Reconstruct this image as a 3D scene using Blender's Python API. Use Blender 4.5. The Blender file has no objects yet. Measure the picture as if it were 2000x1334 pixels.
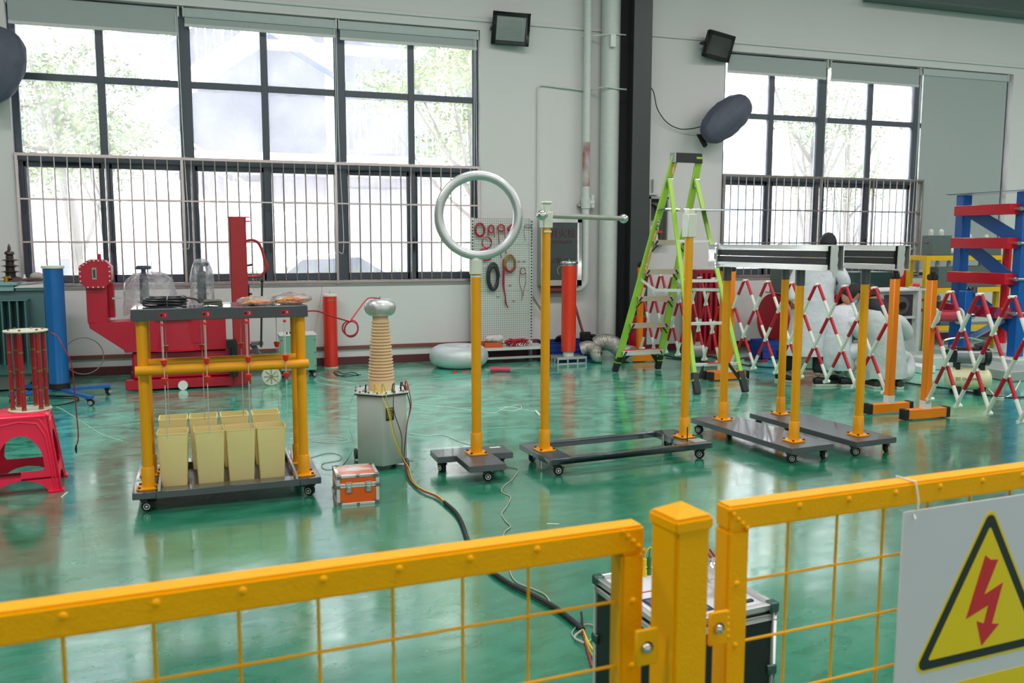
import bpy, bmesh, math, random
from mathutils import Vector, Matrix
random.seed(7)
SC = bpy.context.scene
COL = SC.collection
R = math.radians
# ---------------------------------------------------------------- camera
YAW, PITCH, ROLL, FPX, EYE = R(18.86), R(6.58), R(0.10), 1700.0, 1.6
_cy, _sy, _cp, _sp = math.cos(YAW), math.sin(YAW), math.cos(PITCH), math.sin(PITCH)
FWD = Vector((_sy*_cp, _cy*_cp, -_sp)); _rt = Vector((_cy, -_sy, 0)); _up = _rt.cross(FWD)
RT = _rt*math.cos(ROLL) + _up*math.sin(ROLL); UP = _up*math.cos(ROLL) - _rt*math.sin(ROLL)
cam_data = bpy.data.cameras.new('camera'); cam = bpy.data.objects.new('camera', cam_data); COL.objects.link(cam)
cam.matrix_world = Matrix(((RT.x, UP.x, -FWD.x, 0), (RT.y, UP.y, -FWD.y, 0), (RT.z, UP.z, -FWD.z, EYE), (0, 0, 0, 1)))
cam_data.sensor_width = 36.0; cam_data.lens = FPX*36/2000; cam_data.clip_start = 0.05; cam_data.clip_end = 200
cam_data.dof.use_dof = True; cam_data.dof.focus_distance = 7.0; cam_data.dof.aperture_fstop = 7.0
SC.camera = cam
# ---------------------------------------------------------------- world, lights, exposure
wd = bpy.data.worlds.new('sky'); SC.world = wd; wd.use_nodes = True
bg = wd.node_tree.nodes['Background']; bg.inputs[0].default_value = (0.93, 0.97, 1.0, 1); bg.inputs[1].default_value = 24.0
def area(name, loc, rot, sx, sy, power, col=(1, 1, 1)):
    l = bpy.data.lights.new(name, 'AREA'); l.shape = 'RECTANGLE'; l.size = sx; l.size_y = sy; l.energy = power; l.color = col
    o = bpy.data.objects.new(name, l); o.location = loc; o.rotation_euler = rot; COL.objects.link(o); return o
for lx in (-4.0, 3.0, 10.0, 16.5):  # rightmost column added to brighten the right of the back wall
    for ly in (0.5, 6.0):
        area('ceiling_lamp', (lx, ly, 6.3), (0, 0, 0), 4.5, 1.2, 160, (1.0, 0.965, 0.965))
area('rear_fill_light', (4.0, -5.6, 3.2), (R(90), 0, 0), 22, 3.2, 190, (1.0, 0.97, 0.98))  # added fill from behind the camera; no windows are built there
vs = SC.view_settings; vs.view_transform = 'Standard'; vs.look = 'None'; vs.exposure = 0.30; vs.gamma = 1.0; vs.use_curve_mapping = False
try:
    SC.cycles.use_denoising = True; SC.cycles.denoiser = 'OPENIMAGEDENOISE'
    SC.cycles.max_bounces = 8; SC.cycles.diffuse_bounces = 3; SC.cycles.glossy_bounces = 4
    SC.cycles.transparent_max_bounces = 24; SC.cycles.transmission_bounces = 6
    SC.cycles.caustics_reflective = False; SC.cycles.caustics_refractive = False
    SC.cycles.sample_clamp_indirect = 4.0
except Exception: pass
# ---------------------------------------------------------------- measuring helpers (pixel ray -> point in the room)
def ray(px, py): return FWD + RT*((px-1000)/FPX) - UP*((py-667)/FPX)
def FP(px, py, z=0.0):
    d = ray(px, py); t = (z-EYE)/d.z; return Vector((d.x*t, d.y*t, z))
def WP(px, py, Y):
    d = ray(px, py); t = Y/d.y; return Vector((d.x*t, Y, EYE+d.z*t))
# ---------------------------------------------------------------- materials
def lin(c):
    return tuple(((v/255)/12.92 if v/255 <= 0.04045 else ((v/255+0.055)/1.055)**2.4) for v in c)
MATS = {}
def mat(name, rgb, rough=0.5, metal=0.0, var=0.06, scale=18.0, bump=0.0, bscale=None, coat=0.0, spec=0.5, rgb2=None, emit=0.0, stretch=None, bdist=0.01):
    if name in MATS: return MATS[name]
    m = bpy.data.materials.new(name); m.use_nodes = True; nt = m.node_tree; N = nt.nodes; L = nt.links
    b = N['Principled BSDF']; c = lin(rgb)
    tc = N.new('ShaderNodeTexCoord'); src = tc.outputs['Object']
    if stretch:
        mp = N.new('ShaderNodeMapping'); mp.inputs['Scale'].default_value = stretch; L.new(src, mp.inputs[0]); src = mp.outputs[0]
    nz = N.new('ShaderNodeTexNoise'); nz.inputs['Scale'].default_value = scale; nz.inputs['Detail'].default_value = 4; L.new(src, nz.inputs['Vector'])
    mx = N.new('ShaderNodeMix'); mx.data_type = 'RGBA'
    c2 = lin(rgb2) if rgb2 else tuple(min(1, v*(1+var*2)) for v in c); c1 = c if rgb2 else tuple(v*(1-var) for v in c)
    mx.inputs['A'].default_value = (*c1, 1); mx.inputs['B'].default_value = (*c2, 1)
    if rgb2:
        cr = N.new('ShaderNodeMapRange'); cr.inputs['From Min'].default_value = 0.42; cr.inputs['From Max'].default_value = 0.62
        L.new(nz.outputs['Fac'], cr.inputs['Value']); L.new(cr.outputs['Result'], mx.inputs['Factor'])
    else: L.new(nz.outputs['Fac'], mx.inputs['Factor'])
    L.new(mx.outputs['Result'], b.inputs['Base Color'])
    b.inputs['Roughness'].default_value = rough; b.inputs['Metallic'].default_value = metal
    b.inputs['Coat Weight'].default_value = coat; b.inputs['Specular IOR Level'].default_value = spec
    if emit: b.inputs['Emission Color'].default_value = (*c, 1); b.inputs['Emission Strength'].default_value = emit
    if bump:
        bp = N.new('ShaderNodeBump'); bp.inputs['Strength'].default_value = bump; bp.inputs['Distance'].default_value = bdist
        n2 = N.new('ShaderNodeTexNoise'); n2.inputs['Scale'].default_value = bscale or scale*3; n2.inputs['Detail'].default_value = 5
        L.new(src, n2.inputs['Vector']); L.new(n2.outputs['Fac'], bp.inputs['Height']); L.new(bp.outputs['Normal'], b.inputs['Normal'])
    MATS[name] = m; return m
def clear_mat(name, tint=(1, 1, 1), haze=0.06, gloss=0.25, rough=0.02, hazecol=(0.9, 0.9, 0.9), bump=0.0):
    """thin clear sheet: see-through, a fresnel mirror, and a little haze"""
    if name in MATS: return MATS[name]
    m = bpy.data.materials.new(name); m.use_nodes = True; nt = m.node_tree; N = nt.nodes; L = nt.links
    N.remove(N['Principled BSDF']); out = N['Material Output']
    tr = N.new('ShaderNodeBsdfTransparent'); tr.inputs[0].default_value = (*tint, 1)
    gl = N.new('ShaderNodeBsdfGlossy'); gl.inputs['Roughness'].default_value = rough
    fr = N.new('ShaderNodeFresnel'); fr.inputs['IOR'].default_value = 1.45
    ml = N.new('ShaderNodeMath'); ml.operation = 'MULTIPLY'; ml.inputs[1].default_value = gloss*4
    L.new(fr.outputs[0], ml.inputs[0])
    m1 = N.new('ShaderNodeMixShader'); L.new(ml.outputs[0], m1.inputs[0]); L.new(tr.outputs[0], m1.inputs[1]); L.new(gl.outputs[0], m1.inputs[2])
    df = N.new('ShaderNodeBsdfDiffuse'); df.inputs[0].default_value = (*hazecol, 1)
    tl = N.new('ShaderNodeBsdfTranslucent'); tl.inputs[0].default_value = (*hazecol, 1)
    md = N.new('ShaderNodeMixShader'); md.inputs[0].default_value = 0.6; L.new(df.outputs[0], md.inputs[1]); L.new(tl.outputs[0], md.inputs[2])
    tc = N.new('ShaderNodeTexCoord'); nz = N.new('ShaderNodeTexNoise'); nz.inputs['Scale'].default_value = 9 if bump else 2; nz.inputs['Detail'].default_value = 6
    L.new(tc.outputs['Object'], nz.inputs['Vector'])
    mr = N.new('ShaderNodeMapRange'); mr.inputs['From Min'].default_value = 0.3; mr.inputs['From Max'].default_value = 0.7
    mr.inputs['To Min'].default_value = haze*0.5; mr.inputs['To Max'].default_value = haze*1.5
    L.new(nz.outputs['Fac'], mr.inputs['Value'])
    m2 = N.new('ShaderNodeMixShader'); L.new(mr.outputs[0], m2.inputs[0]); L.new(m1.outputs[0], m2.inputs[1]); L.new(md.outputs[0], m2.inputs[2])
    if bump:
        bp = N.new('ShaderNodeBump'); bp.inputs['Strength'].default_value = bump; bp.inputs['Distance'].default_value = 0.02
        L.new(nz.outputs['Fac'], bp.inputs['Height']); L.new(bp.outputs['Normal'], gl.inputs['Normal']); L.new(bp.outputs['Normal'], df.inputs['Normal'])
    L.new(m2.outputs[0], out.inputs['Surface'])
    MATS[name] = m; return m
# ---------------------------------------------------------------- mesh builder
def frame_of(d):
    d = Vector(d).normalized(); a = Vector((0, 0, 1)) if abs(d.z) < 0.9 else Vector((1, 0, 0))
    u = a.cross(d).normalized(); return u, d.cross(u).normalized(), d
class MB:
    def __init__(s): s.v = []; s.f = []; s.m = []
    def add(s, vs, fs, m=0):
        b = len(s.v); s.v += [Vector(v) for v in vs]; s.f += [[b+i for i in f] for f in fs]; s.m += [m]*len(fs); return s
    def box(s, c, d, rz=0.0, m=0, M=None):
        c = Vector(c); x, y, z = d[0]/2, d[1]/2, d[2]/2
        vs = [Vector((a*x, b*y, e*z)) for e in (-1, 1) for b in (-1, 1) for a in (-1, 1)]
        if rz: rot = Matrix.Rotation(rz, 3, 'Z'); vs = [rot @ v for v in vs]
        if M is not None: vs = [M @ v for v in vs]
        return s.add([v+c for v in vs], [(0, 2, 3, 1), (4, 5, 7, 6), (0, 1, 5, 4), (2, 6, 7, 3), (0, 4, 6, 2), (1, 3, 7, 5)], m)
    def b2(s, a, b, m=0):
        return s.box([(a[i]+b[i])/2 for i in range(3)], [abs(b[i]-a[i]) for i in range(3)], m=m)
    def bar(s, p0, p1, w, h, m=0, up=(0, 0, 1)):
        p0 = Vector(p0); p1 = Vector(p1); d = (p1-p0); L = d.length; d.normalize(); up = Vector(up)
        if abs(d.dot(up)) > 0.98: up = Vector((0, 1, 0))
        u = d.cross(up).normalized(); v = u.cross(d).normalized()
        vs = [p + u*(a*w/2) + v*(b*h/2) for p in (p0, p1) for a, b in ((-1, -1), (1, -1), (1, 1), (-1, 1))]
        return s.add(vs, [(3, 2, 1, 0), (4, 5, 6, 7), (0, 1, 5, 4), (1, 2, 6, 5), (2, 3, 7, 6), (3, 0, 4, 7)], m)
    def cyl(s, p0, p1, r0, r1=None, n=16, m=0, cap=True, mcap=None):
        r1 = r0 if r1 is None else r1; p0 = Vector(p0); p1 = Vector(p1); u, v, d = frame_of(p1-p0)
        vs = []
        for p, r in ((p0, r0), (p1, r1)):
            vs += [p + (u*math.cos(2*math.pi*i/n)+v*math.sin(2*math.pi*i/n))*r for i in range(n)]
        s.add(vs, [(i, (i+1) % n, n+(i+1) % n, n+i) for i in range(n)], m)
        if cap:
            s.add(vs[:n], [tuple(range(n))[::-1]], m if mcap is None else mcap); s.add(vs[n:], [tuple(range(n))], m if mcap is None else mcap)
        return s
    def tube(s, pts, r, n=8, closed=False, m=0):
        P = [Vector(p) for p in pts]; k = len(P); rr = r if isinstance(r, (list, tuple)) else [r]*k
        T = []
        for i in range(k):
            a = P[(i-1) % k] if (closed or i > 0) else P[i]; b = P[(i+1) % k] if (closed or i < k-1) else P[i]
            t = (b-a); T.append(t.normalized() if t.length > 1e-9 else Vector((0, 0, 1)))
        u, v, _ = frame_of(T[0]); base = len(s.v); vs = []
        for i in range(k):
            u = (u - T[i]*u.dot(T[i])); u = u.normalized() if u.length > 1e-6 else frame_of(T[i])[0]; v = T[i].cross(u)
            vs += [P[i] + (u*math.cos(2*math.pi*j/n)+v*math.sin(2*math.pi*j/n))*rr[i] for j in range(n)]
        fs = []
        for i in range(k if closed else k-1):
            a = i*n; b = ((i+1) % k)*n
            fs += [(a+j, a+(j+1) % n, b+(j+1) % n, b+j) for j in range(n)]
        if not closed: fs += [tuple(range(n))[::-1], tuple(range((k-1)*n, k*n))]
        return s.add(vs, fs, m)
    def lathe(s, prof, c=(0, 0, 0), n=24, m=0, axis=None, sx=1, sy=1):
        c = Vector(c); u, v, d = (Vector((1, 0, 0)), Vector((0, 1, 0)), Vector((0, 0, 1))) if axis is None else frame_of(axis)
        vs = []
        for r, z in prof:
            vs += [c + u*(math.cos(2*math.pi*i/n)*r*sx) + v*(math.sin(2*math.pi*i/n)*r*sy) + d*z for i in range(n)]
        k = len(prof); fs = [(a*n+i, a*n+(i+1) % n, (a+1)*n+(i+1) % n, (a+1)*n+i) for a in range(k-1) for i in range(n)]
        if prof[0][0] > 1e-6: fs.append(tuple(range(n))[::-1])
        if prof[-1][0] > 1e-6: fs.append(tuple(range((k-1)*n, k*n)))
        return s.add(vs, fs, m)
    def ball(s, c, r, m=0, n=16, k=8, sx=1, sy=1, sz=1):
        return s.lathe([(max(1e-7, r*math.sin(math.pi*i/k)), -r*sz*math.cos(math.pi*i/k)) for i in range(k+1)], c, n, m, sx=sx, sy=sy)
    def torus(s, c, Rr, r, axis=(0, 0, 1), n=40, k=12, m=0, sz=1.0):
        c = Vector(c); u, v, d = frame_of(axis); vs = []
        for i in range(n):
            a = 2*math.pi*i/n; e = u*math.cos(a)+v*math.sin(a)
            for j in range(k):
                b = 2*math.pi*j/k; vs.append(c + e*(Rr+r*math.cos(b)) + d*(r*sz*math.sin(b)))
        return s.add(vs, [(i*k+j, ((i+1) % n)*k+j, ((i+1) % n)*k+(j+1) % k, i*k+(j+1) % k) for i in range(n) for j in range(k)], m)
    def prism(s, poly, o, u, v, w, m=0, mside=None):
        """poly in (u,v) plane at o, pushed along w"""
        o = Vector(o); u = Vector(u); v = Vector(v); w = Vector(w); n = len(poly)
        a = [o+u*p[0]+v*p[1] for p in poly]; b = [p+w for p in a]
        s.add(a+b, [tuple(range(n))[::-1], tuple(range(n, 2*n))], m)
        return s.add(a+b, [(i, (i+1) % n, n+(i+1) % n, n+i) for i in range(n)], m if mside is None else mside)
    def build(s, name, mats, parent=None, bev=0.0, smooth=True, w=False, kind=None, seg=1):
        me = bpy.data.meshes.new(name)
        vs = s.v
        if w and parent is not None:
            q = parent
            while q.parent: q = q.parent
            inv = (Matrix.Translation(q.location) @ Matrix.Rotation(q.rotation_euler.z, 4, 'Z')).inverted(); vs = [inv @ v for v in vs]
        me.from_pydata([tuple(v) for v in vs], [], s.f)
        for mm in (mats if isinstance(mats, (list, tuple)) else [mats]): me.materials.append(mm)
        me.polygons.foreach_set('material_index', s.m)
        bm = bmesh.new(); bm.from_mesh(me); bmesh.ops.remove_doubles(bm, verts=bm.verts, dist=1e-6)
        bmesh.ops.recalc_face_normals(bm, faces=bm.faces)
        if bev > 0:
            es = [e for e in bm.edges if len(e.link_faces) == 2 and e.calc_face_angle(0) > R(50)]
            if es: bmesh.ops.bevel(bm, geom=es, offset=bev, segments=seg, affect='EDGES', clamp_overlap=True)
        bm.to_mesh(me); bm.free()
        if smooth:
            me.polygons.foreach_set('use_smooth', [True]*len(me.polygons)); me.set_sharp_from_angle(angle=R(38))
        me.update(); o = bpy.data.objects.new(name, me); COL.objects.link(o)
        if parent is not None: o.parent = parent
        if kind: o['kind'] = kind
        return o
def each(mb, name, mats, parent, **kw):
    """link every separate piece of the builder as an object of its own"""
    key = {}; rep = []
    for i, v in enumerate(mb.v):
        k = (round(v.x, 5), round(v.y, 5), round(v.z, 5)); rep.append(key.setdefault(k, i))
    par = list(range(len(mb.v)))
    def find(a):
        while par[a] != a: par[a] = par[par[a]]; a = par[a]
        return a
    for f in mb.f:
        a = find(rep[f[0]])
        for i in f[1:]: par[find(rep[i])] = a; a = find(a)
    groups = {}
    for j, f in enumerate(mb.f): groups.setdefault(find(rep[f[0]]), []).append(j)
    out = []
    for g in groups.values():
        p = MB(); ids = sorted({i for j in g for i in mb.f[j]}); mp = {a: b for b, a in enumerate(ids)}
        p.v = [mb.v[i] for i in ids]; p.f = [[mp[i] for i in mb.f[j]] for j in g]; p.m = [mb.m[j] for j in g]
        out.append(p.build(name, mats, parent, **kw))
    return out
def tag(o, label, cat, group=None):
    o['label'] = label; o['category'] = cat
    if group: o['group'] = group
    return o
def thing(name, label, cat, loc=(0, 0, 0), rz=0.0, group=None):
    o = bpy.data.objects.new(name, None); o.empty_display_size = 0.1; COL.objects.link(o); o.location = loc; o.rotation_euler = (0, 0, rz)
    return tag(o, label, cat, group)
def copy_tree(o, parent=None):
    c = o.copy(); COL.objects.link(c); c.parent = parent
    for ch in [x for x in bpy.data.objects if x.parent == o]: copy_tree(ch, c)
    return c
def dup(o, loc, rz=None, label=None, group=None):
    c = copy_tree(o); c.location = loc
    if rz is not None: c.rotation_euler = (0, 0, rz)
    if label: c['label'] = label
    if group: c['group'] = group
    return c
def spline(pts, n=8, closed=False):
    P = [Vector(p) for p in pts]; k = len(P); out = []
    for i in range(k if closed else k-1):
        g = lambda j: P[j % k] if closed else P[max(0, min(k-1, j))]
        p0, p1, p2, p3 = g(i-1), g(i), g(i+1), g(i+2)
        for j in range(n):
            t = j/n; out.append(0.5*((2*p1)+(p2-p0)*t+(2*p0-5*p1+4*p2-p3)*t*t+(3*p1-p0-3*p2+p3)*t*t*t))
    if not closed: out.append(P[-1])
    return out
def text_mesh(name, body, size, mat_, parent, loc, rot, depth=0.0006, align='CENTER'):
    cu = bpy.data.curves.new(name, 'FONT'); cu.body = body; cu.size = size; cu.extrude = depth; cu.align_x = align; cu.align_y = 'CENTER'
    t = bpy.data.objects.new(name+'_tmp', cu); COL.objects.link(t)
    dg = bpy.context.evaluated_depsgraph_get(); me = bpy.data.meshes.new_from_object(t.evaluated_get(dg))
    bpy.data.objects.remove(t); me.materials.clear(); me.materials.append(mat_)
    o = bpy.data.objects.new(name, me); COL.objects.link(o); o.parent = parent; o.location = loc; o.rotation_euler = rot; return o
# common materials
M_YEL = mat('yellow_paint', (240, 160, 0), 0.32, var=0.05, scale=6, spec=0.5)
M_FEN = mat('fence_yellow_paint', (252, 174, 0), 0.42, var=0.03, spec=0.2, scale=30, bump=0.15, bscale=260)
M_ORA = mat('orange_yellow_paint', (248, 132, 6), 0.35, var=0.05, scale=8)
M_DK = mat('charcoal_powder_coat', (62, 67, 74), 0.30, var=0.08, scale=12, bump=0.05, bscale=200, coat=0.9)
M_BLK = mat('black_rubber', (18, 18, 20), 0.6, var=0.1)
M_BLKG = mat('black_gloss_plastic', (22, 23, 26), 0.3)
M_WHT = mat('white_plastic', (226, 226, 220), 0.4)
M_NYL = mat('milky_nylon', (222, 224, 208), 0.45, var=0.03)
M_CHR = mat('polished_steel', (205, 208, 208), 0.16, 1.0, var=0.03)
M_STL = mat('brushed_steel', (190, 190, 186), 0.34, 1.0, var=0.06, scale=40)
M_ALU = mat('spun_aluminium', (204, 206, 206), 0.40, 0.8, var=0.04, scale=10)
M_BOLT = mat('dull_zinc', (150, 140, 120), 0.4, 0.9)
M_GRYC = mat('grey_cable', (170, 166, 158), 0.5)
M_WCAB = mat('white_cable', (225, 228, 222), 0.45)
M_REDC = mat('red_cable', (186, 22, 44), 0.4)
# ================================================================ THE ROOM
D = 11.32
def wall_mat(name, rgb):
    m = mat(name, rgb, 0.75, var=0.02, scale=1.3, bump=0.06, bscale=30); return m
M_WALL = wall_mat('white_wall_plaster', (218, 213, 212))
M_CEIL = mat('ceiling_sheet', (196, 198, 198), 0.8)
def floor_mat():
    m = bpy.data.materials.new('green_epoxy_floor'); m.use_nodes = True; nt = m.node_tree; N = nt.nodes; L = nt.links; b = N['Principled BSDF']
    tc = N.new('ShaderNodeTexCoord')
    def noise(sc, det, stretch=(1, 1, 1), rough=0.5, dist=0.0):
        mp = N.new('ShaderNodeMapping'); mp.inputs['Scale'].default_value = stretch; L.new(tc.outputs['Object'], mp.inputs[0])
        n = N.new('ShaderNodeTexNoise'); n.inputs['Scale'].default_value = sc; n.inputs['Detail'].default_value = det
        n.inputs['Roughness'].default_value = rough; n.inputs['Distortion'].default_value = dist; L.new(mp.outputs[0], n.inputs['Vector']); return n.outputs['Fac']
    def rng(v, a, b_, c=0.0, d=1.0):
        r = N.new('ShaderNodeMapRange'); r.inputs['From Min'].default_value = a; r.inputs['From Max'].default_value = b_
        r.inputs['To Min'].default_value = c; r.inputs['To Max'].default_value = d; L.new(v, r.inputs['Value']); return r.outputs['Result']
    def mixc(f, a, b_):
        x = N.new('ShaderNodeMix'); x.data_type = 'RGBA'; L.new(f, x.inputs['Factor'])
        for k, c in (('A', a), ('B', b_)):
            if isinstance(c, tuple): x.inputs[k].default_value = (*c, 1)
            else: L.new(c, x.inputs[k])
        return x.outputs['Result']
    g = mixc(rng(noise(1.1, 5, (1, 1.6, 1), 0.6, 0.8), 0.35, 0.65), lin((16, 104, 72)), lin((36, 124, 92)))
    sm = noise(2.6, 7, (1, 1.8, 1), 0.62, 1.6)
    sep = N.new('ShaderNodeSeparateXYZ'); L.new(tc.outputs['Object'], sep.inputs[0])
    worn = rng(sep.outputs['Y'], 5.2, 8.4, 0.12, 1.0)      # swirled scuffs, stronger far back where window light is put into the colour
    mu = N.new('ShaderNodeMath'); mu.operation = 'MULTIPLY'; L.new(rng(sm, 0.34, 0.60), mu.inputs[0]); L.new(worn, mu.inputs[1])
    g2 = mixc(mu.outputs[0], g, lin((104, 222, 190)))
    sc = noise(14, 6, (0.25, 2.4, 1), 0.75, 2.0); mu2 = N.new('ShaderNodeMath'); mu2.operation = 'MULTIPLY'; L.new(rng(sc, 0.62, 0.72), mu2.inputs[0]); mu2.inputs[1].default_value = 0.40
    g3 = mixc(mu2.outputs[0], g2, lin((150, 200, 184)))
    L.new(g3, b.inputs['Base Color'])
    L.new(rng(noise(5, 6, (1, 3, 1)), 0.3, 0.7, 0.12, 0.30), b.inputs['Roughness']); b.inputs['Specular IOR Level'].default_value = 0.7
    b.inputs['Coat Weight'].default_value = 1.0; b.inputs['Coat IOR'].default_value = 1.5; L.new(rng(noise(4, 6, (1, 2.5, 1)), 0.3, 0.7, 0.07, 0.20), b.inputs['Coat Roughness'])
    bp = N.new('ShaderNodeBump'); bp.inputs['Strength'].default_value = 0.06; bp.inputs['Distance'].default_value = 0.01
    L.new(noise(7, 5, (0.5, 2, 1)), bp.inputs['Height']); L.new(bp.outputs[0], b.inputs['Normal'])
    return m
MB().b2((-14, -6, -0.1), (24, D+0.24, 0)).build('floor', floor_mat(), kind='structure', smooth=False)
# back wall with its two window openings
W1 = (-2.105, 3.415); W2 = (7.13, 12.62); ZB, ZT = 1.05, 4.35
wb = MB()
for xa, xb, za, zb in ((-14, 24, 0, ZB), (-14, 24, ZT, 6.6), (-14, W1[0], ZB, ZT), (W1[1], W2[0], ZB, ZT), (W2[1], 24, ZB, ZT)):
    wb.b2((xa, D, za), (xb, D+0.24, zb))
wb.build('wall_back', M_WALL, kind='structure', smooth=False)
MB().b2((-14.2, -6.2, 0), (-14, D+0.24, 6.6)).build('wall_left', M_WALL, kind='structure', smooth=False)
MB().b2((24, -6.2, 0), (24.2, D+0.24, 6.6)).build('wall_right', M_WALL, kind='structure', smooth=False)
MB().b2((-14, -6.2, 0), (24, -6, 6.6)).build('wall_front', M_WALL, kind='structure', smooth=False)
MB().b2((-14.2, -6.2, 6.6), (24.2, D+0.3, 6.7)).build('ceiling', M_CEIL, kind='structure', smooth=False)
MB().b2((-14, D-0.012, 0), (24, D, 0.10)).build('baseboard_back', mat('maroon_skirting', (92, 38, 44), 0.5), kind='structure', bev=0.003)
MB().b2((-14, D-0.03, 0.20), (4.25, D-0.006, 0.245)).b2((-14, D-0.006, 0.21), (4.25, D, 0.235)).build('trim_1', mat('brown_earthing_bar', (122, 70, 60), 0.45), kind='structure')
MB().b2((-14, D-0.025, 4.455), (24, D, 4.50)).build('trim_2', M_WALL, kind='structure', bev=0.006)
tb = MB(); tb.b2((9.5, D-0.32, 5.23), (24, D-0.02, 5.25)); tb.b2((9.5, D-0.18, 5.25), (24, D-0.16, 5.60)); tb.b2((9.5, D-0.32, 5.60), (24, D-0.02, 5.62))
tb.build('trim_3', mat('grey_green_steel', (84, 100, 96), 0.5), kind='structure')
# windows: dark aluminium frames, panes, sills
M_FRM = mat('slate_window_frame', (74, 80, 90), 0.4, var=0.05)
M_GLS = clear_mat('hazed_window_glass', haze=0.075, gloss=0.22)  # white haze in the panes stands in for window glare
Yf = D+0.10
def window(idx, x0, x1, mulls):
    m = MB(); d = 0.07
    for xc, w in mulls: m.b2((xc-w/2, Yf, ZB), (xc+w/2, Yf+d, ZT))
    m.b2((x0, Yf, ZB), (x0+0.075, Yf+d, ZT)); m.b2((x1-0.075, Yf, ZB), (x1, Yf+d, ZT))
    for za, zb, yo in ((ZB, 1.10, 0.004), (ZT-0.07, ZT, 0.004), (3.42, 3.50, 0.004), (2.50, 2.60, -0.006)): m.b2((x0, Yf+yo, za), (x1, Yf+d, zb))
    xs = [x0+0.075]+[q for xc, w in mulls for q in (xc-w/2, xc+w/2)]+[x1-0.075]
    for i in range(0, len(xs), 2):
        a, b = xs[i], xs[i+1]; 
        m.b2((a, Yf+0.012, 1.10), (b, Yf+0.055, 1.19)); m.b2((a, Yf+0.012, 2.44), (b, Yf+0.055, 2.50))
        m.b2((a, Yf+0.012, 1.1), (a+0.03, Yf+0.055, 2.5)); m.b2((b-0.03, Yf+0.012, 1.1), (b, Yf+0.055, 2.5))
    f = m.build('window_%d' % idx, M_FRM, kind='structure', bev=0.004)
    for i in range(0, len(xs), 2):
        a, b = xs[i], xs[i+1]
        for za, zb in ((1.10, 2.50), (2.60, 3.42), (3.50, ZT-0.07)):
            MB().b2((a-0.01, Yf+0.030, za-0.01), (b+0.01, Yf+0.034, zb+0.01)).build('pane', M_GLS, f, smooth=False)
    # lever handles on the casements
    for xc, w in mulls[::2]:
        MB().b2((xc+0.005, Yf-0.02, 1.50), (xc+0.03, Yf+0.002, 1.64)).b2((xc+0.008, Yf-0.045, 1.62), (xc+0.026, Yf-0.018, 1.645)).b2((xc+0.008, Yf-0.05, 1.45), (xc+0.026, Yf-0.035, 1.645)).build('window_handle', M_BLKG, f, bev=0.003)
    MB().b2((x0, D-0.01, ZB-0.03), (x1, Yf, ZB)).build('window_sill', mat('grey_sill_stone', (150, 146, 142), 0.5), f, bev=0.004)
    return f
window(1, W1[0], W1[1], [(-1.17, 0.085), (-0.25, 0.15), (0.67, 0.085), (1.59, 0.14), (2.51, 0.085)])
window(2, W2[0], W2[1], [(8.02, 0.085), (8.93, 0.16), (9.84, 0.085), (10.76, 0.14), (11.68, 0.085)])
# stainless window grilles
def grille(x0, x1, label, posts):
    t = thing('window_grille', label, 'window grille', (x0, D-0.02, ZB))
    m = MB(); Z = ZB; h = 2.57-ZB
    for z in (0.03, h): m.b2((0, -0.014, z-0.018), (x1-x0, 0.014, z+0.018))
    for z in (1.58-ZB, 2.07-ZB): m.b2((0, -0.010, z-0.011), (x1-x0, 0.010, z+0.011))
    for x in posts: m.b2((x-x0-0.016, -0.016, 0), (x-x0+0.016, 0.016, h))
    m.build('grille_frame', M_SS, t, bev=0.003)
    n = int((x1-x0)/0.131); b0 = None
    for i in range(1, n):
        x = i*(x1-x0)/n
        if any(abs(x+x0-p) < 0.045 for p in posts): continue
        if b0 is None: b0 = MB().cyl((0, 0, 0.03), (0, 0, h-0.01), 0.0098, n=8).build('bar', M_SS, t); b0.location.x = x
        else:
            c = b0.copy(); COL.objects.link(c); c.location.x = x
    return t
M_SS = mat('stainless_tube', (188, 176, 172), 0.25, 0.9, var=0.05)
grille(W1[0]+0.01, W1[1]-0.01, 'stainless steel bar grille across the lower half of the wide left window', [W1[0]+0.03, -0.32, 1.50, W1[1]-0.03])
grille(W2[0]+0.01, 10.85, 'stainless steel bar grille across the right window behind the blue rack', [W2[0]+0.03, 8.86, 9.86, 10.83])
# roller blinds
M_BLD = mat('grey_blind_fabric', (168, 172, 172), 0.8, var=0.03, scale=60, bump=0.05)
M_BAR = mat('pale_blind_rail', (200, 200, 196), 0.4)
def blind(x0, x1, zbot, label, cassette=True):
    t = thing('roller_blind', label, 'blind', ((x0+x1)/2, D+0.045, ZT)); w = x1-x0; dz = zbot-ZT
    MB().cyl((-w/2+0.01, 0, -0.06), (w/2-0.01, 0, -0.06), 0.028, n=14).build('roller_tube', M_BLD, t)
    if cassette: MB().b2((-w/2, -0.035, -0.115), (w/2, -0.03, -0.02)).b2((-w/2, -0.04, -0.125), (w/2, -0.026, -0.108)).build('headrail', mat('blind_headrail', (176, 182, 182), 0.45), t, bev=0.003)
    MB().b2((-w/2+0.015, -0.026, dz), (w/2-0.015, -0.0235, -0.05)).build('fabric', M_BLD, t)
    MB().b2((-w/2+0.012, -0.034, dz-0.015), (w/2-0.012, -0.016, dz+0.022)).build('bottom_rail', M_BAR, t, bev=0.004)
    MB().b2((w/2-0.012, -0.045, -0.12), (w/2+0.006, 0.03, -0.01)).b2((-w/2-0.006, -0.045, -0.12), (-w/2+0.006, 0.03, -0.01)).build('bracket', M_BAR, t)
    return t
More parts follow.
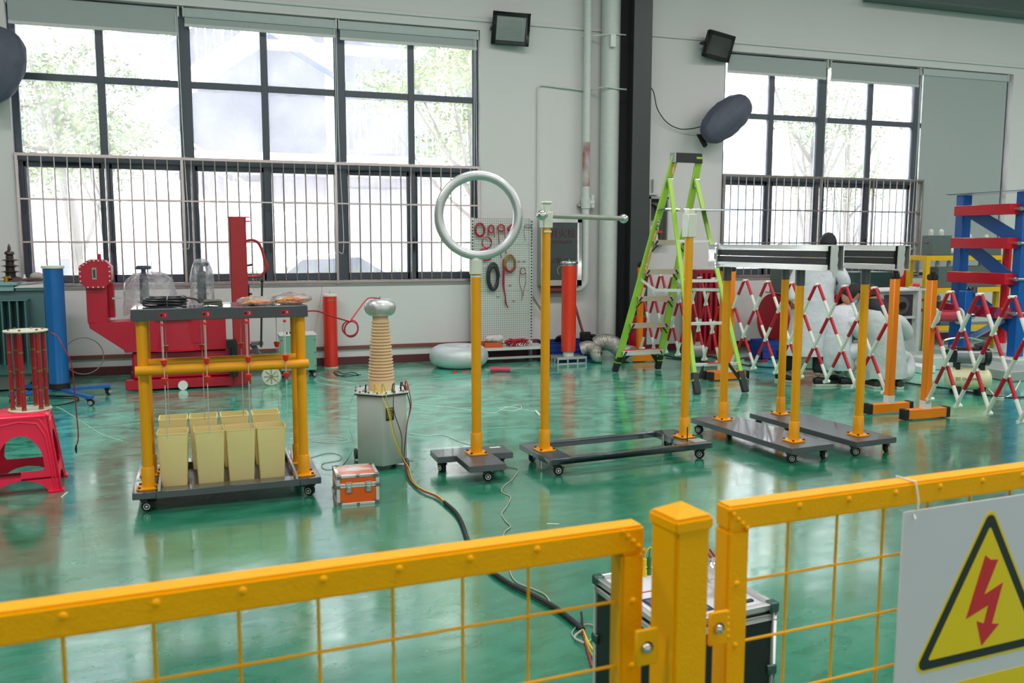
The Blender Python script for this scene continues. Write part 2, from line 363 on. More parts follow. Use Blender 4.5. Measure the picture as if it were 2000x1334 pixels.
def cord(t, x, z0, z1, sway=0.03):
    pts = spline([(x-0.012, -0.05, z0), (x-0.015, -0.052, (z0+z1)/2), (x-0.02-sway, -0.056, z1+0.12), (x-0.01, -0.058, z1), (x+0.03+sway*0.4, -0.056, z1+0.12), (x+0.016, -0.052, (z0+z1)/2), (x+0.008, -0.05, z0)], 8)
    MB().tube(pts, 0.0032, 5).build('cord_loop', M_WHT, t)
b = blind(-2.09, -0.29, 4.02, 'grey roller blind hanging lowest on the left window, beside its left jamb', False); cord(b, 0.88, -0.1, 1.52-ZT)
b = blind(-0.24, 1.55, 4.13, 'grey roller blind with pale headrail above the middle of the left window'); cord(b, 0.88, -0.1, 1.46-ZT, 0.05)
b = blind(1.58, 3.39, 4.11, 'grey roller blind with pale headrail beside the right jamb of the left window'); cord(b, 0.86, -0.1, 1.62-ZT, 0.0)
b = blind(7.17, 8.93, 4.06, 'grey roller blind, short, leftmost over the right window', False); cord(b, 0.88, -0.1, 1.50-ZT)
b = blind(8.99, 10.70, 4.05, 'grey roller blind, short, between its neighbours over the right window', False); cord(b, 0.86, -0.1, 1.50-ZT)
b = blind(10.76, 12.52, 1.12, 'grey roller blind pulled all the way down behind the blue rack')
# steel column beside the pipes
c = MB(); X0, X1, Y0, Y1 = 5.43, 5.70, 10.86, D-0.01
c.b2((X0, Y0, 0), (X1, Y0+0.018, 6.6)); c.b2((X0, Y1-0.018, 0), (X1, Y1, 6.6)); c.b2(((X0+X1)/2-0.006, Y0, 0), ((X0+X1)/2+0.006, Y1, 6.6))
c.build('trim_4', mat('charcoal_column_paint', (56, 59, 59), 0.42, var=0.08, scale=3), kind='structure', smooth=False)
# ================================================================ FOREGROUND FENCE
TH = R(3.0); FU = Vector((math.cos(TH), math.sin(TH), 0)); FV = Vector((-math.sin(TH), math.cos(TH), 0))
def fence_panel(label, O, x0, x1, vert, horiz, stile_at):
    t = thing('mesh_fence', label, 'fence', (O[0], O[1], 0), TH, 'yellow mesh fence panels')
    for za, zb in ((1.164, 1.203), (0.08, 0.118)): MB().b2((x0, -0.036, za), (x1, 0, zb)).build('rail', M_FEN, t, bev=0.004, seg=2)
    m = MB()
    m.b2((stile_at[0], -0.036, 0.118), (stile_at[1], 0, 1.164)); m.build('stile', M_FEN, t, bev=0.004, seg=2)
    o = x0 if stile_at[0] > (x0+x1)/2 else x1-0.036
    MB().b2((o, -0.036, 0.118), (o+0.036, 0, 1.164)).build('stile', M_FEN, t, bev=0.004)
    m = MB()
    for x in vert: m.cyl((x, -0.016, 0.1), (x, -0.016, 1.18), 0.0023, n=8)
    for z in horiz: m.cyl((x0+0.01, -0.0205, z), (x1-0.01, -0.0205, z), 0.0023, n=8)
    m.build('wire_mesh', M_FEN, t)
    m = MB()
    for x in vert: m.ball((x+0.004, -0.036, 1.190), 0.0052, n=8, k=5, sy=0.6)
    xs = stile_at[0]+0.018
    for z in horiz: m.ball((xs, -0.036, z+0.004), 0.005, n=8, k=5, sy=0.6)
    for k in range(5): m.ball((stile_at[0]+0.034-k*0.0085 if stile_at[0] < 0.1 else stile_at[0]+0.003+k*0.008, -0.0365, 1.166+k*0.008), 0.0042, n=8, k=5, sy=0.5)
    each(m, 'weld_bead', M_FEN, t)
    return t
vL = [-0.0755-0.0945*i for i in range(1, 16)]; hz = [1.091-0.0965*i for i in range(11)]
fence_panel('yellow mesh fence panel in the foreground, left of the capped post', (0.560, 1.099), -1.9, 0.0, vL, hz, (-0.036, 0.0))
hz2 = [1.0765-0.0985*i for i in range(10)]
fence_panel('yellow mesh fence panel in the foreground carrying the lightning warning sign', (0.745, 1.135), -0.026, 1.9, [0.102+0.098*i for i in range(18)], hz2, (-0.026, 0.014))
# capped post
t = thing('fence_post', 'square yellow fence post with a pyramid cap between the two mesh panels', 'fence post', (0.5857, 1.0068, 0), R(8))
MB().b2((-0.029, -0.029, 0), (0.029, 0.029, 1.226)).build('tube', M_FEN, t, bev=0.005, seg=2)
m = MB(); m.b2((-0.0315, -0.0315, 1.218), (0.0315, 0.0315, 1.236)); s = 0.030
m.add([(-s, -s, 1.236), (s, -s, 1.236), (s, s, 1.236), (-s, s, 1.236), (0, 0, 1.252)], [(0, 1, 4), (1, 2, 4), (2, 3, 4), (3, 0, 4), (3, 2, 1, 0)])
m.build('cap', M_FEN, t, bev=0.003, seg=2)
def lug(px, py, Y, w, hgt, rz):
    c = WP(px, py, Y)
    m = MB(); m.box(c, (w, 0.006, hgt), rz).build('lug', M_FEN, t, w=True, bev=0.0015)
    l = [o for o in bpy.data.objects if o.parent == t and o.name.startswith('lug')][-1]
    d = Vector((math.sin(rz), -math.cos(rz), 0))
    MB().cyl(c+d*0.0025, c+d*0.0036, 0.0088, n=16).build('slot', M_BLK, l, w=True)
    q = c+Vector((-0.002, 0, 0))
    MB().lathe([(0.0075, 0), (0.0075, 0.003), (0.0055, 0.006), (0.002, 0.0075), (0, 0.0077)], q+d*0.003, 14, axis=d).build('bolt', M_STL, l, w=True)
    return l
lug(1262, 1263, 0.985, 0.034, 0.050, R(3)); lug(1402, 1226, 1.045, 0.032, 0.050, R(3))
m = MB()
for k in range(5): m.ball(WP(1289, 1232+k*13, 1.03), 0.0035, n=8, k=5); m.ball(WP(1421, 1195+k*12, 1.095), 0.0035, n=8, k=5)
each(m, 'weld_bead', M_FEN, t, w=True)
# warning sign hanging from the right panel
O2 = Vector((0.745, 1.135, 0)) - FV*0.040
sg = thing('warning_sign', 'white warning sign with yellow triangle and red lightning bolt on the foreground fence', 'sign', O2, TH)
MB().b2((0.313, -0.004, 0.70), (0.723, -0.001, 1.158)).build('board', mat('white_sign_board', (214, 210, 218), 0.35, var=0.01), sg, bev=0.0006)
def rtri(cx, cz, r, rad, n=8):
    out = []
    for k in range(3):
        a = R(90+120*k); px, pz = cx+math.cos(a)*(r-2*rad), cz+math.sin(a)*(r-2*rad)
        for j in range(n+1):
            b = a-R(60)+R(120)*j/n; out.append((px+rad*math.cos(b), pz+rad*math.sin(b)))
    return out
def plate(name, poly, y0, th, m_, par): return MB().prism(poly, (0, y0, 0), (1, 0, 0), (0, 0, 1), (0, -th, 0)).build(name, m_, par, smooth=False)
cx, cz = 0.513, 0.962
M_SY = mat('sign_yellow', (238, 204, 8), 0.35, var=0.01); M_SB = mat('sign_black', (16, 26, 28), 0.4); M_SR = mat('sign_red', (206, 18, 38), 0.35, var=0.01)
plate('triangle_edge', rtri(cx, cz, 0.190, 0.016), -0.004, 0.0004, M_SY, sg)
plate('triangle_border', rtri(cx, cz, 0.180, 0.012), -0.0044, 0.0004, M_SB, sg)
plate('triangle_face', rtri(cx, cz, 0.148, 0.003), -0.0048, 0.0004, M_SY, sg)
plate('lightning_bolt', [(0.505, 1.059), (0.519, 1.049), (0.537, 1.047), (0.5085, 0.987), (0.553, 1.003), (0.532, 0.930), (0.550, 0.927), (0.510, 0.893), (0.494, 0.941), (0.512, 0.934), (0.520, 0.966), (0.468, 0.949)], -0.0052, 0.0004, M_SR, sg)
plate('printed_band', [(0.322, 0.71), (0.714, 0.71), (0.714, 0.835), (0.322, 0.835)], -0.004, 0.0004, M_SY, sg)
m = MB().tube([(0.338, 0.001, 1.150), (0.340, -0.0075, 1.158), (0.3415, -0.0065, 1.175), (0.342, 0.0015, 1.2045), (0.342, 0.0425, 1.2045), (0.341, 0.0435, 1.16), (0.338, 0.03, 1.148)], 0.0016, 6, closed=True)
m.cyl((0.334, -0.006, 1.152), (0.331, -0.012, 1.146), 0.0015, n=6)
o = m.build('cable_tie', M_WHT); o.location = O2; o.rotation_euler = (0, 0, TH); tag(o, 'white cable tie holding the warning sign to the yellow fence rail', 'cable tie')
# ================================================================ CASTERS, POSTS, CARTS
def caster(par, x, y, ztop, rot=0.0, r=0.036):
    c, s_ = math.cos(rot), math.sin(rot); q = lambda a, b, z: (x+a*c-b*s_, y+a*s_+b*c, z)
    m = MB(); m.box((x, y, ztop-0.003), (0.06, 0.05, 0.006), rot)
    m.cyl((x, y, ztop-0.006), (x, y, ztop-0.016), 0.016, n=12)
    for sd in (-1, 1):
        m.add([q(-0.02, sd*0.016, ztop-0.014), q(0.022, sd*0.016, ztop-0.014), q(0.034, sd*0.016, r+0.002), q(0.026, sd*0.016, r-0.012), q(0.010, sd*0.016, r-0.006)] +
              [q(-0.02, sd*0.019, ztop-0.014), q(0.022, sd*0.019, ztop-0.014), q(0.034, sd*0.019, r+0.002), q(0.026, sd*0.019, r-0.012), q(0.010, sd*0.019, r-0.006)],
              [(0, 1, 2, 3, 4), (9, 8, 7, 6, 5)]+[(i, (i+1) % 5, 5+(i+1) % 5, 5+i) for i in range(5)])
    m.box(q(0.0, 0, ztop-0.015), (0.042, 0.038, 0.004), rot)
    m.box(q(0.045, 0, ztop-0.03), (0.03, 0.022, 0.004), rot)
    o = m.build('caster', M_BLKG, par)
    a, b = Vector(q(0.018, -0.012, r)), Vector(q(0.018, 0.012, r))
    w_ = MB().cyl(a, b, r, n=20); ax = (b-a).normalized()
    w_.build('wheel', M_BLK, o, bev=0.003)
    h = MB()
    for e, d in ((a, -ax), (b, ax)): h.torus(e+d*0.0095, 0.017, 0.0022, axis=ax, n=18, k=6); h.cyl(e, e+d*0.0105, 0.007, n=10)
    h.build('hub', M_WHT, o)
    return o
def flanged_post(par, x, y, z0, ztop, r=0.036, rz=0.0, col=None, collar=0.15, name='post'):
    col = col or M_YEL
    p = MB().cyl((x, y, z0), (x, y, ztop), r, n=28).build(name, col, par)
    MB().lathe([(r+0.001, 0.0), (r+0.007, 0.0), (r+0.007, collar-0.006), (r+0.004, collar), (r+0.0005, collar)], (x, y, z0), 28).build('collar', col, p)
    s_ = r+0.036; c_ = 0.022; poly = [(-s_, -s_+c_), (-s_+c_, -s_), (s_-c_, -s_), (s_, -s_+c_), (s_, s_-c_), (s_-c_, s_), (-s_+c_, s_), (-s_, s_-c_)]
    u = Vector((math.cos(rz), math.sin(rz), 0)); v = Vector((-math.sin(rz), math.cos(rz), 0))
    MB().prism(poly, (x, y, z0), u, v, (0, 0, 0.012)).build('flange', col, p, bev=0.002)
    m = MB()
    for a in (-1, 1):
        for b in (-1, 1):
            q = Vector((x, y, z0+0.012))+u*(a*(s_-0.018))+v*(b*(s_-0.018)); m.cyl(q, q+Vector((0, 0, 0.009)), 0.009, n=6)
    m.build('bolt', mat('bolt_bronze', (96, 70, 28), 0.4, 0.7), p)
    return p
ZD = 0.125
M_DCK = mat('charcoal_deck_paint', (96, 99, 104), 0.40, 0.5, var=0.05, scale=4, coat=0.3)
def deck(t, poly, th=0.042, name='deck', z=ZD):
    return MB().prism(poly, (0, 0, z-th), (1, 0, 0), (0, 1, 0), (0, 0, th)).build(name, M_DCK, t, bev=0.003, seg=2)
# --- corona ring stand (T-shaped trolley)
t = thing('ring_stand', 'yellow post on a T-shaped castor base holding up a big aluminium ring', 'test stand', (1.68, 5.66, 0), R(0.5))
deck(t, [(-0.27, 0.26), (-0.275, 0.03), (-0.14, 0.03), (-0.14, -0.28), (0.115, -0.28), (0.115, 0.02), (0.265, 0.0), (0.27, 0.25)])
flanged_post(t, 0.012, 0.055, ZD, 1.385, 0.0335)
for x, y, a in ((-0.21, 0.20, 0.6), (-0.22, 0.08, 2.0), (-0.01, -0.22, -0.3), (0.2, 0.06, 2.6), (0.2, 0.21, 1.0)): caster(t, x, y, ZD-0.042, a)
MB().cyl((0.012, 0.055, 1.375), (0.012, 0.055, 1.475), 0.046, n=24).cyl((0.012, 0.055, 1.47), (0.012, 0.055, 1.52), 0.034, n=24).build('adapter', M_NYL, t, bev=0.003)
MB().lathe([(0.0342, 0), (0.0342, 0.012)], (0.012, 0.055, 1.355), 24).build('label_tape', M_WHT, t)
MB().b2((0.15, 0.17, ZD), (0.23, 0.20, ZD+0.001)).b2((0.05, 0.2, ZD), (0.07, 0.215, ZD+0.02)).build('rating_label', M_NYL, t)
RA = Vector((-math.sin(R(14)), -math.cos(R(14)), 0.02)).normalized()
MB().torus((0.030, 0.05, 1.772), 0.269, 0.0325, axis=RA, n=96, k=24).build('corona_ring', M_ALU, t)
m = MB(); u_, v_, _d = frame_of(RA)
for a in (60, 160, 250, 330):
    e = u_*math.cos(R(a))+v_*math.sin(R(a)); m.torus(Vector((0.030, 0.05, 1.772))+e*0.269, 0.0328, 0.0006, axis=v_*math.cos(R(a))-u_*math.sin(R(a)), n=20, k=4)
m.build('weld_seam', M_CHR, t)
# --- two-post frame with sphere and rod
t = thing('sphere_gap_stand', 'open rectangular castor frame with two yellow posts, one bearing a steel rod with balls', 'test stand', (2.11, 5.38, 0), R(4.2))
W, Dp = 1.335, 0.52
m = MB().b2((0, 0, ZD-0.042), (0.18, Dp, ZD)).b2((W-0.2, 0, ZD-0.042), (W, Dp, ZD)).b2((0.18, 0, ZD-0.042), (W-0.2, 0.05, ZD)).b2((0.18, Dp-0.05, ZD-0.042), (W-0.2, Dp, ZD))
m.build('frame', M_DK, t, bev=0.003)
MB().b2((0.18, 0.21, ZD-0.075), (W-0.2, 0.235, ZD-0.055)).build('tie_bar', M_STL, t)
flanged_post(t, 0.09, 0.275, ZD, 1.709, 0.032); flanged_post(t, 1.25, 0.25, ZD, 1.65, 0.032)
for x, y, a in ((0.06, 0.44, 0.5), (0.07, 0.05, -0.4), (W-0.06, 0.05, 2.4), (W-0.07, Dp-0.06, 2.8)): caster(t, x, y, ZD-0.042, a)
MB().cyl((0.03, 0.20, ZD-0.042), (0.03, 0.20, 0.012), 0.012, n=8).cyl((W-0.24, 0.30, ZD+0.02), (W-0.24, 0.30, 0.03), 0.010, n=8).build('jack_foot', M_STL, t)
MB().cyl((W-0.16, 0.10, ZD), (W-0.16, 0.10, ZD+0.11), 0.004, n=6).build('antenna', M_BLKG, t)
MB().b2((W-0.12, 0.06, ZD), (W-0.01, 0.16, ZD+0.0015)).build('rating_plate', M_ALU, t)
MB().b2((0.055, 0.235, 1.69), (0.125, 0.31, 1.80)).b2((0.07, 0.25, 1.80), (0.115, 0.295, 1.855)).b2((0.062, 0.24, 1.855), (0.122, 0.305, 1.872)).build('rod_clamp', M_NYL, t, bev=0.004)
MB().b2((1.212, 0.21, 1.63), (1.288, 0.29, 1.80)).b2((1.222, 0.22, 1.80), (1.278, 0.28, 1.835)).build('post_cap', M_NYL, t, bev=0.004)
MB().b2((0.06, 0.237, 1.66), (0.115, 0.239, 1.672)).build('label_tape', M_WHT, t)
a = Vector((2.125, 5.60, 1.775)); b = Vector((3.143, 6.42, 1.782))
MB().cyl(a, b, 0.019, n=18).build('rod', mat('satin_rod', (176, 176, 166), 0.42, 0.6), t, w=True)
MB().ball(a, 0.036, n=24, k=14).build('sphere', M_CHR, t, w=True); MB().ball(b, 0.038, n=24, k=14).build('sphere', M_CHR, t, w=True)
# --- two sensor carts with long bars on two posts
M_SIL = mat('mill_aluminium', (222, 220, 218), 0.36, 0.55, var=0.1, scale=3, bump=0.03); M_RBB = mat('black_ribbed_strip', (30, 32, 32), 0.55, bump=0.3, bscale=60)
def bar_cart(label, loc, rz, W, L, ps):
    t = thing('bar_stand', label, 'test stand', loc, rz, 'bar stands on castor plates')
    deck(t, [(0, 0), (W, 0), (W, L), (0, L)])
    for (x, y) in ps:
        flanged_post(t, x, y, ZD, 1.285, 0.0315)
        MB().cyl((x, y, 1.282), (x, y, 1.40), 0.0345, n=24).build('sleeve', M_DK, t, bev=0.002)
    for x, y, a in ((0.05, 0.08, -0.5), (W-0.05, 0.06, 0.3), (0.05, L-0.08, 2.2), (W-0.05, L-0.08, 1.2)): caster(t, x, y, ZD-0.042, a)
    # the bar: a channel open to the left with two ribbed strips
    xm = sum(p[0] for p in ps)/2; y0, y1 = -0.14, L-0.02; z0, z1 = 1.398, 1.575; x0, x1 = xm-0.075, xm+0.075
    m = MB().b2((x0, y0, z1-0.006), (x1, y1, z1)).b2((x0, y0, z0), (x1, y1, z0+0.006)).b2((x1-0.006, y0, z0), (x1, y1, z1))
    m.b2((x0, y0, z0), (x0+0.004, y1, z0+0.041)).b2((x0, y0, z1-0.041), (x0+0.004, y1, z1)).b2((x0, y1-0.1, z0), (x0+0.004, y1, z1))
    br = m.build('channel', M_SIL, t, bev=0.0015)
    for za, zb in ((z0+0.041, z0+0.087), (z0+0.092, z0+0.136)): MB().b2((x0+0.006, y0+0.02, za), (x0+0.05, y1-0.105, zb)).build('ribbed_strip', M_RBB, br, bev=0.002)
    MB().b2((x0+0.003, y0+0.02, z0+0.0865), (x0+0.04, y1-0.105, z0+0.0915)).build('joint_strip', M_CHR, br)
    n = 14; pl = [(-0.012, z0-0.045)]+[(0.075+0.007*math.sin(i*1.7), z0-0.05+(z1-z0+0.06)*i/n) for i in range(n+1)]+[(-0.012, z1+0.012)]
    pl = [(0.045, z0-0.05), (0.078, z0-0.035)]+[(0.088+0.006*math.sin(i*2.1), z0-0.01+(z1-z0+0.01)*i/8) for i in range(9)]+[(0.02, z1+0.004), (-0.006, z1+0.002), (-0.006, z0), (0.03, z0-0.012)]
    MB().prism(pl, (x0+0.03, y0-0.004, 0), (0.70, 0, 0), (0, 0, 1), (0, 0.006, 0)).build('end_plate', M_SIL, br)
    m = MB()
    for z in (z0-0.004, z0+0.025, z1-0.025, z1+0.006): m.cyl((x0-0.02, y1-0.12, z), (x0+0.02, y1-0.12, z), 0.009, n=8)
    m.b2((x0-0.012, y1-0.09, z0+0.06), (x0-0.002, y1-0.04, z1-0.07)); m.cyl((x0-0.008, y1-0.12, z0-0.012), (x0-0.008, y1-0.12, z1+0.014), 0.006, n=8)
    m.build('clamp', M_CHR, br)
    return t
bar_cart('castor plate with two yellow posts carrying a silver bar, nearest the ladder', (3.868, 5.126, 0), R(5.5), 0.40, 1.21, [(0.19, 0.19), (0.207, 1.045)])
bar_cart('castor plate with two yellow posts carrying a silver bar, nearest the orange barrier post', (4.454, 5.150, 0), R(5.5), 0.41, 1.20, [(0.20, 0.18), (0.225, 1.07)])
# ================================================================ FOUR-ROPE RIG WITH BUCKETS
t = thing('rope_rig', 'yellow portal rig on a charcoal castor frame with numbered rope positions along its beam', 'test rig', (-0.50, 5.40, 0), R(1.0))
W, Dp = 1.09, 0.78
m = MB().b2((0, 0, 0.088), (0.13, Dp, 0.13)).b2((W-0.13, 0, 0.088), (W, Dp, 0.13)); each(m, 'end_plate', M_DK, t, bev=0.003)
MB().b2((0.13, 0.0, 0.086), (W-0.13, 0.10, 0.128)).build('front_beam', M_DK, t, bev=0.002)
MB().b2((0.13, Dp-0.1, 0.086), (W-0.13, Dp, 0.128)).build('rear_beam', M_DK, t, bev=0.002)
MB().b2((0.13, 0.10, 0.088), (W-0.13, Dp-0.1, 0.094)).build('tray', M_BLKG, t)
for x, y, a in ((0.06, 0.06, -0.2), (W-0.05, 0.06, 2.6), (0.06, Dp-0.06, 0.5), (W-0.06, Dp-0.06, 2.2)): caster(t, x, y, 0.088, a, 0.034)
PX = (0.086, 0.996)
for x in PX:
    for y in (0.10, 0.42): flanged_post(t, x, y, 0.13, 1.135, 0.0295, collar=0.13)
for y in (0.10, 0.42):
    yo = y-0.058; MB().cyl((0.046, yo, 0.845), (W-0.055, yo, 0.845), 0.028, n=24).build('cross_tube', M_YEL, t, bev=0.002)
MB().b2((0.036, 0.04, 1.135), (W-0.052, 0.49, 1.205)).build('top_beam', M_DK, t, bev=0.003)
each(MB().b2((0.14, 0.0, 0.13), (0.155, Dp, 0.155)).b2((W-0.155, 0.0, 0.13), (W-0.14, Dp, 0.155)), 'side_rail', M_ALU, t)
M_RED = mat('red_plastic', (226, 44, 26), 0.35); M_RLB = mat('red_label', (196, 20, 52), 0.4)
for i, x in enumerate((0.205, 0.44, 0.675, 0.895)):
    l = MB().b2((x-0.016, 0.0385, 1.152), (x+0.030, 0.040, 1.182)).build('number_label', M_RLB, t)
    MB().cyl((x-0.004, 0.0385, 1.167), (x-0.004, 0.0365, 1.167), 0.008, n=12).build('hole', M_BLK, l)
    text_mesh('numeral', str(i+1), 0.022, M_WHT, l, (x+0.018, 0.0382, 1.167), (R(90), 0, 0))
# cords with red cones, a front and a rear one per position
ends = []
M_ROPE = mat('white_twisted_rope', (196, 198, 192), 0.7)
for i, x in enumerate((0.205, 0.44, 0.675, 0.895)):
    for row, (y, dx) in enumerate(((0.006, 0.0), (0.355, -0.022 if i else 0.004))):
        c = thing('test_rope', 'cord', 'rope', (t.location.x, t.location.y, 0), R(1.0), 'weighted cords of the rope rig')
        nth = ('one', 'two', 'three', 'four')[i]; c['label'] = ['twisted cord with red cones, front row, under numeral %s of the rope rig', 'thin cord with one red cone, rear row, behind numeral %s of the rig'][row] % nth
        xe = x+dx; lo = 0.44+0.012*i+0.02*row
        MB().cyl((xe, y, 1.136), (xe, y, lo), 0.0028 if row == 0 else 0.0022, n=6).build('cord', M_ROPE, c)
        if row == 0: MB().cyl((xe-0.008, y+0.004, 1.136), (xe-0.006, y+0.004, 0.86), 0.0018, n=6).build('cord', M_ROPE, c)
        if row == 0: MB().ball((xe, y, 1.118), 0.010, n=10, k=6).build('bead', M_RED, c)
        for zc in ((0.890, 0.785) if row == 0 else (0.935,)):
            up_ = zc > 0.82
            MB().lathe([(0.010, -0.018), (0.013, -0.012), (0.020, 0.014), (0.020, 0.018), (0.017, 0.019)] if up_ else [(0.006, -0.024), (0.010, -0.016), (0.020, 0.006), (0.020, 0.016), (0.018, 0.018)], (xe, y, zc), 14).build('cone', M_RED, c)
# tapered buckets
def tank_m(w=0.087, d=0.087, h=0.342):
    m = MB(); n = 4
    def ring(s, z, r=0.012):
        pts = []
        for cx_, cy_, a0 in ((1, 1, 0), (-1, 1, 90), (-1, -1, 180), (1, -1, 270)):
            for j in range(n+1):
                a = R(a0+90*j/n); pts.append((cx_*(w*s-r)+r*math.cos(a), cy_*(d*s-r)+r*math.sin(a), z))
        return pts
    k = 4*(n+1); rs = [ring(0.84, 0), ring(1.0, h), ring(1.03, h), ring(1.03, h+0.008), ring(0.97, h+0.008), ring(0.95, h-0.01), ring(0.81, 0.012)]
    vs = [p for r_ in rs for p in r_]; fs = [(a*k+i, a*k+(i+1) % k, (a+1)*k+(i+1) % k, (a+1)*k+i) for a in range(6) for i in range(k)]
    fs += [tuple(range(k))[::-1], tuple(range(6*k, 7*k))]
    return m.add(vs, fs)
M_CRM = mat('cream_polypropylene', (255, 226, 150), 0.5, var=0.02)
M_CRM.node_tree.nodes['Principled BSDF'].inputs['Subsurface Weight'].default_value = 0.35; M_CRM.node_tree.nodes['Principled BSDF'].inputs['Subsurface Scale'].default_value = 0.08; M_CRM.node_tree.nodes['Principled BSDF'].inputs['Subsurface Radius'].default_value = (1.0, 0.6, 0.3)
b0 = None; G = 'cream buckets standing in the rope rig'
ordn = ('leftmost', 'second from the left', 'second from the right', 'rightmost')
for i, px in enumerate((340, 410, 470, 529)):
    for row, (pyb, Y) in enumerate((((944, 938, 935, 930)[i], 5.55), ((0, 0, 0, 0)[i], 5.93))):
        p = FP(px, pyb, 0.10) if row == 0 else None
        if row == 0: y = 5.62; x = (ray(px+2, pyb).x/ray(px+2, pyb).y)*y
        else: q = (338, 397, 457, 518)[i]; y = 6.07; x = (ray(q, 806).x/ray(q, 806).y)*y
        if b0 is None:
            b0 = tank_m().build('bucket', M_CRM, bev=0.0); o = b0
        else: o = b0.copy(); COL.objects.link(o)
        o.location = (x, y, 0.094); o.rotation_euler = (0, 0, R(1+(i*7+row*5) % 4-1.5))
        tag(o, 'cream tapered bucket, %s in the %s row under the rig' % (ordn[i], ('front', 'rear')[row]), 'bucket', G)
# things lying on top of the beam
def coil(name, mats_, c, R0, r, turns, sx=1.0, wob=0.1, hgt=0.05, seed=1, parent=None, w=False):
    rnd = random.Random(seed); pts = []
    for k in range(turns*20):
        a = 2*math.pi*k/20; q = k/(turns*20)
        rr = R0*(1+wob*math.sin(q*17+seed)+wob*0.5*math.sin(q*41))
        pts.append((c[0]+rr*math.cos(a)*sx, c[1]+rr*math.sin(a), c[2]+r+hgt*abs(math.sin(q*9+seed))*0.9+0.002*math.sin(a*3)))
    return MB().tube(pts, r, 7).build(name, mats_, parent, w=w)
zt = 1.205
o = coil('cable_coil', mat('black_cable', (20, 22, 24), 0.4), (-0.285, 5.66, zt), 0.112, 0.0066, 10, 1.0, 0.13, 0.048, 3); tag(o, 'coil of black cable on the left of the rig\'s top beam', 'cable')
MB().tube([(-0.26+0.095, 5.56, zt+0.055), (-0.11, 5.57, zt+0.045), (-0.085, 5.58, zt+0.02)], 0.005, 6).build('loose_end', M_BLK, o)
MB().tube([(-0.27, 5.535, zt+0.01), (-0.27, 5.535, zt+0.055), (-0.27, 5.6, zt+0.06)], 0.002, 5).build('tie', M_WHT, o)
o = coil('cable_coil', mat('olive_cable', (96, 98, 82), 0.5), (-0.012, 5.60, zt), 0.038, 0.0055, 7, 1.25, 0.16, 0.03, 5); tag(o, 'small bundle of olive grey cable in the middle of the rig\'s top beam', 'cable')
M_OW = mat('orange_yellow_wire', (255, 176, 30), 0.5, rgb2=(250, 130, 24), scale=20)
M_BAG = clear_mat('clear_bag', haze=0.24, gloss=0.25, rough=0.15, bump=0.8, hazecol=(1, 1, 1))
def bag_of_wire(px, label, cx_, cy_, rx, ry, rz_, seed):
    t2 = thing('wire_bag', label, 'bag', (cx_, cy_, zt), 0, 'bags of orange wire on the rig')
    rnd = random.Random(seed); pts = []
    for k in range(90):
        a = rnd.uniform(0, 6.28); rr = rnd.uniform(0.2, 0.85); pts.append((math.cos(a)*rx*rr, math.sin(a)*ry*rr, 0.010+rnd.random()*(rz_*1.5-0.02)*(1-rr*0.45)))
    MB().tube(spline(pts, 4), 0.0045, 6).build('wire', M_OW, t2)
    m = MB().ball((0, 0, rz_*0.9), 1.0, n=26, k=12, sx=rx*1.12, sy=ry*1.12, sz=rz_*0.98)
    m.v = [Vector((v.x, v.y, max(0.001, v.z+rnd.uniform(-0.004, 0.006)))) + Vector((rnd.uniform(-1, 1), rnd.uniform(-1, 1), 0))*0.005 for v in m.v]
    m.build('clear_bag', M_BAG, t2)
bag_of_wire(0, 'clear bag of orange and yellow wire, nearer the middle of the beam', 0.238, 5.58, 0.105, 0.07, 0.027, 4)
bag_of_wire(0, 'clear bag stuffed with orange wire at the right end of the beam', 0.455, 5.63, 0.115, 0.08, 0.038, 9)
# ================================================================ ORANGE FLIGHT CASE
t = thing('tool_case', 'small orange case with aluminium edges standing beside the rope rig', 'case', (0.655, 5.19, 0), R(-2)); t.scale = (0.98, 0.60, 0.80)
U = Vector((0.27, -0.02, 0)); cw, cd, chh = 0.262, 0.43, 0.235
M_OR = mat('orange_case_panel', (240, 96, 28), 0.4); 
MB().b2((0.006, 0.006, 0.006), (cw-0.006, cd-0.006, 0.150)).build('body', M_OR, t)
MB().b2((0.006, 0.006, 0.158), (cw-0.006, cd-0.006, chh-0.006)).build('lid', M_OR, t)
MB().b2((0.006, 0.006, chh-0.0065), (cw-0.006, cd-0.006, chh-0.004)).build('lid_skin', mat('pale_red_label', (214, 120, 96), 0.35, rgb2=(226, 220, 214), scale=5), t)
m = MB(); e = 0.02
for x in (0, cw-e):
    for y in (0, cd-e): m.b2((x, y, 0), (x+e, y+e, chh))
for z in (0, 0.138, 0.156, chh-e):
    for y in (0, cd-e): m.b2((0, y, z), (cw, y+e, z+(e if z in (0, chh-e) else 0.016)))
    for x in (0, cw-e): m.b2((x, 0, z), (x+e, cd, z+(e if z in (0, chh-e) else 0.016)))
m.build('edge_profile', M_SIL, t, bev=0.0015)
m = MB()
for x in (0, cw):
    for y in (0, cd):
        for z in (0, chh): m.box((x+(0.016 if x == 0 else -0.016), y+(0.016 if y == 0 else -0.016), z+(0.016 if z == 0 else -0.016)), (0.038, 0.038, 0.038))
for x in (cw/2,):
    for z in (0.01, chh-0.01): m.box((x, 0.008, z), (0.03, 0.024, 0.026))
for x in (0, cw): m.box((x+(0.01 if x == 0 else -0.01), 0.01, 0.146), (0.036, 0.030, 0.034))
each(m, 'corner', mat('grey_corner_cap', (120, 124, 122), 0.35, 0.7), t, bev=0.006, seg=2)
for x in (0.075, 0.195):
    l = MB().b2((x-0.016, -0.012, 0.10), (x+0.016, 0.0, 0.168)).b2((x-0.012, -0.018, 0.125), (x+0.012, -0.01, 0.150)).b2((x-0.02, -0.006, 0.158), (x+0.02, 0, 0.182)).build('latch', M_STL, t, bev=0.003)
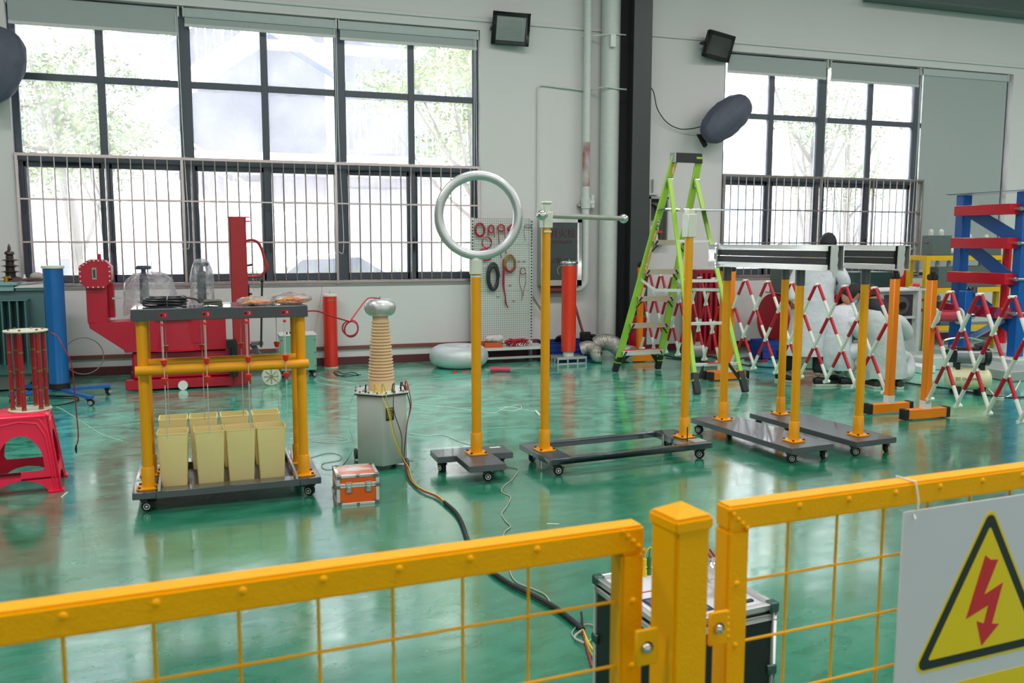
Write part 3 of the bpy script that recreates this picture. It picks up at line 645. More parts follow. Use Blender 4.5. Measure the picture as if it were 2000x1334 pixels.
MB().tube([(-0.002, 0.12, 0.10), (-0.012, 0.12, 0.085), (-0.012, 0.30, 0.085), (-0.002, 0.30, 0.10)], 0.006, 8).b2((-0.004, 0.10, 0.06), (0, 0.32, 0.12)).build('handle', M_STL, t)
# ================================================================ TEST TRANSFORMER WITH RIBBED CONE
t = thing('test_transformer', 'grey hexagonal tank with a cream ribbed cone and a fluted aluminium ring on top', 'transformer', (1.100, 6.10, 0), 0)
M_GT = mat('light_grey_tank', (176, 184, 178), 0.38, var=0.03, scale=3); M_CN = mat('cream_ribbed_insulator', (226, 192, 152), 0.38, var=0.03)
hexp = lambda r, a0=0: [(r*math.cos(R(a0+60*i)), r*math.sin(R(a0+60*i))) for i in range(6)]
HA = 20
MB().prism(hexp(0.198, HA), (0, 0, 0.035), (1, 0, 0), (0, 1, 0), (0, 0, 0.495)).build('tank', M_GT, t, bev=0.003)
MB().prism(hexp(0.214, HA), (0, 0, 0.530), (1, 0, 0), (0, 1, 0), (0, 0, 0.008)).build('gasket', M_BLK, t)
MB().prism(hexp(0.220, HA), (0, 0, 0.538), (1, 0, 0), (0, 1, 0), (0, 0, 0.010)).build('cover_plate', mat('white_cover_plate', (206, 210, 206), 0.35), t, bev=0.001)
m = MB()
for k in range(6):
    a, b = Vector((*hexp(0.208, HA)[k], 0.548)), Vector((*hexp(0.208, HA)[(k+1) % 6], 0.548))
    for j in range(3): q = a.lerp(b, (j+0.5)/3); m.cyl(q, q+Vector((0, 0, 0.012)), 0.007, n=6)
each(m, 'cover_bolt', M_BOLT, t)
prof = [(0.0, 0), (0.093, 0), (0.093, 0.055)]; nr = 19; z0, z1 = 0.075, 0.495
for i in range(nr):
    z = z0+(z1-z0)*i/nr; h = (z1-z0)/nr; rb = 0.090-0.030*i/nr
    prof += [(rb-0.006, z), (rb, z+h*0.15), (rb+0.005, z+h*0.4), (rb+0.004, z+h*0.6), (rb-0.002, z+h*0.75), (rb-0.006, z+h*0.9)]
prof += [(0.055, z1), (0.055, z1+0.035), (0.0, z1+0.035)]
MB().lathe(prof, (0, 0, 0.548), 36).build('ribbed_cone', M_CN, t)
# fluted torus on top
m = MB(); n, k = 72, 16; vs = []
for i in range(n):
    a = 2*math.pi*i/n; fl = 1+0.045*abs(math.sin(a*7))
    for j in range(k):
        b = 2*math.pi*j/k; rr = 0.062+0.047*math.cos(b)*fl; vs.append((rr*math.cos(a), rr*math.sin(a), 1.134+0.060*math.sin(b)))
m.add(vs, [(i*k+j, ((i+1) % n)*k+j, ((i+1) % n)*k+(j+1) % k, i*k+(j+1) % k) for i in range(n) for j in range(k)]).build('fluted_ring', M_ALU, t)
MB().lathe([(0, 0), (0.03, 0), (0.034, 0.01), (0.034, 0.1)], (0, 0, 1.05), 20).cyl((0, 0, 1.13), (0, 0, 1.185), 0.02, n=12).cyl((0, 0, 1.18), (0, 0, 1.215), 0.004, n=8).build('top_terminal', M_STL, t)
ap = Vector((math.cos(R(HA-90+20-0)), math.sin(R(HA-90+20)), 0)); 
# name plate on the front facet
fa = R(-70) ; nx, ny = math.cos(fa), math.sin(fa)
nf = Vector((nx, ny, 0)); tf = Vector((-ny, nx, 0))
pc = nf*(0.198*math.cos(R(30))+0.001)+Vector((0, 0, 0.40))+tf*(-0.036)
pl = MB().prism([(-0.032, -0.045), (0.032, -0.045), (0.032, 0.045), (-0.032, 0.045)], pc, tf, (0, 0, 1), nf*0.0015).build('name_plate', M_BLKG, t)
m = MB()
for r_ in range(6):
    for a, b in ((-0.026, -0.006), (0.0, 0.024)): m.prism([(a, 0.028-r_*0.011), (b-0.003*(r_ % 3), 0.028-r_*0.011), (b-0.003*(r_ % 3), 0.032-r_*0.011), (a, 0.032-r_*0.011)], pc+nf*0.0015, tf, (0, 0, 1), nf*0.0004)
m.prism([(-0.020, 0.034), (0.020, 0.034), (0.020, 0.039), (-0.020, 0.039)], pc+nf*0.0015, tf, (0, 0, 1), nf*0.0004)
m.build('plate_lettering', mat('gold_lettering', (196, 184, 120), 0.4, 0.4), pl)
for px, py in ((697, 900), (797, 920)):
    g_ = FP(px, py, 0.0)-t.location
    MB().cyl((g_.x-0.011, g_.y+0.04, 0.042), (g_.x+0.011, g_.y+0.04, 0.042), 0.042, n=24).build('wheel', mat('grey_rubber_wheel', (70, 74, 74), 0.6), t, bev=0.005)
MB().cyl((-0.19, 0.02, 0.042), (0.2, -0.12, 0.042), 0.009, n=8).build('axle', M_STL, t)
m = MB()
for x, y in ((-0.1, -0.10), (0.1, 0.1)): m.cyl((x, y, 0.0), (x, y, 0.045), 0.018, n=12)
each(m, 'foot', M_BLK, t)
terms = []
for i, (x, y, c_) in enumerate(((-0.075, -0.145, 'y'), (-0.025, -0.155, 'y'), (0.05, -0.15, 'g'), (0.115, -0.115, 'b'), (0.155, -0.075, 'r'), (-0.13, -0.10, 'b'))):
    mm = {'y': mat('yellow_plug', (232, 196, 20), 0.4), 'g': mat('green_plug', (40, 120, 60), 0.4), 'b': M_BLKG, 'r': M_REDC}[c_]
    MB().cyl((x, y, 0.548), (x, y, 0.572), 0.008, n=10).cyl((x, y, 0.572), (x+0.004, y, 0.605), 0.0055, n=8).build('terminal', mm, t)
    terms.append(Vector((x, y, 0.595))+t.location)
m = MB(); random.seed(3)
for k in range(9):
    a = random.uniform(0, 6.28); p = Vector((0.19*math.cos(a), 0.19*math.sin(a), 0.562)); q = p+Vector((random.uniform(-0.05, 0.05), random.uniform(-0.03, 0.03), 0.012)); m.cyl(p, q, 0.006, 0.003, n=6)
m.build('crocodile_clip', M_STL, t)
# ================================================================ LEFT SIDE
M_PNK = mat('pink_red_plastic', (244, 20, 70), 0.34, var=0.02, spec=0.5)
# moulded plastic stool: four splayed legs, arched openings, low ring
t = thing('plastic_stool', 'pink-red moulded plastic stool with arched sides, under the caged rods', 'stool', (-1.215, 6.27, 0), R(5)); t.scale = (1.08, 1.08, 1.08)
def side_panel(ax):
    # one arched side in local (s, z), bending with the splay
    Wt, Wb, Hh = 0.150, 0.205, 0.46
    def q(s, z, off=0.0):
        k = (Hh-z)/Hh; half = Wt+(Wb-Wt)*k; p = Vector((s*half, -(half-off), z)); return Matrix.Rotation(ax, 3, 'Z') @ p
    out = []; outer = []; n = 12; m = MB()
    zs = [0.46*i/24 for i in range(25)]
    def half_open(z):   # fraction of half width that is open at height z
        if 0.0 <= z < 0.085: return 0.68*math.sqrt(max(0, 1-(z/0.085)**2)) if z > 0 else 0.68
        if 0.135 <= z <= 0.345:
            u = (z-0.135)/0.21; return 0.66*math.sqrt(max(0.0, 1-max(0, (u-0.25)/0.75)**2.2)) if u > 0.06 else 0.60
        return 0.0
    zz = sorted(set([0, 0.02, 0.04, 0.06, 0.075, 0.0849, 0.0851, 0.1, 0.1349, 0.1351, 0.16, 0.2, 0.24, 0.27, 0.3, 0.32, 0.335, 0.343, 0.3449, 0.3451, 0.38, 0.42, 0.455]))
    for a, b in zip(zz[:-1], zz[1:]):
        ha, hb = half_open(a), half_open(b)
        for sg in (-1, 1):
            vs = []
            for off in (0.0, 0.008):
                vs += [q(sg*1.0, a, off), q(sg*ha, a, off), q(sg*hb, b, off), q(sg*1.0, b, off)]
            m.add(vs, [(0, 1, 2, 3), (7, 6, 5, 4), (1, 5, 6, 2), (0, 3, 7, 4), (0, 4, 5, 1), (3, 2, 6, 7)])
    for sg in (-1, 1):   # raised leg rib and foot
        m.tube([q(sg*0.84, 0.012), q(sg*0.84, 0.2), q(sg*0.80, 0.34), q(sg*0.6, 0.41), q(0, 0.425)], 0.006, 6)
        m.tube([q(sg*0.92, 0.012), q(sg*0.92, 0.2), q(sg*0.90, 0.36), q(sg*0.7, 0.435), q(0, 0.445)], 0.005, 6)
        m.bar(q(sg*1.02, 0.006, -0.006), q(sg*0.68, 0.006, -0.006), 0.02, 0.014)
    return m
for k in range(4): side_panel(R(90*k)).build('leg_side', M_PNK, t)
def rsq(h, r, z, n=6):
    return [(cx_*(h-r)+r*math.cos(R(a0+90*j/n)), cy_*(h-r)+r*math.sin(R(a0+90*j/n)), z) for cx_, cy_, a0 in ((1, 1, 0), (-1, 1, 90), (-1, -1, 180), (1, -1, 270)) for j in range(n+1)]
m = MB(); rs = [rsq(0.156, 0.03, 0.44), rsq(0.156, 0.03, 0.452), rsq(0.148, 0.03, 0.462), rsq(0.13, 0.03, 0.466)]; k = len(rs[0])
m.add([p for r_ in rs for p in r_], [(a*k+i, a*k+(i+1) % k, (a+1)*k+(i+1) % k, (a+1)*k+i) for a in range(3) for i in range(k)]+[tuple(range(k))[::-1], tuple(range(3*k, 4*k))])
m.build('seat', M_PNK, t)
# caged red rods on the stool
t = thing('rod_cage', 'six red banded rods between two white discs, standing on the pink stool', 'rod cage', (-1.165, 6.30, 0.504), R(8))
M_RR = mat('dark_red_rod', (166, 20, 34), 0.25, coat=0.4); M_DISC = mat('cream_disc', (214, 210, 190), 0.45)
MB().cyl((0, 0, 0), (0, 0, 0.010), 0.128, n=40).build('base_disc', M_DISC, t, bev=0.002)
MB().cyl((0, 0, 0.512), (0, 0, 0.522), 0.130, n=40).build('top_disc', M_DISC, t, bev=0.002)
for k in range(6):
    a = R(60*k+12); x, y = 0.098*math.cos(a), 0.098*math.sin(a)
    r_ = MB().cyl((x, y, 0.01), (x, y, 0.512), 0.0135, n=16).build('rod', M_RR, t)
    m = MB()
    for z in (0.018, 0.135, 0.26, 0.385, 0.506): m.cyl((x, y, z-0.006), (x, y, z+0.006), 0.0155, n=16)
    each(m, 'brass_band', mat('gold_band', (156, 110, 66), 0.35, 0.6), r_)
    MB().cyl((x, y, 0.522), (x, y, 0.532), 0.008, n=6).build('nut', M_BOLT, r_)
pts = spline([Vector((-1.03, 6.30, 1.012)), Vector((-0.98, 6.27, 0.98)), Vector((-0.94, 6.25, 0.90)), Vector((-0.90, 6.25, 0.78)), Vector((-0.89, 6.25, 0.5)), Vector((-0.885, 6.25, 0.32)), Vector((-0.90, 6.24, 0.25))], 8)
t = thing('test_lead', 'thin dark red lead hanging from the top disc of the rod cage', 'cable', (0, 0, 0))
MB().tube(pts, 0.0038, 7).build('wire', mat('dark_red_lead', (150, 24, 44), 0.4), t)
m = MB().tube([(-1.10, 6.30, 1.02), (-1.05, 6.30, 1.016), (-1.0, 6.29, 1.0)], [0.004, 0.009, 0.004], 8).tube([(-0.90, 6.24, 0.262), (-0.902, 6.238, 0.232), (-0.90, 6.235, 0.205)], [0.004, 0.008, 0.003], 8)
each(m, 'clip', M_BLKG, t)
# blue tube on its star base
M_BLU = mat('blue_paint', (30, 92, 168), 0.35, var=0.04, scale=5); M_BTU = mat('blue_tube', (4, 92, 160), 0.22, coat=0.5)
ctr = Vector((-1.53, 9.78, 0))
t = thing('blue_coil_tube', 'tall blue cylinder with a pale rim standing on a blue wheeled star base', 'reactor coil', ctr)
MB().cyl((0, 0, 0.155), (0, 0, 1.32), 0.094, n=40).build('cylinder', M_BTU, t)
MB().cyl((0, 0, 1.32), (0, 0, 1.345), 0.106, n=40).build('rim', M_DISC, t, bev=0.003)
MB().cyl((0, 0, 0.10), (0, 0, 0.16), 0.098, n=32).build('foot', M_BLK, t, bev=0.004)
m = MB()
for (x, y) in ((-1.07, 9.86), (-1.17, 9.18), (-1.95, 9.58), (-1.9, 10.12)):
    d = Vector((x, y, 0))-ctr; e = MB().bar((d.x*0.05, d.y*0.05, 0.090), (d.x, d.y, 0.090), 0.06, 0.03).build('base_arm', M_BLU, t, bev=0.003)
    caster(t, d.x*0.93, d.y*0.93, 0.075, math.atan2(d.y, d.x)+0.8, 0.032)
tag(MB().tube(spline([(-1.78, 9.35, 0.012), (-1.5, 9.3, 0.01), (-1.34, 9.5, 0.01), (-1.4, 9.75, 0.012), (-1.7, 9.9, 0.01)], 8), 0.006, 6).build('floor_cable', M_BLK), 'thin black cord lying under the blue star base', 'cable')
tag(MB().torus((-1.32, 9.98, 0.40), 0.19, 0.005, axis=(0.3, -1, 0.15), n=40, k=6).build('wire_loop', mat('taupe_wire', (120, 110, 104), 0.5)), 'grey wire loop standing up against the right side of the blue cylinder', 'cable')
# green power transformer
M_GR = mat('teal_transformer_paint', (84, 116, 118), 0.42, var=0.06, scale=4)
t = thing('power_transformer', 'grey-green oil transformer with cooling fins at the left edge of the room', 'transformer', (-2.3, 10.45, 0))
MB().b2((-0.35, -0.1, 0.18), (0.62, 0.55, 1.07)).build('tank', M_GR, t, bev=0.008)
MB().b2((-0.42, -0.16, 1.13), (0.34, 0.40, 1.165)).b2((-0.40, -0.14, 1.07), (0.31, 0.38, 1.13)).build('lid', mat('pale_teal_lid', (132, 166, 166), 0.4), t, bev=0.004)
MB().b2((0.32, -0.12, 1.07), (0.66, 0.5, 1.10)).build('side_shelf', mat('pale_teal_lid', (132, 166, 166), 0.4), t, bev=0.003)
for k in range(11):
    x = -0.30+k*0.072; MB().b2((x, -0.28, 0.30), (x+0.016, -0.1, 0.98)).build('cooling_fin', M_GR, t, bev=0.005)
MB().b2((-0.32, -0.285, 0.975), (0.45, -0.1, 0.99)).build('fin_cap', M_GR, t)
MB().b2((-0.3, -0.05, 0.02), (0.55, 0.06, 0.18)).b2((-0.3, 0.4, 0.02), (0.55, 0.5, 0.18)).build('skid', mat('dirty_grey_steel', (110, 112, 108), 0.6), t)
MB().cyl((-0.2, -0.06, 0.06), (-0.2, 0.06, 0.06), 0.06, n=16).cyl((0.45, -0.08, 0.06), (0.45, 0.06, 0.06), 0.06, n=16).build('wheel', M_BLK, t)
pr = [(0, 0), (0.075, 0)]
for i in range(4): z = 0.03+i*0.062; pr += [(0.058, z), (0.105-0.006*i, z+0.006), (0.050-0.004*i, z+0.022), (0.050-0.004*i, z+0.055)]
pr += [(0.030, 0.275), (0.05, 0.29), (0.045, 0.31), (0.018, 0.33), (0.016, 0.36), (0.006, 0.39), (0, 0.40)]
MB().lathe(pr, (0.24, 0.12, 1.165), 24).build('bushing', mat('brown_porcelain', (62, 48, 44), 0.25), t)
MB().lathe(pr[:-6]+[(0, 0.25)], (0.02, 0.16, 1.165), 20).build('bushing', mat('brown_porcelain', (62, 48, 44), 0.25), t)
def small(name, mb, m_, label, cat): return tag(mb.build(name, m_), label, cat)
small('brass_valve', MB().cyl((-2.06, 10.34, 1.165), (-2.06, 10.34, 1.225), 0.022, n=12).cyl((-2.06, 10.34, 1.21), (-2.02, 10.33, 1.215), 0.014, n=10), mat('brass', (190, 140, 40), 0.35, 0.8), 'small brass fitting standing on the grey-green transformer lid', 'fitting')
small('glue_bottle', MB().lathe([(0, 0), (0.02, 0), (0.02, 0.04), (0.009, 0.055), (0.009, 0.075), (0, 0.075)], (-1.90, 10.40, 1.165), 14), M_WHT, 'small white bottle on the grey-green transformer lid', 'bottle')
small('bottle_cap', MB().cyl((-1.90, 10.40, 1.241), (-1.90, 10.40, 1.262), 0.010, n=10), M_BLK, 'black cap on the small white bottle', 'cap') if False else None
small('metal_cup', MB().lathe([(0, 0), (0.052, 0), (0.058, 0.078), (0.054, 0.078), (0.05, 0.006), (0, 0.006)], (-1.79, 10.52, 1.165+0), 20), mat('pale_metal', (196, 190, 182), 0.35, 0.6), 'squat pale metal cup at the back of the transformer lid', 'cup') if False else None
m = MB(); random.seed(5)
for k in range(14): m.tube(spline([(-1.98+random.random()*0.3-0.05, 10.33+random.random()*0.12, 1.172+random.random()*0.03) for _ in range(4)], 4), 0.004, 5)
small('scrap_wire', m, mat('scrap_wire', (110, 80, 80), 0.5), 'tangle of scrap wire on the transformer lid', 'wire')
m = MB().add([(-1.99, 10.30, 1.103), (-1.66, 10.30, 1.103), (-1.66, 10.62, 1.103), (-1.99, 10.62, 1.103), (-1.97, 10.32, 1.12), (-1.70, 10.31, 1.135), (-1.68, 10.6, 1.16), (-1.95, 10.6, 1.15)], [(3, 2, 1, 0), (4, 5, 6, 7), (0, 1, 5, 4), (1, 2, 6, 5), (2, 3, 7, 6), (3, 0, 4, 7)])
small('work_cloth', m, mat('white_rag', (206, 200, 196), 0.8, bump=0.5, bscale=30), 'crumpled white rag on the side shelf of the transformer', 'cloth')
m = MB(); m.ball((-1.80, 10.50, 1.165+0.05), 0.05, n=12, k=8, sx=1.4, sz=0.9).ball((-1.72, 10.5, 1.16+0.04), 0.045, n=10, k=6, sx=1.2)
small('rag_bundle', m, mat('grey_rag', (176, 170, 162), 0.8, bump=0.8, bscale=40), 'bunched grey rags beside the porcelain bushing', 'cloth')
# ---------------- red GIS-like machine
M_CRI = mat('crimson_paint', (178, 16, 44), 0.38, var=0.05, scale=3, bump=0.04, bscale=80)
Yr = 9.95
t = thing('red_tank_machine', 'big crimson steel tank with an octagonal flanged port on its neck', 'test vessel', (-0.4, Yr, 0))
X = lambda x: x+0.4
oc = [(-1.215, 1.405), (-1.08, 1.405), (-1.015, 1.335), (-1.015, 1.175), (-1.085, 1.105), (-1.245, 1.105), (-1.318, 1.175), (-1.318, 1.335)]
MB().prism([(X(a), b) for a, b in oc], (0, -0.02, 0), (1, 0, 0), (0, 0, 1), (0, 0.02, 0)).build('port_cover', M_CRI, t, bev=0.003)
MB().prism([(X(a*0.92-0.093), (b-1.255)*0.9+1.255) for a, b in oc], (0, 0, 0), (1, 0, 0), (0, 0, 1), (0, 0.34, 0)).build('port_body', M_CRI, t, bev=0.003)
m = MB()
for i in range(8):
    a, b = Vector((X(oc[i][0]), 0, oc[i][1])), Vector((X(oc[(i+1) % 8][0]), 0, oc[(i+1) % 8][1])); cc = Vector((X(-1.166), 0, 1.255))
    a = a.lerp(cc, 0.09); b = b.lerp(cc, 0.09); n = 3 if (b-a).length > 0.1 else 1
    for j in range(n): p = a.lerp(b, j/n); m.cyl(p+Vector((0, -0.02, 0)), p+Vector((0, -0.032, 0)), 0.009, n=6)
m.build('bolt', mat('pale_bolt', (214, 196, 180), 0.4, 0.3), t)
pl = MB().b2((X(-1.195), -0.026, 1.195), (X(-1.150), -0.020, 1.320)).build('gauge_plate', mat('grey_gauge', (150, 154, 146), 0.35, 0.4), t, bev=0.002)
MB().b2((X(-1.183), -0.028, 1.215), (X(-1.162), -0.026, 1.30)).build('gauge_glass', mat('dark_glass', (60, 66, 60), 0.15), pl)
MB().cyl((X(-1.13), 0.1, 1.39), (X(-1.13), 0.1, 1.46), 0.018, n=12).build('lifting_lug', M_CRI, t)
MB().b2((X(-1.265), 0.02, 0.74), (X(-1.075), 0.30, 1.15)).b2((X(-1.075), 0.2, 0.78), (X(-1.02), 0.3, 1.15)).build('neck', M_CRI, t, bev=0.004)
MB().prism([(X(-1.255), 0.74), (X(0.10), 0.78), (X(0.10), 0.42), (X(-0.92), 0.42), (X(-0.93), 0.45), (X(-1.245), 0.69)], (0, 0.0, 0), (1, 0, 0), (0, 0, 1), (0, 0.34, 0)).build('boom_box', M_CRI, t, bev=0.004)
MB().lathe([(0, 0.42), (0.50, 0.42), (0.52, 0.425), (0.50, 0.43), (0.46, 0.44), (0.44, 0.75), (0.47, 0.755), (0.47, 0.775), (0, 0.79)], (X(-0.42), 0.42, 0), 40).build('upper_tank', M_CRI, t)
MB().b2((X(-0.86), 0.03, 0.12), (X(0.14), 0.75, 0.42)).build('lower_tank', M_CRI, t, bev=0.02)
MB().b2((X(-0.30), -0.006, 0.50), (X(-0.12), 0.0, 0.68)).build('blank_plate', M_CRI, t, bev=0.002)
MB().b2((X(-0.93), -0.02, 0.02), (X(0.33), 0.10, 0.12)).b2((X(-0.93), 0.62, 0.02), (X(0.33), 0.75, 0.12)).build('skid_beam', M_CRI, t, bev=0.004)
MB().cyl((X(-0.36), -0.05, 0.05), (X(-0.36), -0.02, 0.05), 0.05, n=18).build('skid_wheel', M_WHT, t)
M_PORC = mat('slate_porcelain', (74, 76, 92), 0.25)
def bushing(x, y, z0, z1, label=None):
    n = 7; pr = [(0, z0), (0.06, z0)]; h = (z1-z0-0.10)/n
    for i in range(n): z = z0+i*h; pr += [(0.048, z+h*0.35), (0.104, z+h*0.42), (0.048, z+h*0.6), (0.046, z+h)]
    pr += [(0.026, z1-0.09), (0.024, z1-0.045), (0.075, z1-0.04), (0.082, z1-0.015), (0.07, z1), (0, z1)]
    MB().lathe(pr, (x, y, 0), 28).build('bushing', M_PORC, t)
bushing(X(-0.725), 0.30, 0.78, 1.33); bushing(X(-0.135), 0.30, 0.78, 1.36)
MB().b2((X(-1.03), 0.12, 0.98), (X(-0.93), 0.15, 1.0)).build('pipe_stub', M_STL, t)
M_FOIL = clear_mat('plastic_film', haze=0.24, gloss=0.16, rough=0.15, hazecol=(1.0, 0.98, 1.0), bump=0.9)
def film(c, rx, ry, h, label, seed):
    rnd = random.Random(seed); m = MB(); n = 28; pr = [(1.0, 0.0), (1.02, 0.15), (0.95, 0.4), (0.97, 0.62), (0.85, 0.82), (0.6, 0.95), (0.25, 1.0), (0.0, 1.0)]; vs = []
    for k_, (r_, z_) in enumerate(pr):
        for i in range(n):
            a = 2*math.pi*i/n; f = 1+0.10*math.sin(a*5+seed+z_*3)+rnd.uniform(-0.05, 0.05); vs.append((c[0]+rx*r_*f*math.cos(a), c[1]+ry*r_*f*math.sin(a), c[2]+h*z_+(rnd.uniform(-0.02, 0.02) if 0 < k_ < 6 else 0)))
    m.add(vs, [(a*n+i, a*n+(i+1) % n, (a+1)*n+(i+1) % n, (a+1)*n+i) for a in range(len(pr)-1) for i in range(n)])
    return tag(m.build('plastic_wrap', M_FOIL), label, 'plastic wrap', 'clear plastic over the bushings')
film((-0.66, Yr+0.30, 0.79), 0.27, 0.20, 0.47, 'loose clear plastic draped around the left bushing of the crimson tank', 2)
film((-0.135, Yr+0.30, 0.80), 0.125, 0.13, 0.60, 'clear plastic bag pulled over the right bushing of the crimson tank', 5)
film((-0.38, Yr+0.18, 0.79), 0.17, 0.12, 0.22, 'low heap of clear plastic between the two bushings of the crimson tank', 8)
# ---------------- red stacker mast
t = thing('stacker', 'hand stacker with a tall dark red mast and looped handles by the crimson tank', 'hand stacker', (0.26, 9.90, 0))
M_DR = mat('worn_dark_red', (160, 30, 38), 0.4, var=0.1, scale=10)
MB().b2((-0.09, 0, 0.03), (0.085, 0.012, 1.855)).b2((-0.09, 0, 0.03), (-0.075, 0.09, 1.855)).b2((0.070, 0, 0.03), (0.085, 0.09, 1.855)).build('mast', M_DR, t, bev=0.002)
MB().b2((-0.105, -0.002, 1.845), (0.125, 0.02, 1.857)).b2((0.085, 0.0, 1.80), (0.13, 0.015, 1.815)).build('mast_cap', M_DR, t)
for yy in (0.0, 0.14):
    MB().tube(spline([(0.085, yy, 1.60), (0.16, yy, 1.605), (0.225, yy, 1.55), (0.27+yy*0.15, yy, 1.36), (0.275+yy*0.2, yy, 1.30), (0.23, yy, 1.225), (0.16, yy, 1.21), (0.085, yy, 1.21)], 8), 0.014, 10).build('handle', M_DR, t)
m = MB()
for i in range(12): m.tube([(0.10+i*0.004, 0.06, 1.58-i*0.045), (0.13+i*0.0055, 0.06, 1.58-i*0.045)], 0.0015, 4)
for x in (0.10, 0.13): m.tube([(x, 0.06, 1.58), (x+0.045+(x-0.1)*0.6, 0.06, 1.05)], 0.0018, 4)
m.build('mesh_guard', M_STL, t)
MB().b2((0.085, 0.02, 0.95), (0.10, 0.05, 1.12)).b2((0.085, 0.02, 1.01), (0.125, 0.05, 1.03)).cyl((0.085, 0.04, 1.33), (0.14, 0.04, 1.34), 0.012, n=8).build('hook', M_BLK, t)
MB().bar((0.215, 0.30, 0.40), (0.225+0.02, 0.24, 1.15), 0.022, 0.03).ball((0.245, 0.24, 1.155), 0.022, n=10, k=6).build('lever', mat('brown_black_lever', (46, 36, 34), 0.4), t)
MB().b2((-0.14, -0.13, 0.14), (-0.05, 0.0, 0.50)).b2((-0.16, -0.12, 0.44), (-0.06, -0.02, 0.54)).cyl((-0.10, -0.15, 0.16), (-0.10, -0.15, 0.46), 0.016, n=10).build('pump', M_BLKG, t, bev=0.003)
MB().b2((0.11, 0.3, 0.42), (0.24, 0.42, 0.46)).bar((0.12, 0.36, 0.44), (0.26, 0.3, 0.16), 0.05, 0.05).build('yoke', mat('dull_grey', (110, 110, 108), 0.5), t)
w_ = MB().cyl((0.30, -0.015, 0.105), (0.30, 0.035, 0.105), 0.105, n=32).build('wheel', mat('ivory_nylon_wheel', (206, 200, 180), 0.4), t, bev=0.008)
m = MB()
for k in range(8): a = R(45*k); m.bar((0.30+0.03*math.cos(a), -0.017, 0.105+0.03*math.sin(a)), (0.30+0.08*math.cos(a), -0.017, 0.105+0.08*math.sin(a)), 0.008, 0.006, up=(0, 1, 0))
m.cyl((0.30, -0.025, 0.105), (0.30, 0.04, 0.105), 0.022, n=14).build('hub', mat('wheel_hub_grey', (130, 126, 112), 0.5), w_)
tag(MB().tube([(0.515, 10.18, 0.11), (0.53, 10.05, 0.14)], 0.01, 6).build('bolt_stub', M_BLK), 'x', 'x') if False else None
# ---------------- small green cabinet, red tube at the wall
t = thing('control_cabinet', 'small pale green cabinet on castors behind the right posts of the rope rig', 'cabinet', (0.90, 10.52, 0))
MB().b2((-0.205, -0.18, 0.09), (0.205, 0.18, 0.50)).build('body', mat('pale_green_panel', (120, 160, 138), 0.45), t, bev=0.004)
MB().b2((-0.212, -0.187, 0.50), (0.212, 0.187, 0.512)).build('top', mat('cream_top', (214, 210, 200), 0.45), t)
MB().b2((-0.207, -0.16, 0.14), (-0.203, 0.16, 0.47)).build('side_label', M_NYL, t)
for k in range(4): MB().cyl((-0.12+0.04*k, -0.1+0.04*(k % 2), 0.512), (-0.12+0.04*k, -0.1+0.04*(k % 2), 0.54), 0.008, n=8).build('terminal', M_BLKG, t)
m = MB()
for z in (0.14, 0.30, 0.45):
    for x in (-0.19, 0.19): m.cyl((x, -0.18, z), (x, -0.185, z), 0.006, n=8)
m.build('screw', M_BLK, t)
for x in (-0.16, 0.16):
    for y in (-0.14, 0.14): caster(t, x, y, 0.09, 0.4, 0.034)
t = thing('red_coil_tube', 'short red cylinder with white rim standing at the wall left of the grey tank', 'reactor coil', (1.37, 11.13, 0))
M_RT = mat('orange_red_tube', (222, 44, 30), 0.3, coat=0.3)
MB().cyl((0, 0, 0.01), (0, 0, 0.905), 0.088, n=36).build('cylinder', M_RT, t)
MB().cyl((0, 0, 0.905), (0, 0, 0.935), 0.092, n=36).cyl((0, 0, 0), (0, 0, 0.012), 0.09, n=36).build('rim', M_WHT, t, bev=0.003)
MB().cyl((0.0, 0, 0.935), (0, 0, 0.975), 0.003, n=6).build('terminal', M_STL, t)
M_LB = mat('faded_label', (170, 90, 60), 0.5); MB().b2((-0.04, -0.0905, 0.845), (0.04, -0.086, 0.87)).build('label_tape', M_LB, t)
tag(MB().tube(spline([(1.29, 11.2, 1.04), (1.27, 11.2, 0.9), (1.20, 11.18, 0.55), (1.12, 11.2, 0.27)], 6), 0.002, 5).build('thin_wire', mat('rust_wire', (160, 90, 80), 0.5)), 'thin rust coloured wire running down the wall behind the short red cylinder', 'cable')
t = thing('plug_lead', 'black plug hanging on the earthing bar with a white lead down to the floor', 'cable', (1.98, 11.25, 0))
MB().b2((-0.016, -0.02, 0.20), (0.016, 0.012, 0.37)).build('plug', M_BLK, t, bev=0.005)
MB().tube(spline([(0, -0.01, 0.2), (0.01, -0.03, 0.1), (-0.05, -0.10, 0.03), (-0.1, -0.2, 0.006)], 6), 0.0035, 6).build('lead', M_WCAB, t)
# HV lead from the rig to the torus
a = Vector((0.542, 5.62, 1.158))
pts = [a, (0.62, 5.66, 1.152), (0.72, 5.72, 1.11), (0.83, 5.80, 1.07)]
pts = [Vector(p) for p in pts]; lc = Vector((0.842, 5.82, 1.015))
for k in range(0, 41): an = R(95+k*18); rr = 0.046+0.005*math.sin(k*0.5); pts.append(lc+Vector((math.cos(an)*rr*0.95+0.0006*k, 0.01*math.sin(k*0.3)+0.0008*k, math.sin(an)*rr*1.12)))
pts += [Vector((0.862, 5.86, 1.075)), Vector((0.93, 5.95, 1.14)), Vector((0.99, 6.02, 1.195)), Vector((1.03, 6.06, 1.205)), Vector((1.10, 6.1, 1.197))]
tag(MB().tube(spline(pts, 3), 0.0052, 7).build('high_voltage_lead', M_REDC), 'red lead with a hanging coil from the rope rig to the fluted aluminium ring', 'cable')
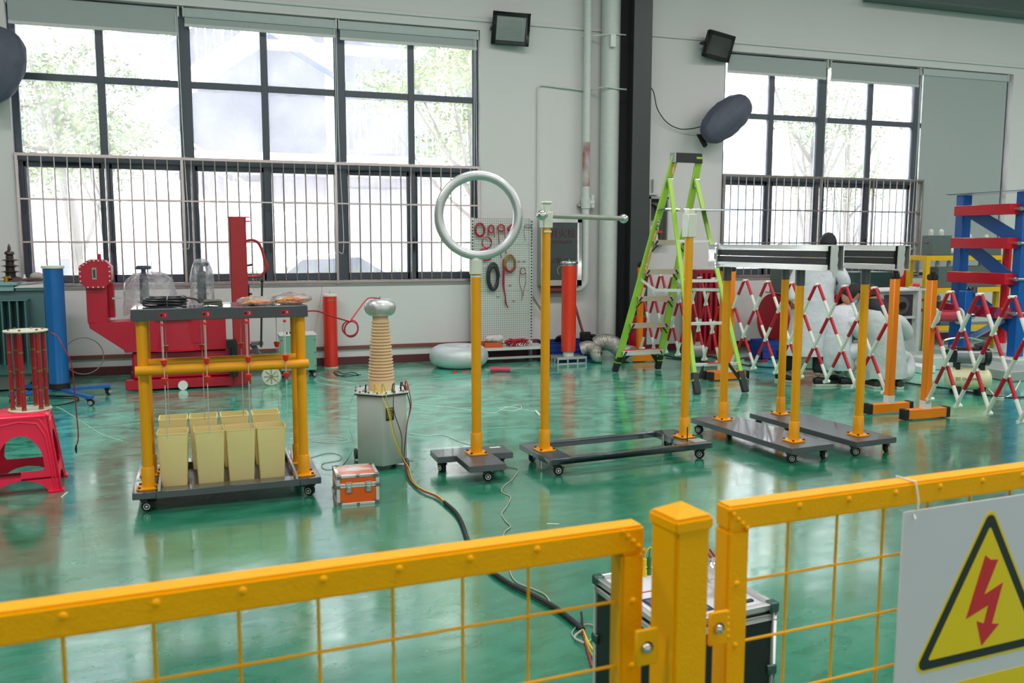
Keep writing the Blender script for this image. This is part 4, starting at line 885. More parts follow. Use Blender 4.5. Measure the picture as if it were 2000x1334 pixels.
# ================================================================ ON THE BACK WALL
def floodlight(label, c, w, h, tilt, roll, yaw):
    t = thing('floodlight', label, 'floodlight', c, 0, 'floodlights on the back wall')
    M_ = (Matrix.Rotation(yaw, 3, 'Z') @ Matrix.Rotation(tilt, 3, 'X') @ Matrix.Rotation(roll, 3, 'Y'))
    def bx(name, a, b, m_, par=t, bev=0.0):
        cc = Vector([(a[i]+b[i])/2 for i in range(3)]); return MB().box(M_ @ cc, [abs(b[i]-a[i]) for i in range(3)], M=M_).build(name, m_, par, bev=bev)
    W2_, H2 = w/2, h/2
    bx('housing', (-W2_, 0.0, -H2), (W2_, 0.06, H2), M_BLKG, bev=0.012)
    m = MB()
    for a, b in (((-W2_, -0.02, -H2), (-W2_+0.05, 0.01, H2)), ((W2_-0.05, -0.02, -H2), (W2_, 0.01, H2)), ((-W2_, -0.02, -H2), (W2_, 0.01, -H2+0.05)), ((-W2_, -0.02, H2-0.05), (W2_, 0.01, H2))):
        cc = Vector([(a[i]+b[i])/2 for i in range(3)]); m.box(M_ @ cc, [abs(b[i]-a[i]) for i in range(3)], M=M_)
    m.build('bezel', M_BLKG, t, bev=0.006)
    bx('reflector', (-W2_+0.05, -0.004, -H2+0.05), (W2_-0.05, 0.0, H2-0.05), mat('dull_reflector', (150, 164, 158), 0.35, 0.5))
    m = MB()
    for x0_, x1_, z0_, z1_ in ((-W2_+0.06, W2_-0.09, H2-0.085, H2-0.078), (-W2_+0.06, W2_-0.09, -H2+0.085, -H2+0.092), (W2_-0.095, W2_-0.088, -H2+0.085, H2-0.08)):
        m.box(M_ @ Vector(((x0_+x1_)/2, -0.006, (z0_+z1_)/2)), (x1_-x0_, 0.004, z1_-z0_), M=M_)
    m.build('reflector_edge', M_CHR, t)
    bx('lens', (-W2_+0.045, -0.014, -H2+0.045), (W2_-0.045, -0.011, H2-0.045), clear_mat('lamp_glass', haze=0.05, gloss=0.25))
    m = MB(); m.bar(M_ @ Vector((-W2_-0.01, 0.03, 0)), M_ @ Vector((-W2_-0.01, 0.11, -0.02)), 0.012, 0.035); m.bar(M_ @ Vector((W2_+0.01, 0.03, 0)), M_ @ Vector((W2_+0.01, 0.11, -0.02)), 0.012, 0.035)
    m.bar(M_ @ Vector((-W2_-0.016, 0.11, -0.02)), M_ @ Vector((W2_+0.016, 0.11, -0.02)), 0.035, 0.012); m.build('bracket', M_BLKG, t)
    return t
floodlight('black floodlight on the wall above the pegboard, left of the dark column', (3.79, 11.16, 4.36), 0.49, 0.40, R(14), R(2), R(-8))
floodlight('black floodlight on the wall above the covered lamp, right of the dark column', (6.92, 11.16, 4.36), 0.50, 0.36, R(16), R(4), R(14))
M_NVY = mat('slate_blue_cover', (82, 84, 100), 0.6, var=0.08, scale=6, bump=1.0, bscale=12)
def covered_lamp(label, c, L, h, ang, seed, turn=0.0):
    t = thing('covered_lamp', label, 'covered lamp', c, turn, 'lamps wrapped in slate blue covers')
    rnd = random.Random(seed); n, k = 36, 16; vs = []
    for i in range(k+1):
        ph = math.pi*i/k
        for j in range(n):
            a = 2*math.pi*j/n
            f = 1+0.03*math.sin(7*a+seed+ph)*math.sin(ph)+0.028*math.sin(13*a+ph*4)+0.03*math.sin(9*ph+3*math.sin(2*a))*math.sin(ph)+rnd.uniform(-0.018, 0.018)
            x = -L*math.cos(ph); rr = math.sin(ph)**0.75*f
            y, z = rr*math.cos(a)*0.17, rr*math.sin(a)*h
            vs.append((x*math.cos(ang)-z*math.sin(ang), y, x*math.sin(ang)+z*math.cos(ang)))
    m = MB().add(vs, [(i*n+j, i*n+(j+1) % n, (i+1)*n+(j+1) % n, (i+1)*n+j) for i in range(k) for j in range(n)])
    m.build('cover', M_NVY, t)
    MB().bar((0, 0.05, -0.02), (0, D-c[1]-0.002, -0.02), 0.05, 0.05).b2((-0.07, D-c[1]-0.012, -0.09), (0.07, D-c[1]-0.001, 0.05)).build('wall_bracket', M_BLK, t)
    return t
t = covered_lamp('dark blue cloth-wrapped lamp tilted on the wall above the green stepladder', (6.96, 10.98, 3.33), 0.45, 0.25, R(37), 3)
MB().prism([(-0.43, -0.22), (-0.34, -0.22), (-0.24, -0.36), (-0.27, -0.40), (-0.31, -0.40)], (0, 0.08, 0), (1, 0, 0), (0, 0, 1), (0, 0.01, 0)).build('bracket', M_BLK, t, bev=0.002)
MB().tube([(-0.25, -0.04, -0.09), (-0.29, -0.03, -0.12), (-0.33, -0.02, -0.11)], 0.012, 8).build('wall_arm', M_BLK, t)
covered_lamp('dark blue cloth-wrapped lamp cut off at the upper left edge', (-2.18, 10.98, 3.48), 0.42, 0.30, R(70), 8)
tag(MB().tube(spline([(5.72, 11.0, 3.74), (5.86, 11.1, 3.66), (5.98, 11.2, 3.45), (6.16, 11.25, 3.28), (6.36, 11.25, 3.20), (6.52, 11.2, 3.20), (6.70, 11.1, 3.24), (6.74, 11.0, 3.255)], 6), 0.007, 7).build('lamp_cable', M_BLK), 'black cable sagging from the column to the covered lamp', 'cable')
# pipes
M_PIPE = mat('white_painted_pipe', (206, 208, 203), 0.45)
M_PIPR = mat('patchy_red_white_pipe', (206, 206, 202), 0.45, rgb2=(150, 40, 52), scale=2.6, stretch=(1, 1, 0.8))
t = thing('fire_main_pipe', 'slim white pipe with flaking red paint running down to the hydrant cabinet', 'pipe', (4.90, 11.20, 0))
MB().tube([(0, 0, 6.55), (0, 0, 2.95)], 0.052, 20).build('upper_pipe', M_PIPE, t)
MB().tube([(0, 0, 2.95), (0, 0, 2.35)], 0.052, 20).build('flaked_section', M_PIPR, t)
MB().tube([(0, 0, 2.35), (0, 0, 1.08)]+[(-0.14+0.14*math.cos(R(a)), 0, 1.08-0.14*math.sin(R(a))) for a in (15, 30, 45, 60, 75, 90)]+[(-0.60, 0, 0.94)], 0.052, 20).build('lower_pipe', M_PIPE, t)
MB().cyl((0, 0, 2.05), (0, 0, 2.20), 0.066, n=20).cyl((0.0, 0, 2.13), (0.12, 0, 2.13), 0.035, n=14).cyl((0.10, 0, 2.06), (0.10, 0, 2.24), 0.03, n=12).build('pipe_tee', M_PIPE, t)
MB().b2((-0.09, 0.02, 2.08), (0.15, 0.105, 2.11)).build('pipe_bracket', M_STL, t)
MB().cyl((-0.36, 0, 0.94), (-0.62, 0, 0.94), 0.054, n=18).build('red_section', mat('faded_red_pipe', (136, 62, 62), 0.5), t)
tag(MB().cyl((5.235, 11.17, 0), (5.235, 11.17, 6.55), 0.128, n=36).build('drain_pipe', M_PIPE), 'thick white round pipe immediately left of the dark steel column', 'pipe')
tag(MB().tube([(4.86, 11.3, 4.37), (5.2, 11.02, 4.37), (5.4, 11.05, 4.38)], 0.008, 6).b2((5.15, 10.99, 4.20), (5.22, 11.03, 4.36)).build('junction_box', M_WHT), 'little white sensor box clipped to the thick white pipe', 'sensor') 
pts = [(5.1, 11.03, 3.68), (4.96, 11.28, 3.655), (4.30, 11.30, 3.69)]+[(4.28-0.06*math.sin(R(a)), 11.30, 3.63+0.06*math.cos(R(a))) for a in (15, 45, 75, 90)]+[(4.22, 11.30, 2.35), (4.22, 11.3, 1.94)]
tag(MB().tube([(5.42, 11.05, 3.66), (5.25, 11.03, 3.66)]+pts, 0.011, 8).build('conduit', M_PIPE), 'thin white conduit bending down the wall to the hydrant cabinet', 'conduit')
# hydrant cabinet with its lettering
t = thing('hydrant_cabinet', 'silver framed fire hydrant cabinet on the wall behind the tall orange tube', 'hydrant cabinet', (4.50, D, 0))
hx0, hx1, hz0, hz1 = -0.27, 0.31, 0.99, 1.93; HYd = -0.20
MB().b2((hx0, HYd, hz0), (hx1, 0, hz1)).build('body', mat('cabinet_grey', (178, 186, 184), 0.35, 0.2), t, bev=0.004)
m = MB()
for a, b in (((hx0, hz0), (hx0+0.07, hz1)), ((hx1-0.07, hz0), (hx1, hz1)), ((hx0, hz1-0.08), (hx1, hz1)), ((hx0, hz0), (hx1, hz0+0.08))): m.b2((a[0], HYd-0.016, a[1]), (b[0], HYd, b[1]))
dr = m.build('door_frame', mat('silver_frame', (206, 204, 202), 0.3, 0.6), t, bev=0.003)
MB().b2((hx0+0.065, HYd-0.008, hz0+0.075), (hx1-0.065, HYd-0.004, hz1-0.075)).build('glass', mat('dark_cabinet_glass', (72, 78, 78), 0.25, spec=0.25), dr)
M_HT = mat('maroon_lettering', (70, 14, 30), 0.5)
text_mesh('lettering', '消火栓', 0.135, M_HT, dr, (0.02, HYd-0.0092, 1.70), (R(90), 0, 0))
text_mesh('lettering', 'HYDRANT', 0.062, M_HT, dr, (0.02, HYd-0.0092, 1.585), (R(90), 0, 0))
text_mesh('lettering', '火警 119', 0.085, mat('dark_lettering', (40, 34, 38), 0.5), dr, (0.0, HYd-0.0092, 1.33), (R(90), 0, 0))
MB().torus((0.02, HYd-0.010, 1.20), 0.07, 0.004, axis=(0, 1, 0.1), n=24, k=6).build('hose_mark', M_GRYC, dr)
for z in (1.30, 1.55): MB().cyl((hx0+0.035, HYd-0.016, z), (hx0+0.035, HYd-0.03, z), 0.010, n=10).build('knob', M_BOLT, dr)
# pegboard rack with a bottom shelf
M_PEG = mat('pegboard_white', (200, 204, 198), 0.5)
def pegmat():
    m = bpy.data.materials.new('perforated_board'); m.use_nodes = True; nt = m.node_tree; N = nt.nodes; L = nt.links; b = N['Principled BSDF']
    tc = N.new('ShaderNodeTexCoord'); sp = N.new('ShaderNodeSeparateXYZ'); L.new(tc.outputs['Object'], sp.inputs[0]); outs = []
    for ax in ('X', 'Z'):
        a = N.new('ShaderNodeMath'); a.operation = 'MULTIPLY'; a.inputs[1].default_value = 33.0; L.new(sp.outputs[ax], a.inputs[0])
        f = N.new('ShaderNodeMath'); f.operation = 'FRACT'; L.new(a.outputs[0], f.inputs[0])
        s_ = N.new('ShaderNodeMath'); s_.operation = 'SUBTRACT'; s_.inputs[1].default_value = 0.5; L.new(f.outputs[0], s_.inputs[0])
        q = N.new('ShaderNodeMath'); q.operation = 'POWER'; q.inputs[1].default_value = 2; L.new(s_.outputs[0], q.inputs[0]); outs.append(q)
    ad = N.new('ShaderNodeMath'); ad.operation = 'ADD'; L.new(outs[0].outputs[0], ad.inputs[0]); L.new(outs[1].outputs[0], ad.inputs[1])
    lt = N.new('ShaderNodeMath'); lt.operation = 'LESS_THAN'; lt.inputs[1].default_value = 0.045; L.new(ad.outputs[0], lt.inputs[0])
    mx = N.new('ShaderNodeMix'); mx.data_type = 'RGBA'; mx.inputs['A'].default_value = (*lin((200, 204, 198)), 1); mx.inputs['B'].default_value = (*lin((92, 98, 92)), 1)
    L.new(lt.outputs[0], mx.inputs['Factor']); L.new(mx.outputs['Result'], b.inputs['Base Color']); b.inputs['Roughness'].default_value = 0.5; return m
t = thing('pegboard_rack', 'white perforated rack with a low bottom shelf, hung with test leads', 'rack', (3.66, 11.16, 0))
MB().b2((-0.42, -0.01, 0.22), (0.42, 0.0, 1.90)).build('perforated_panel', pegmat(), t, smooth=False)
for x in (-0.43, 0.40):
    up = MB().b2((x, -0.035, 0.0), (x+0.035, 0.02, 1.905)).build('upright', M_PEG, t, bev=0.002)
    m = MB()
    for k in range(40): m.b2((x+0.009, -0.0365, 0.25+k*0.041), (x+0.027, -0.035, 0.272+k*0.041))
    m.build('slot', M_BLK, up, smooth=False)
for z in (0.62, 0.93, 1.24, 1.55): MB().b2((-0.40, -0.0108, z), (0.40, -0.0100, z+0.004)).build('panel_joint', mat('joint_grey', (130, 134, 130), 0.6), t)
MB().b2((-0.45, -0.42, 0.175), (0.52, 0.0, 0.21)).build('shelf', M_PEG, t, bev=0.003)
for x in (-0.44, 0.48): MB().b2((x, -0.42, 0), (x+0.035, -0.38, 0.18)).build('shelf_leg', M_PEG, t)
MB().b2((-0.42, -0.40, 0.06), (0.50, -0.36, 0.09)).build('lower_rail', M_STL, t)
MB().bar((0.42, 0.0, 1.0-0.12), (0.62, 0.05, 0.62), 0.012, 0.03).build('stay', M_STL, t)
for i, (x, z) in enumerate(((0.25, 1.33), (0.32, 1.33), (-0.05, 0.86), (0.12, 1.01), (0.17, 0.80), (-0.20, 1.62))):
    MB().b2((x-0.02, -0.03, z), (x+0.02, -0.01, z+0.005)).b2((x-0.002, -0.03, z-0.02), (x+0.002, -0.026, z)).build('hook', M_STL, t)
def hang(label, cx_, cz_, rx, rz_, n, mats_, r=0.006, tails=(), yo=-0.04, seed=0):
    rnd = random.Random(seed); pts = []
    for k in range(n*18): a = R(k*20); f = 1+rnd.uniform(-0.03, 0.03)+0.10*math.sin(k*0.11+seed); pts.append((cx_+rx*f*math.cos(a), 11.16+yo-0.004*(k/18)-0.006*rnd.random(), cz_+rz_*f*math.sin(a)))
    m = MB().tube(pts, r*1.3, 6)
    for tl in tails: m.tube(spline([(x, 11.16+yo-0.01, z) for x, z in tl], 6), r*1.0, 5)
    return tag(m.build('test_lead', mats_), label, 'cable', 'leads hung on the perforated rack')
M_DRC = mat('crimson_lead', (176, 22, 50), 0.4); M_MIX = mat('red_green_lead', (160, 34, 44), 0.45, rgb2=(150, 140, 40), scale=6)
hang('thick crimson coil at the top left corner of the rack', 3.345, 1.745, 0.062, 0.085, 5, M_DRC, seed=1)
hang('small crimson hank, second hook along the top row', 3.50, 1.76, 0.040, 0.05, 3, M_DRC, seed=2, tails=[[(3.46, 1.75), (3.46, 1.66)], [(3.54, 1.75), (3.55, 1.65)]])
hang('crimson lead with two long straight tails on the top row', 3.64, 1.775, 0.05, 0.045, 2, M_DRC, 0.007, seed=3, tails=[[(3.60, 1.76), (3.62, 1.5), (3.645, 1.38)], [(3.69, 1.76), (3.70, 1.55), (3.71, 1.43)]])
hang('tight crimson coil beside the aluminium ring on the top row', 3.80, 1.76, 0.060, 0.055, 6, M_DRC, seed=4)
hang('thin dark lead hooked at the top right corner of the rack', 4.02, 1.80, 0.055, 0.02, 1, mat('brown_lead', (90, 50, 50), 0.5), 0.003, seed=5, tails=[[(3.97, 1.80), (3.965, 1.7), (3.985, 1.60)], [(4.07, 1.80), (4.08, 1.7), (4.065, 1.52)]])
hang('thin crimson loop in the second row of the rack', 3.44, 1.58, 0.062, 0.07, 2, M_DRC, 0.004, seed=6)
hang('wide crimson arch below the thin loop', 3.42, 1.42, 0.095, 0.075, 2, M_DRC, 0.006, seed=7)
hang('heavy black cable loop in the middle left of the rack', 3.52, 1.12, 0.070, 0.17, 2, mat('black_thick_cable', (38, 42, 44), 0.45), 0.018, seed=8, yo=-0.06)
hang('red and yellow-green bundle in the middle of the rack', 3.76, 1.30, 0.075, 0.11, 8, M_MIX, 0.006, seed=9)
hang('long red pair of leads drooping below the bundle', 3.69, 1.30, 0.02, 0.06, 1, M_DRC, 0.008, seed=10, tails=[[(3.68, 1.3), (3.665, 1.05), (3.69, 0.9), (3.71, 0.77), (3.73, 0.72)], [(3.69, 1.3), (3.68, 1.02), (3.70, 0.88), (3.70, 0.78), (3.74, 0.71)]])
hang('red and black clip leads hanging low on the right of the rack', 3.95, 1.20, 0.04, 0.05, 1, mat('dark_red_brown_lead', (120, 40, 44), 0.5), 0.004, seed=11, tails=[[(3.91, 1.18), (3.90, 1.05), (3.94, 0.9), (3.93, 0.80)], [(3.99, 1.18), (3.99, 1.05), (3.96, 0.93), (3.96, 0.86)]])
# things on the rack's shelf
small('orange_tray', MB().b2((3.30, 10.80, 0.21), (3.56, 11.0, 0.215)).b2((3.30, 10.80, 0.21), (3.31, 11.0, 0.28)).b2((3.55, 10.80, 0.21), (3.56, 11.0, 0.28)).b2((3.30, 10.80, 0.21), (3.56, 10.81, 0.28)).b2((3.30, 10.99, 0.21), (3.56, 11.0, 0.28)), mat('orange_tray_plastic', (204, 84, 36), 0.4), 'shallow orange tray on the left of the rack shelf', 'tray')
m = MB(); random.seed(11)
for k in range(7): m.ball((3.40+0.03*k*0.8, 10.90+random.uniform(-0.03, 0.03), 0.30+random.uniform(0, 0.03)), 0.045, n=10, k=6, sx=1.2)
small('rag_pile', m, mat('white_rag', (206, 200, 196), 0.8), 'pile of white rags in the orange tray', 'cloth')
m = MB()
for k in range(16): m.tube(spline([(3.62+random.random()*0.33, 10.82+random.random()*0.15, 0.222+random.random()*0.08) for _ in range(5)], 5), 0.006, 5)
small('lead_heap', m, M_DRC, 'heap of crimson clip leads on the rack shelf', 'cable')
m = MB()
for k in range(10): p = Vector((3.66+random.random()*0.32, 10.78+random.random()*0.05, 0.222)); m.cyl(p, p+Vector((random.uniform(-0.04, 0.04), 0, 0.03)), 0.006, n=6)
small('clip_pile', m, M_STL, 'steel crocodile clips at the front edge of the rack shelf', 'clips')
m = MB()
for k in range(5): m.tube(spline([(3.55+random.random()*0.4, 10.86+random.random()*0.15, 0.006+random.random()*0.05) for _ in range(5)], 5, True), 0.005, 5, closed=True)
small('cable_heap', m, mat('rosy_cable', (150, 90, 90), 0.5), 'loose cables under the rack shelf', 'cable')
# blue crates, tall orange tube, ducts, extinguisher, broom
M_CRT = mat('blue_crate_plastic', (22, 58, 140), 0.45)
def crate(label, x, y, w, d, h, rz=0):
    t = thing('crate', label, 'crate', (x, y, 0), rz)
    m = MB().b2((-w/2, -d/2, 0), (w/2, d/2, 0.01))
    for a, b in (((-w/2, -d/2), (w/2, -d/2+0.01)), ((-w/2, d/2-0.01), (w/2, d/2)), ((-w/2, -d/2), (-w/2+0.01, d/2)), ((w/2-0.01, -d/2), (w/2, d/2))): m.b2((*a, 0), (*b, h))
    m.build('body', M_CRT, t); m = MB()
    for z in (h*0.45, h*0.7, h-0.012): m.b2((-w/2-0.008, -d/2-0.008, z), (w/2+0.008, -d/2, z+0.012))
    m.b2((-w/2-0.01, -d/2-0.01, h-0.01), (w/2+0.01, -d/2+0.005, h)).build('rim', M_CRT, t); return t
crate('blue plastic crate of black discs behind the tall orange tube', 4.60, 11.04, 0.78, 0.36, 0.245)
for i, (x, z, r_) in enumerate(((4.46, 0.22, 0.10), (4.83, 0.20, 0.095), (4.92, 0.24, 0.075))):
    tag(MB().cyl((x, 10.96, z), (x+0.02, 11.0, z+0.02), r_, n=24).build('black_disc', M_BLK, bev=0.006), ['black disc standing in the left of the blue crate', 'black disc standing in the middle of the blue crate', 'small black disc at the right end of the blue crate'][i], 'disc', 'discs in the blue crate')
t = thing('orange_coil_tube', 'tall orange-red cylinder with steel ring top on a slotted aluminium base', 'reactor coil', (4.42, 10.62, 0))
MB().cyl((0, 0, 0.15), (0, 0, 1.28), 0.098, n=40).build('cylinder', mat('vermilion_tube', (232, 52, 24), 0.25, coat=0.5), t)
MB().cyl((0, 0, 0.09), (0, 0, 0.155), 0.075, n=30).build('collar', M_WHT, t)
MB().torus((0, 0, 1.32), 0.088, 0.032, n=40, k=12, sz=0.8).cyl((0, 0, 1.28), (0, 0, 1.315), 0.09, n=30).cyl((0, 0, 1.31), (0, 0, 1.365), 0.012, n=10).build('top_ring', M_CHR, t)
m = MB().b2((-0.22, -0.16, 0.06), (0.20, 0.16, 0.09)).b2((-0.22, -0.16, 0.0), (0.20, 0.16, 0.012))
for x in (-0.22, -0.08, 0.06, 0.18): m.b2((x, -0.16, 0.012), (x+0.02, -0.13, 0.06)); 
for y in (-0.16, -0.05, 0.05, 0.14): m.b2((-0.22, y, 0.012), (-0.2, y+0.02, 0.06))
m.build('slotted_base', M_ALU, t, bev=0.002)
def duct(label, pts, r):
    P = spline(pts, 14); m = MB(); rr = [r*(1+0.05*(i % 2)) for i in range(len(P))]
    return tag(m.tube(P, rr, 20).build('flexible_duct', mat('crinkled_foil', (190, 186, 180), 0.32, 0.85, var=0.25, scale=25, bump=1.0, bscale=60)), label, 'duct', 'foil ducts on the floor')
duct('short foil duct slumped against the base of the tall orange tube', [(4.60, 10.60, 0.17), (4.68, 10.55, 0.20), (4.74, 10.50, 0.16), (4.76, 10.44, 0.09), (4.80, 10.42, 0.09)], 0.085)
duct('long foil duct curling down to the ladder foot', [(4.86, 10.72, 0.20), (4.96, 10.66, 0.25), (5.06, 10.56, 0.22), (5.14, 10.44, 0.13), (5.20, 10.30, 0.115)], 0.108)
t = thing('red_cylinder', 'red metal cylinder at the foot of the dark column', 'gas cylinder', (5.42, 10.60, 0.0))
MB().lathe([(0, 0), (0.115, 0), (0.118, 0.01), (0.118, 0.55), (0.10, 0.57), (0, 0.575)], (0, 0, 0.03), 30).build('body', mat('pillar_red', (186, 18, 40), 0.35), t)
MB().cyl((0, 0, 0), (0, 0, 0.03), 0.10, n=20).build('foot', M_BLK, t)
m = MB()
for k in range(4): m.tube(spline([(random.uniform(-0.08, 0.08), random.uniform(-0.05, 0.05), 0.61+random.uniform(0, 0.08)) for _ in range(4)], 4), 0.006, 5)
m.tube([(0, 0, 0.6), (0, 0, 0.64)], 0.02, 8).build('hose', M_BLK, t)
t = thing('broom', 'dark red wooden handle leaning on the wall beside the tall orange tube', 'broom', (0, 0, 0))
MB().cyl((4.70, 11.24, 0.93), (4.80, 11.0, 0.32), 0.019, n=12).build('handle', mat('dark_red_wood', (120, 40, 46), 0.5), t)
MB().b2((4.74, 10.92, 0.24), (4.88, 11.0, 0.36)).build('head', M_BLK, t, bev=0.01)
# inflated silver ring on the floor and small litter near it
t = thing('silver_ring', 'thick silver ring like a tyre lying on the floor below the pegboard', 'grading ring', (2.93, 10.68, 0))
m = MB(); n, k = 64, 20; vs = []
for i in range(n):
    a = 2*math.pi*i/n; fl = 1+0.02*abs(math.sin(a*6))
    for j in range(k): b = 2*math.pi*j/k; rr = 0.235+0.140*math.cos(b)*fl; vs.append((rr*math.cos(a), rr*math.sin(a), 0.142+0.138*math.sin(b)))
m.add(vs, [(i*k+j, ((i+1) % n)*k+j, ((i+1) % n)*k+(j+1) % k, i*k+(j+1) % k) for i in range(n) for j in range(k)]).build('ring', mat('satin_silver', (204, 208, 210), 0.48, 0.35), t)
MB().cyl((0.10, -0.02, 0.20), (0.115, -0.03, 0.26), 0.012, n=8).build('valve', M_BOLT, t)
small('torch', MB().cyl((3.17, 10.10, 0.035), (3.40, 10.02, 0.035), 0.034, n=16), mat('rosy_plastic', (206, 60, 90), 0.35), 'pinkish red torch lying on the floor right of the silver ring', 'torch')
m = MB()
for x in (2.72, 2.84, 2.95, 3.03): m.b2((x, 10.22, 0.0), (x+0.07, 10.235, 0.012)); m.b2((x+0.02, 10.25, 0), (x+0.07, 10.262, 0.012))
small('red_clips', m, M_RED, 'small red clips scattered in front of the silver ring', 'clips')
# switch box right of the column
t = thing('switch_box', 'open grey wall box with switch gear just right of the dark column', 'electrical box', (6.02, D, 0))
MB().b2((-0.14, -0.02, 1.56), (0.16, -0.0, 2.23)).b2((-0.14, -0.14, 2.20), (0.16, 0, 2.23)).b2((-0.14, -0.14, 1.56), (-0.12, 0, 2.23)).b2((0.14, -0.14, 1.56), (0.16, 0, 2.23)).b2((-0.14, -0.14, 1.56), (0.16, 0, 1.59)).build('shell', mat('box_grey', (160, 160, 156), 0.5), t)
MB().b2((-0.12, -0.03, 1.9), (0.14, -0.02, 2.2)).build('back_plate', mat('dark_interior', (70, 68, 66), 0.6), t)
MB().b2((-0.10, -0.09, 1.72), (0.04, -0.02, 1.82)).b2((-0.08, -0.1, 1.62), (0.02, -0.02, 1.70)).build('breaker', M_NYL, t)
MB().b2((-0.10, -0.1, 1.72), (0.09, -0.09, 1.75)).build('lever', M_RED, t)
m = MB()
for k in range(4): m.tube(spline([(-0.1+0.02*k, -0.06, 2.15), (0.0+0.02*k, -0.08, 2.1), (0.05+0.02*k, -0.09, 1.95), (0.07+0.015*k, -0.08, 1.62)], 5), 0.012, 6)
m.build('cable', mat('brown_grey_cable', (88, 82, 78), 0.5), t)
tag(MB().b2((5.98, D-0.05, 2.28), (6.03, D, 2.48)).b2((5.90, D-0.06, 2.26), (6.06, D, 2.285)).build('conduit_stub', M_PIPE), 'short white conduit dropping into the open wall box', 'conduit')
# ================================================================ STEPLADDER
M_LIM = mat('lime_fibreglass', (158, 200, 66), 0.4, var=0.03, scale=6); M_TAN = mat('satin_tread', (196, 180, 160), 0.35, 0.6)
t = thing('stepladder', 'tall lime green platform stepladder standing under the covered lamp', 'stepladder', (0, 0, 0))
FL_, FR_ = Vector((4.615, 9.60, 0)), Vector((5.225, 9.64, 0)); TL, TR = Vector((5.00, 8.92, 2.56)), Vector((5.305, 8.90, 2.56))
RL, RR_ = Vector((4.745, 7.885, 0)), Vector((5.30, 7.835, 0)); HL, HR = Vector((4.925, 8.90, 2.30)), Vector((5.262, 8.89, 2.30))
at = lambda a, b, z: a.lerp(b, (z-a.z)/(b.z-a.z))
for a, b in ((FL_, TL), (FR_, TR)): MB().bar(at(a, b, 0.17), b, 0.030, 0.085, up=(1, 0, 0)).build('front_rail', M_LIM, t, bev=0.004)
for a, b in ((RL, HL), (RR_, HR)): MB().bar(at(a, b, 0.20), b, 0.026, 0.050, up=(1, 0, 0)).build('rear_rail', M_LIM, t, bev=0.004)
M_TOE = mat('ladder_black', (26, 28, 28), 0.5)
for a, b, h in ((FL_, TL, 0.20), (FR_, TR, 0.20), (RL, HL, 0.22), (RR_, HR, 0.22)):
    f = MB().bar(a+Vector((0, 0, 0.012)), at(a, b, h), 0.045, 0.075, up=(1, 0, 0)).build('foot', M_TOE, t, bev=0.006)
    MB().bar(at(a, b, h*0.62), at(a, b, h*0.68), 0.048, 0.078, up=(1, 0, 0)).build('lime_band', M_LIM, f)
for z, dep in ((0.27, 0.09), (0.61, 0.085), (0.94, 0.085), (1.265, 0.085), (1.61, 0.085)):
    a, b = at(FL_, TL, z), at(FR_, TR, z); c = (a+b)/2; d = (b-a)
    s_ = MB().box(c+Vector((0, -0.012, 0)), (d.length-0.01, dep, 0.012), math.atan2(d.y, d.x)).box(c+Vector((0, -0.05, -0.025)), (d.length-0.01, 0.006, 0.055), math.atan2(d.y, d.x)).box(c+Vector((0, 0.026, -0.02)), (d.length-0.01, 0.006, 0.04), math.atan2(d.y, d.x)).build('step', M_TAN if z > 0.3 else M_SIL, t, bev=0.002)
    m = MB()
    for p, q in ((a, 1), (b, -1)): m.bar(p+Vector((q*0.02, -0.05, -0.05)), p+Vector((q*0.055, -0.05, 0.0)), 0.012, 0.02); m.bar(p+Vector((q*0.0, -0.01, -0.13)), p+Vector((q*0.1, -0.03, -0.02)), 0.008, 0.014)
    m.build('step_brace', M_TOE, s_)
    if z < 0.3: MB().box(c+Vector((0, -0.012, 0.008)), (d.length-0.03, dep-0.01, 0.004), math.atan2(d.y, d.x)).build('red_sticker', M_RED, s_)
MB().b2((4.93, 8.40, 1.935), (5.42, 8.88, 1.955)).build('platform', M_CHR, t, bev=0.003)
MB().tube([(4.88, 9.06, 1.95), (4.92, 8.98, 1.965), (5.33, 8.98, 1.965), (5.36, 9.04, 1.95)], 0.016, 8).build('platform_hoop', M_CHR, t)
m = MB().prism([(-0.03, 0), (0.035, 0), (0.03, -0.07), (0.012, -0.07), (0.012, -0.015), (-0.012, -0.015), (-0.02, -0.11), (-0.045, -0.11)], (4.965, 8.93, 2.60), (0, 1, 0), (0, 0, 1), (0.375, 0, 0))
m.build('top_guard', M_BLK, t, bev=0.004)
MB().b2((4.962, 8.86, 2.49), (4.98, 8.97, 2.60)).build('guard_end', mat('grey_film', (160, 160, 160), 0.4), t)
for p in (at(FL_, TL, 2.28), at(FR_, TR, 2.28)): MB().cyl(p+Vector((-0.03, -0.04, 0.02)), p+Vector((0.03, -0.04, 0.02)), 0.028, n=16).b2(p+Vector((-0.022, -0.06, -0.06)), p+Vector((0.022, 0.05, 0.02))).build('hinge', M_CHR, t, bev=0.003)
for z in (0.30, 0.72, 1.17, 1.60):
    a, b = at(RL, HL, z), at(RR_, HR, z); MB().bar(a, b, 0.022, 0.034).build('rear_brace', M_SIL, t, bev=0.002)
MB().bar((4.92, 7.975, 0.318), (5.17, 7.955, 0.318), 0.026, 0.008).build('red_sticker', M_RED, t)
for a, b, q in ((RL, HL, 1), (RR_, HR, -1)): MB().bar(at(a, b, 0.10)+Vector((q*0.01, 0, 0)), at(a, b, 0.31)+Vector((q*0.13, 0, 0)), 0.02, 0.03).build('knee_brace', M_TOE, t)
for a, b, q in ((FL_, TL, 1), (FR_, TR, -1)): MB().bar(at(a, b, 0.08)+Vector((q*0.01, 0, 0)), at(a, b, 0.23)+Vector((q*0.14, 0, 0)), 0.02, 0.03).build('knee_brace', M_TOE, t)
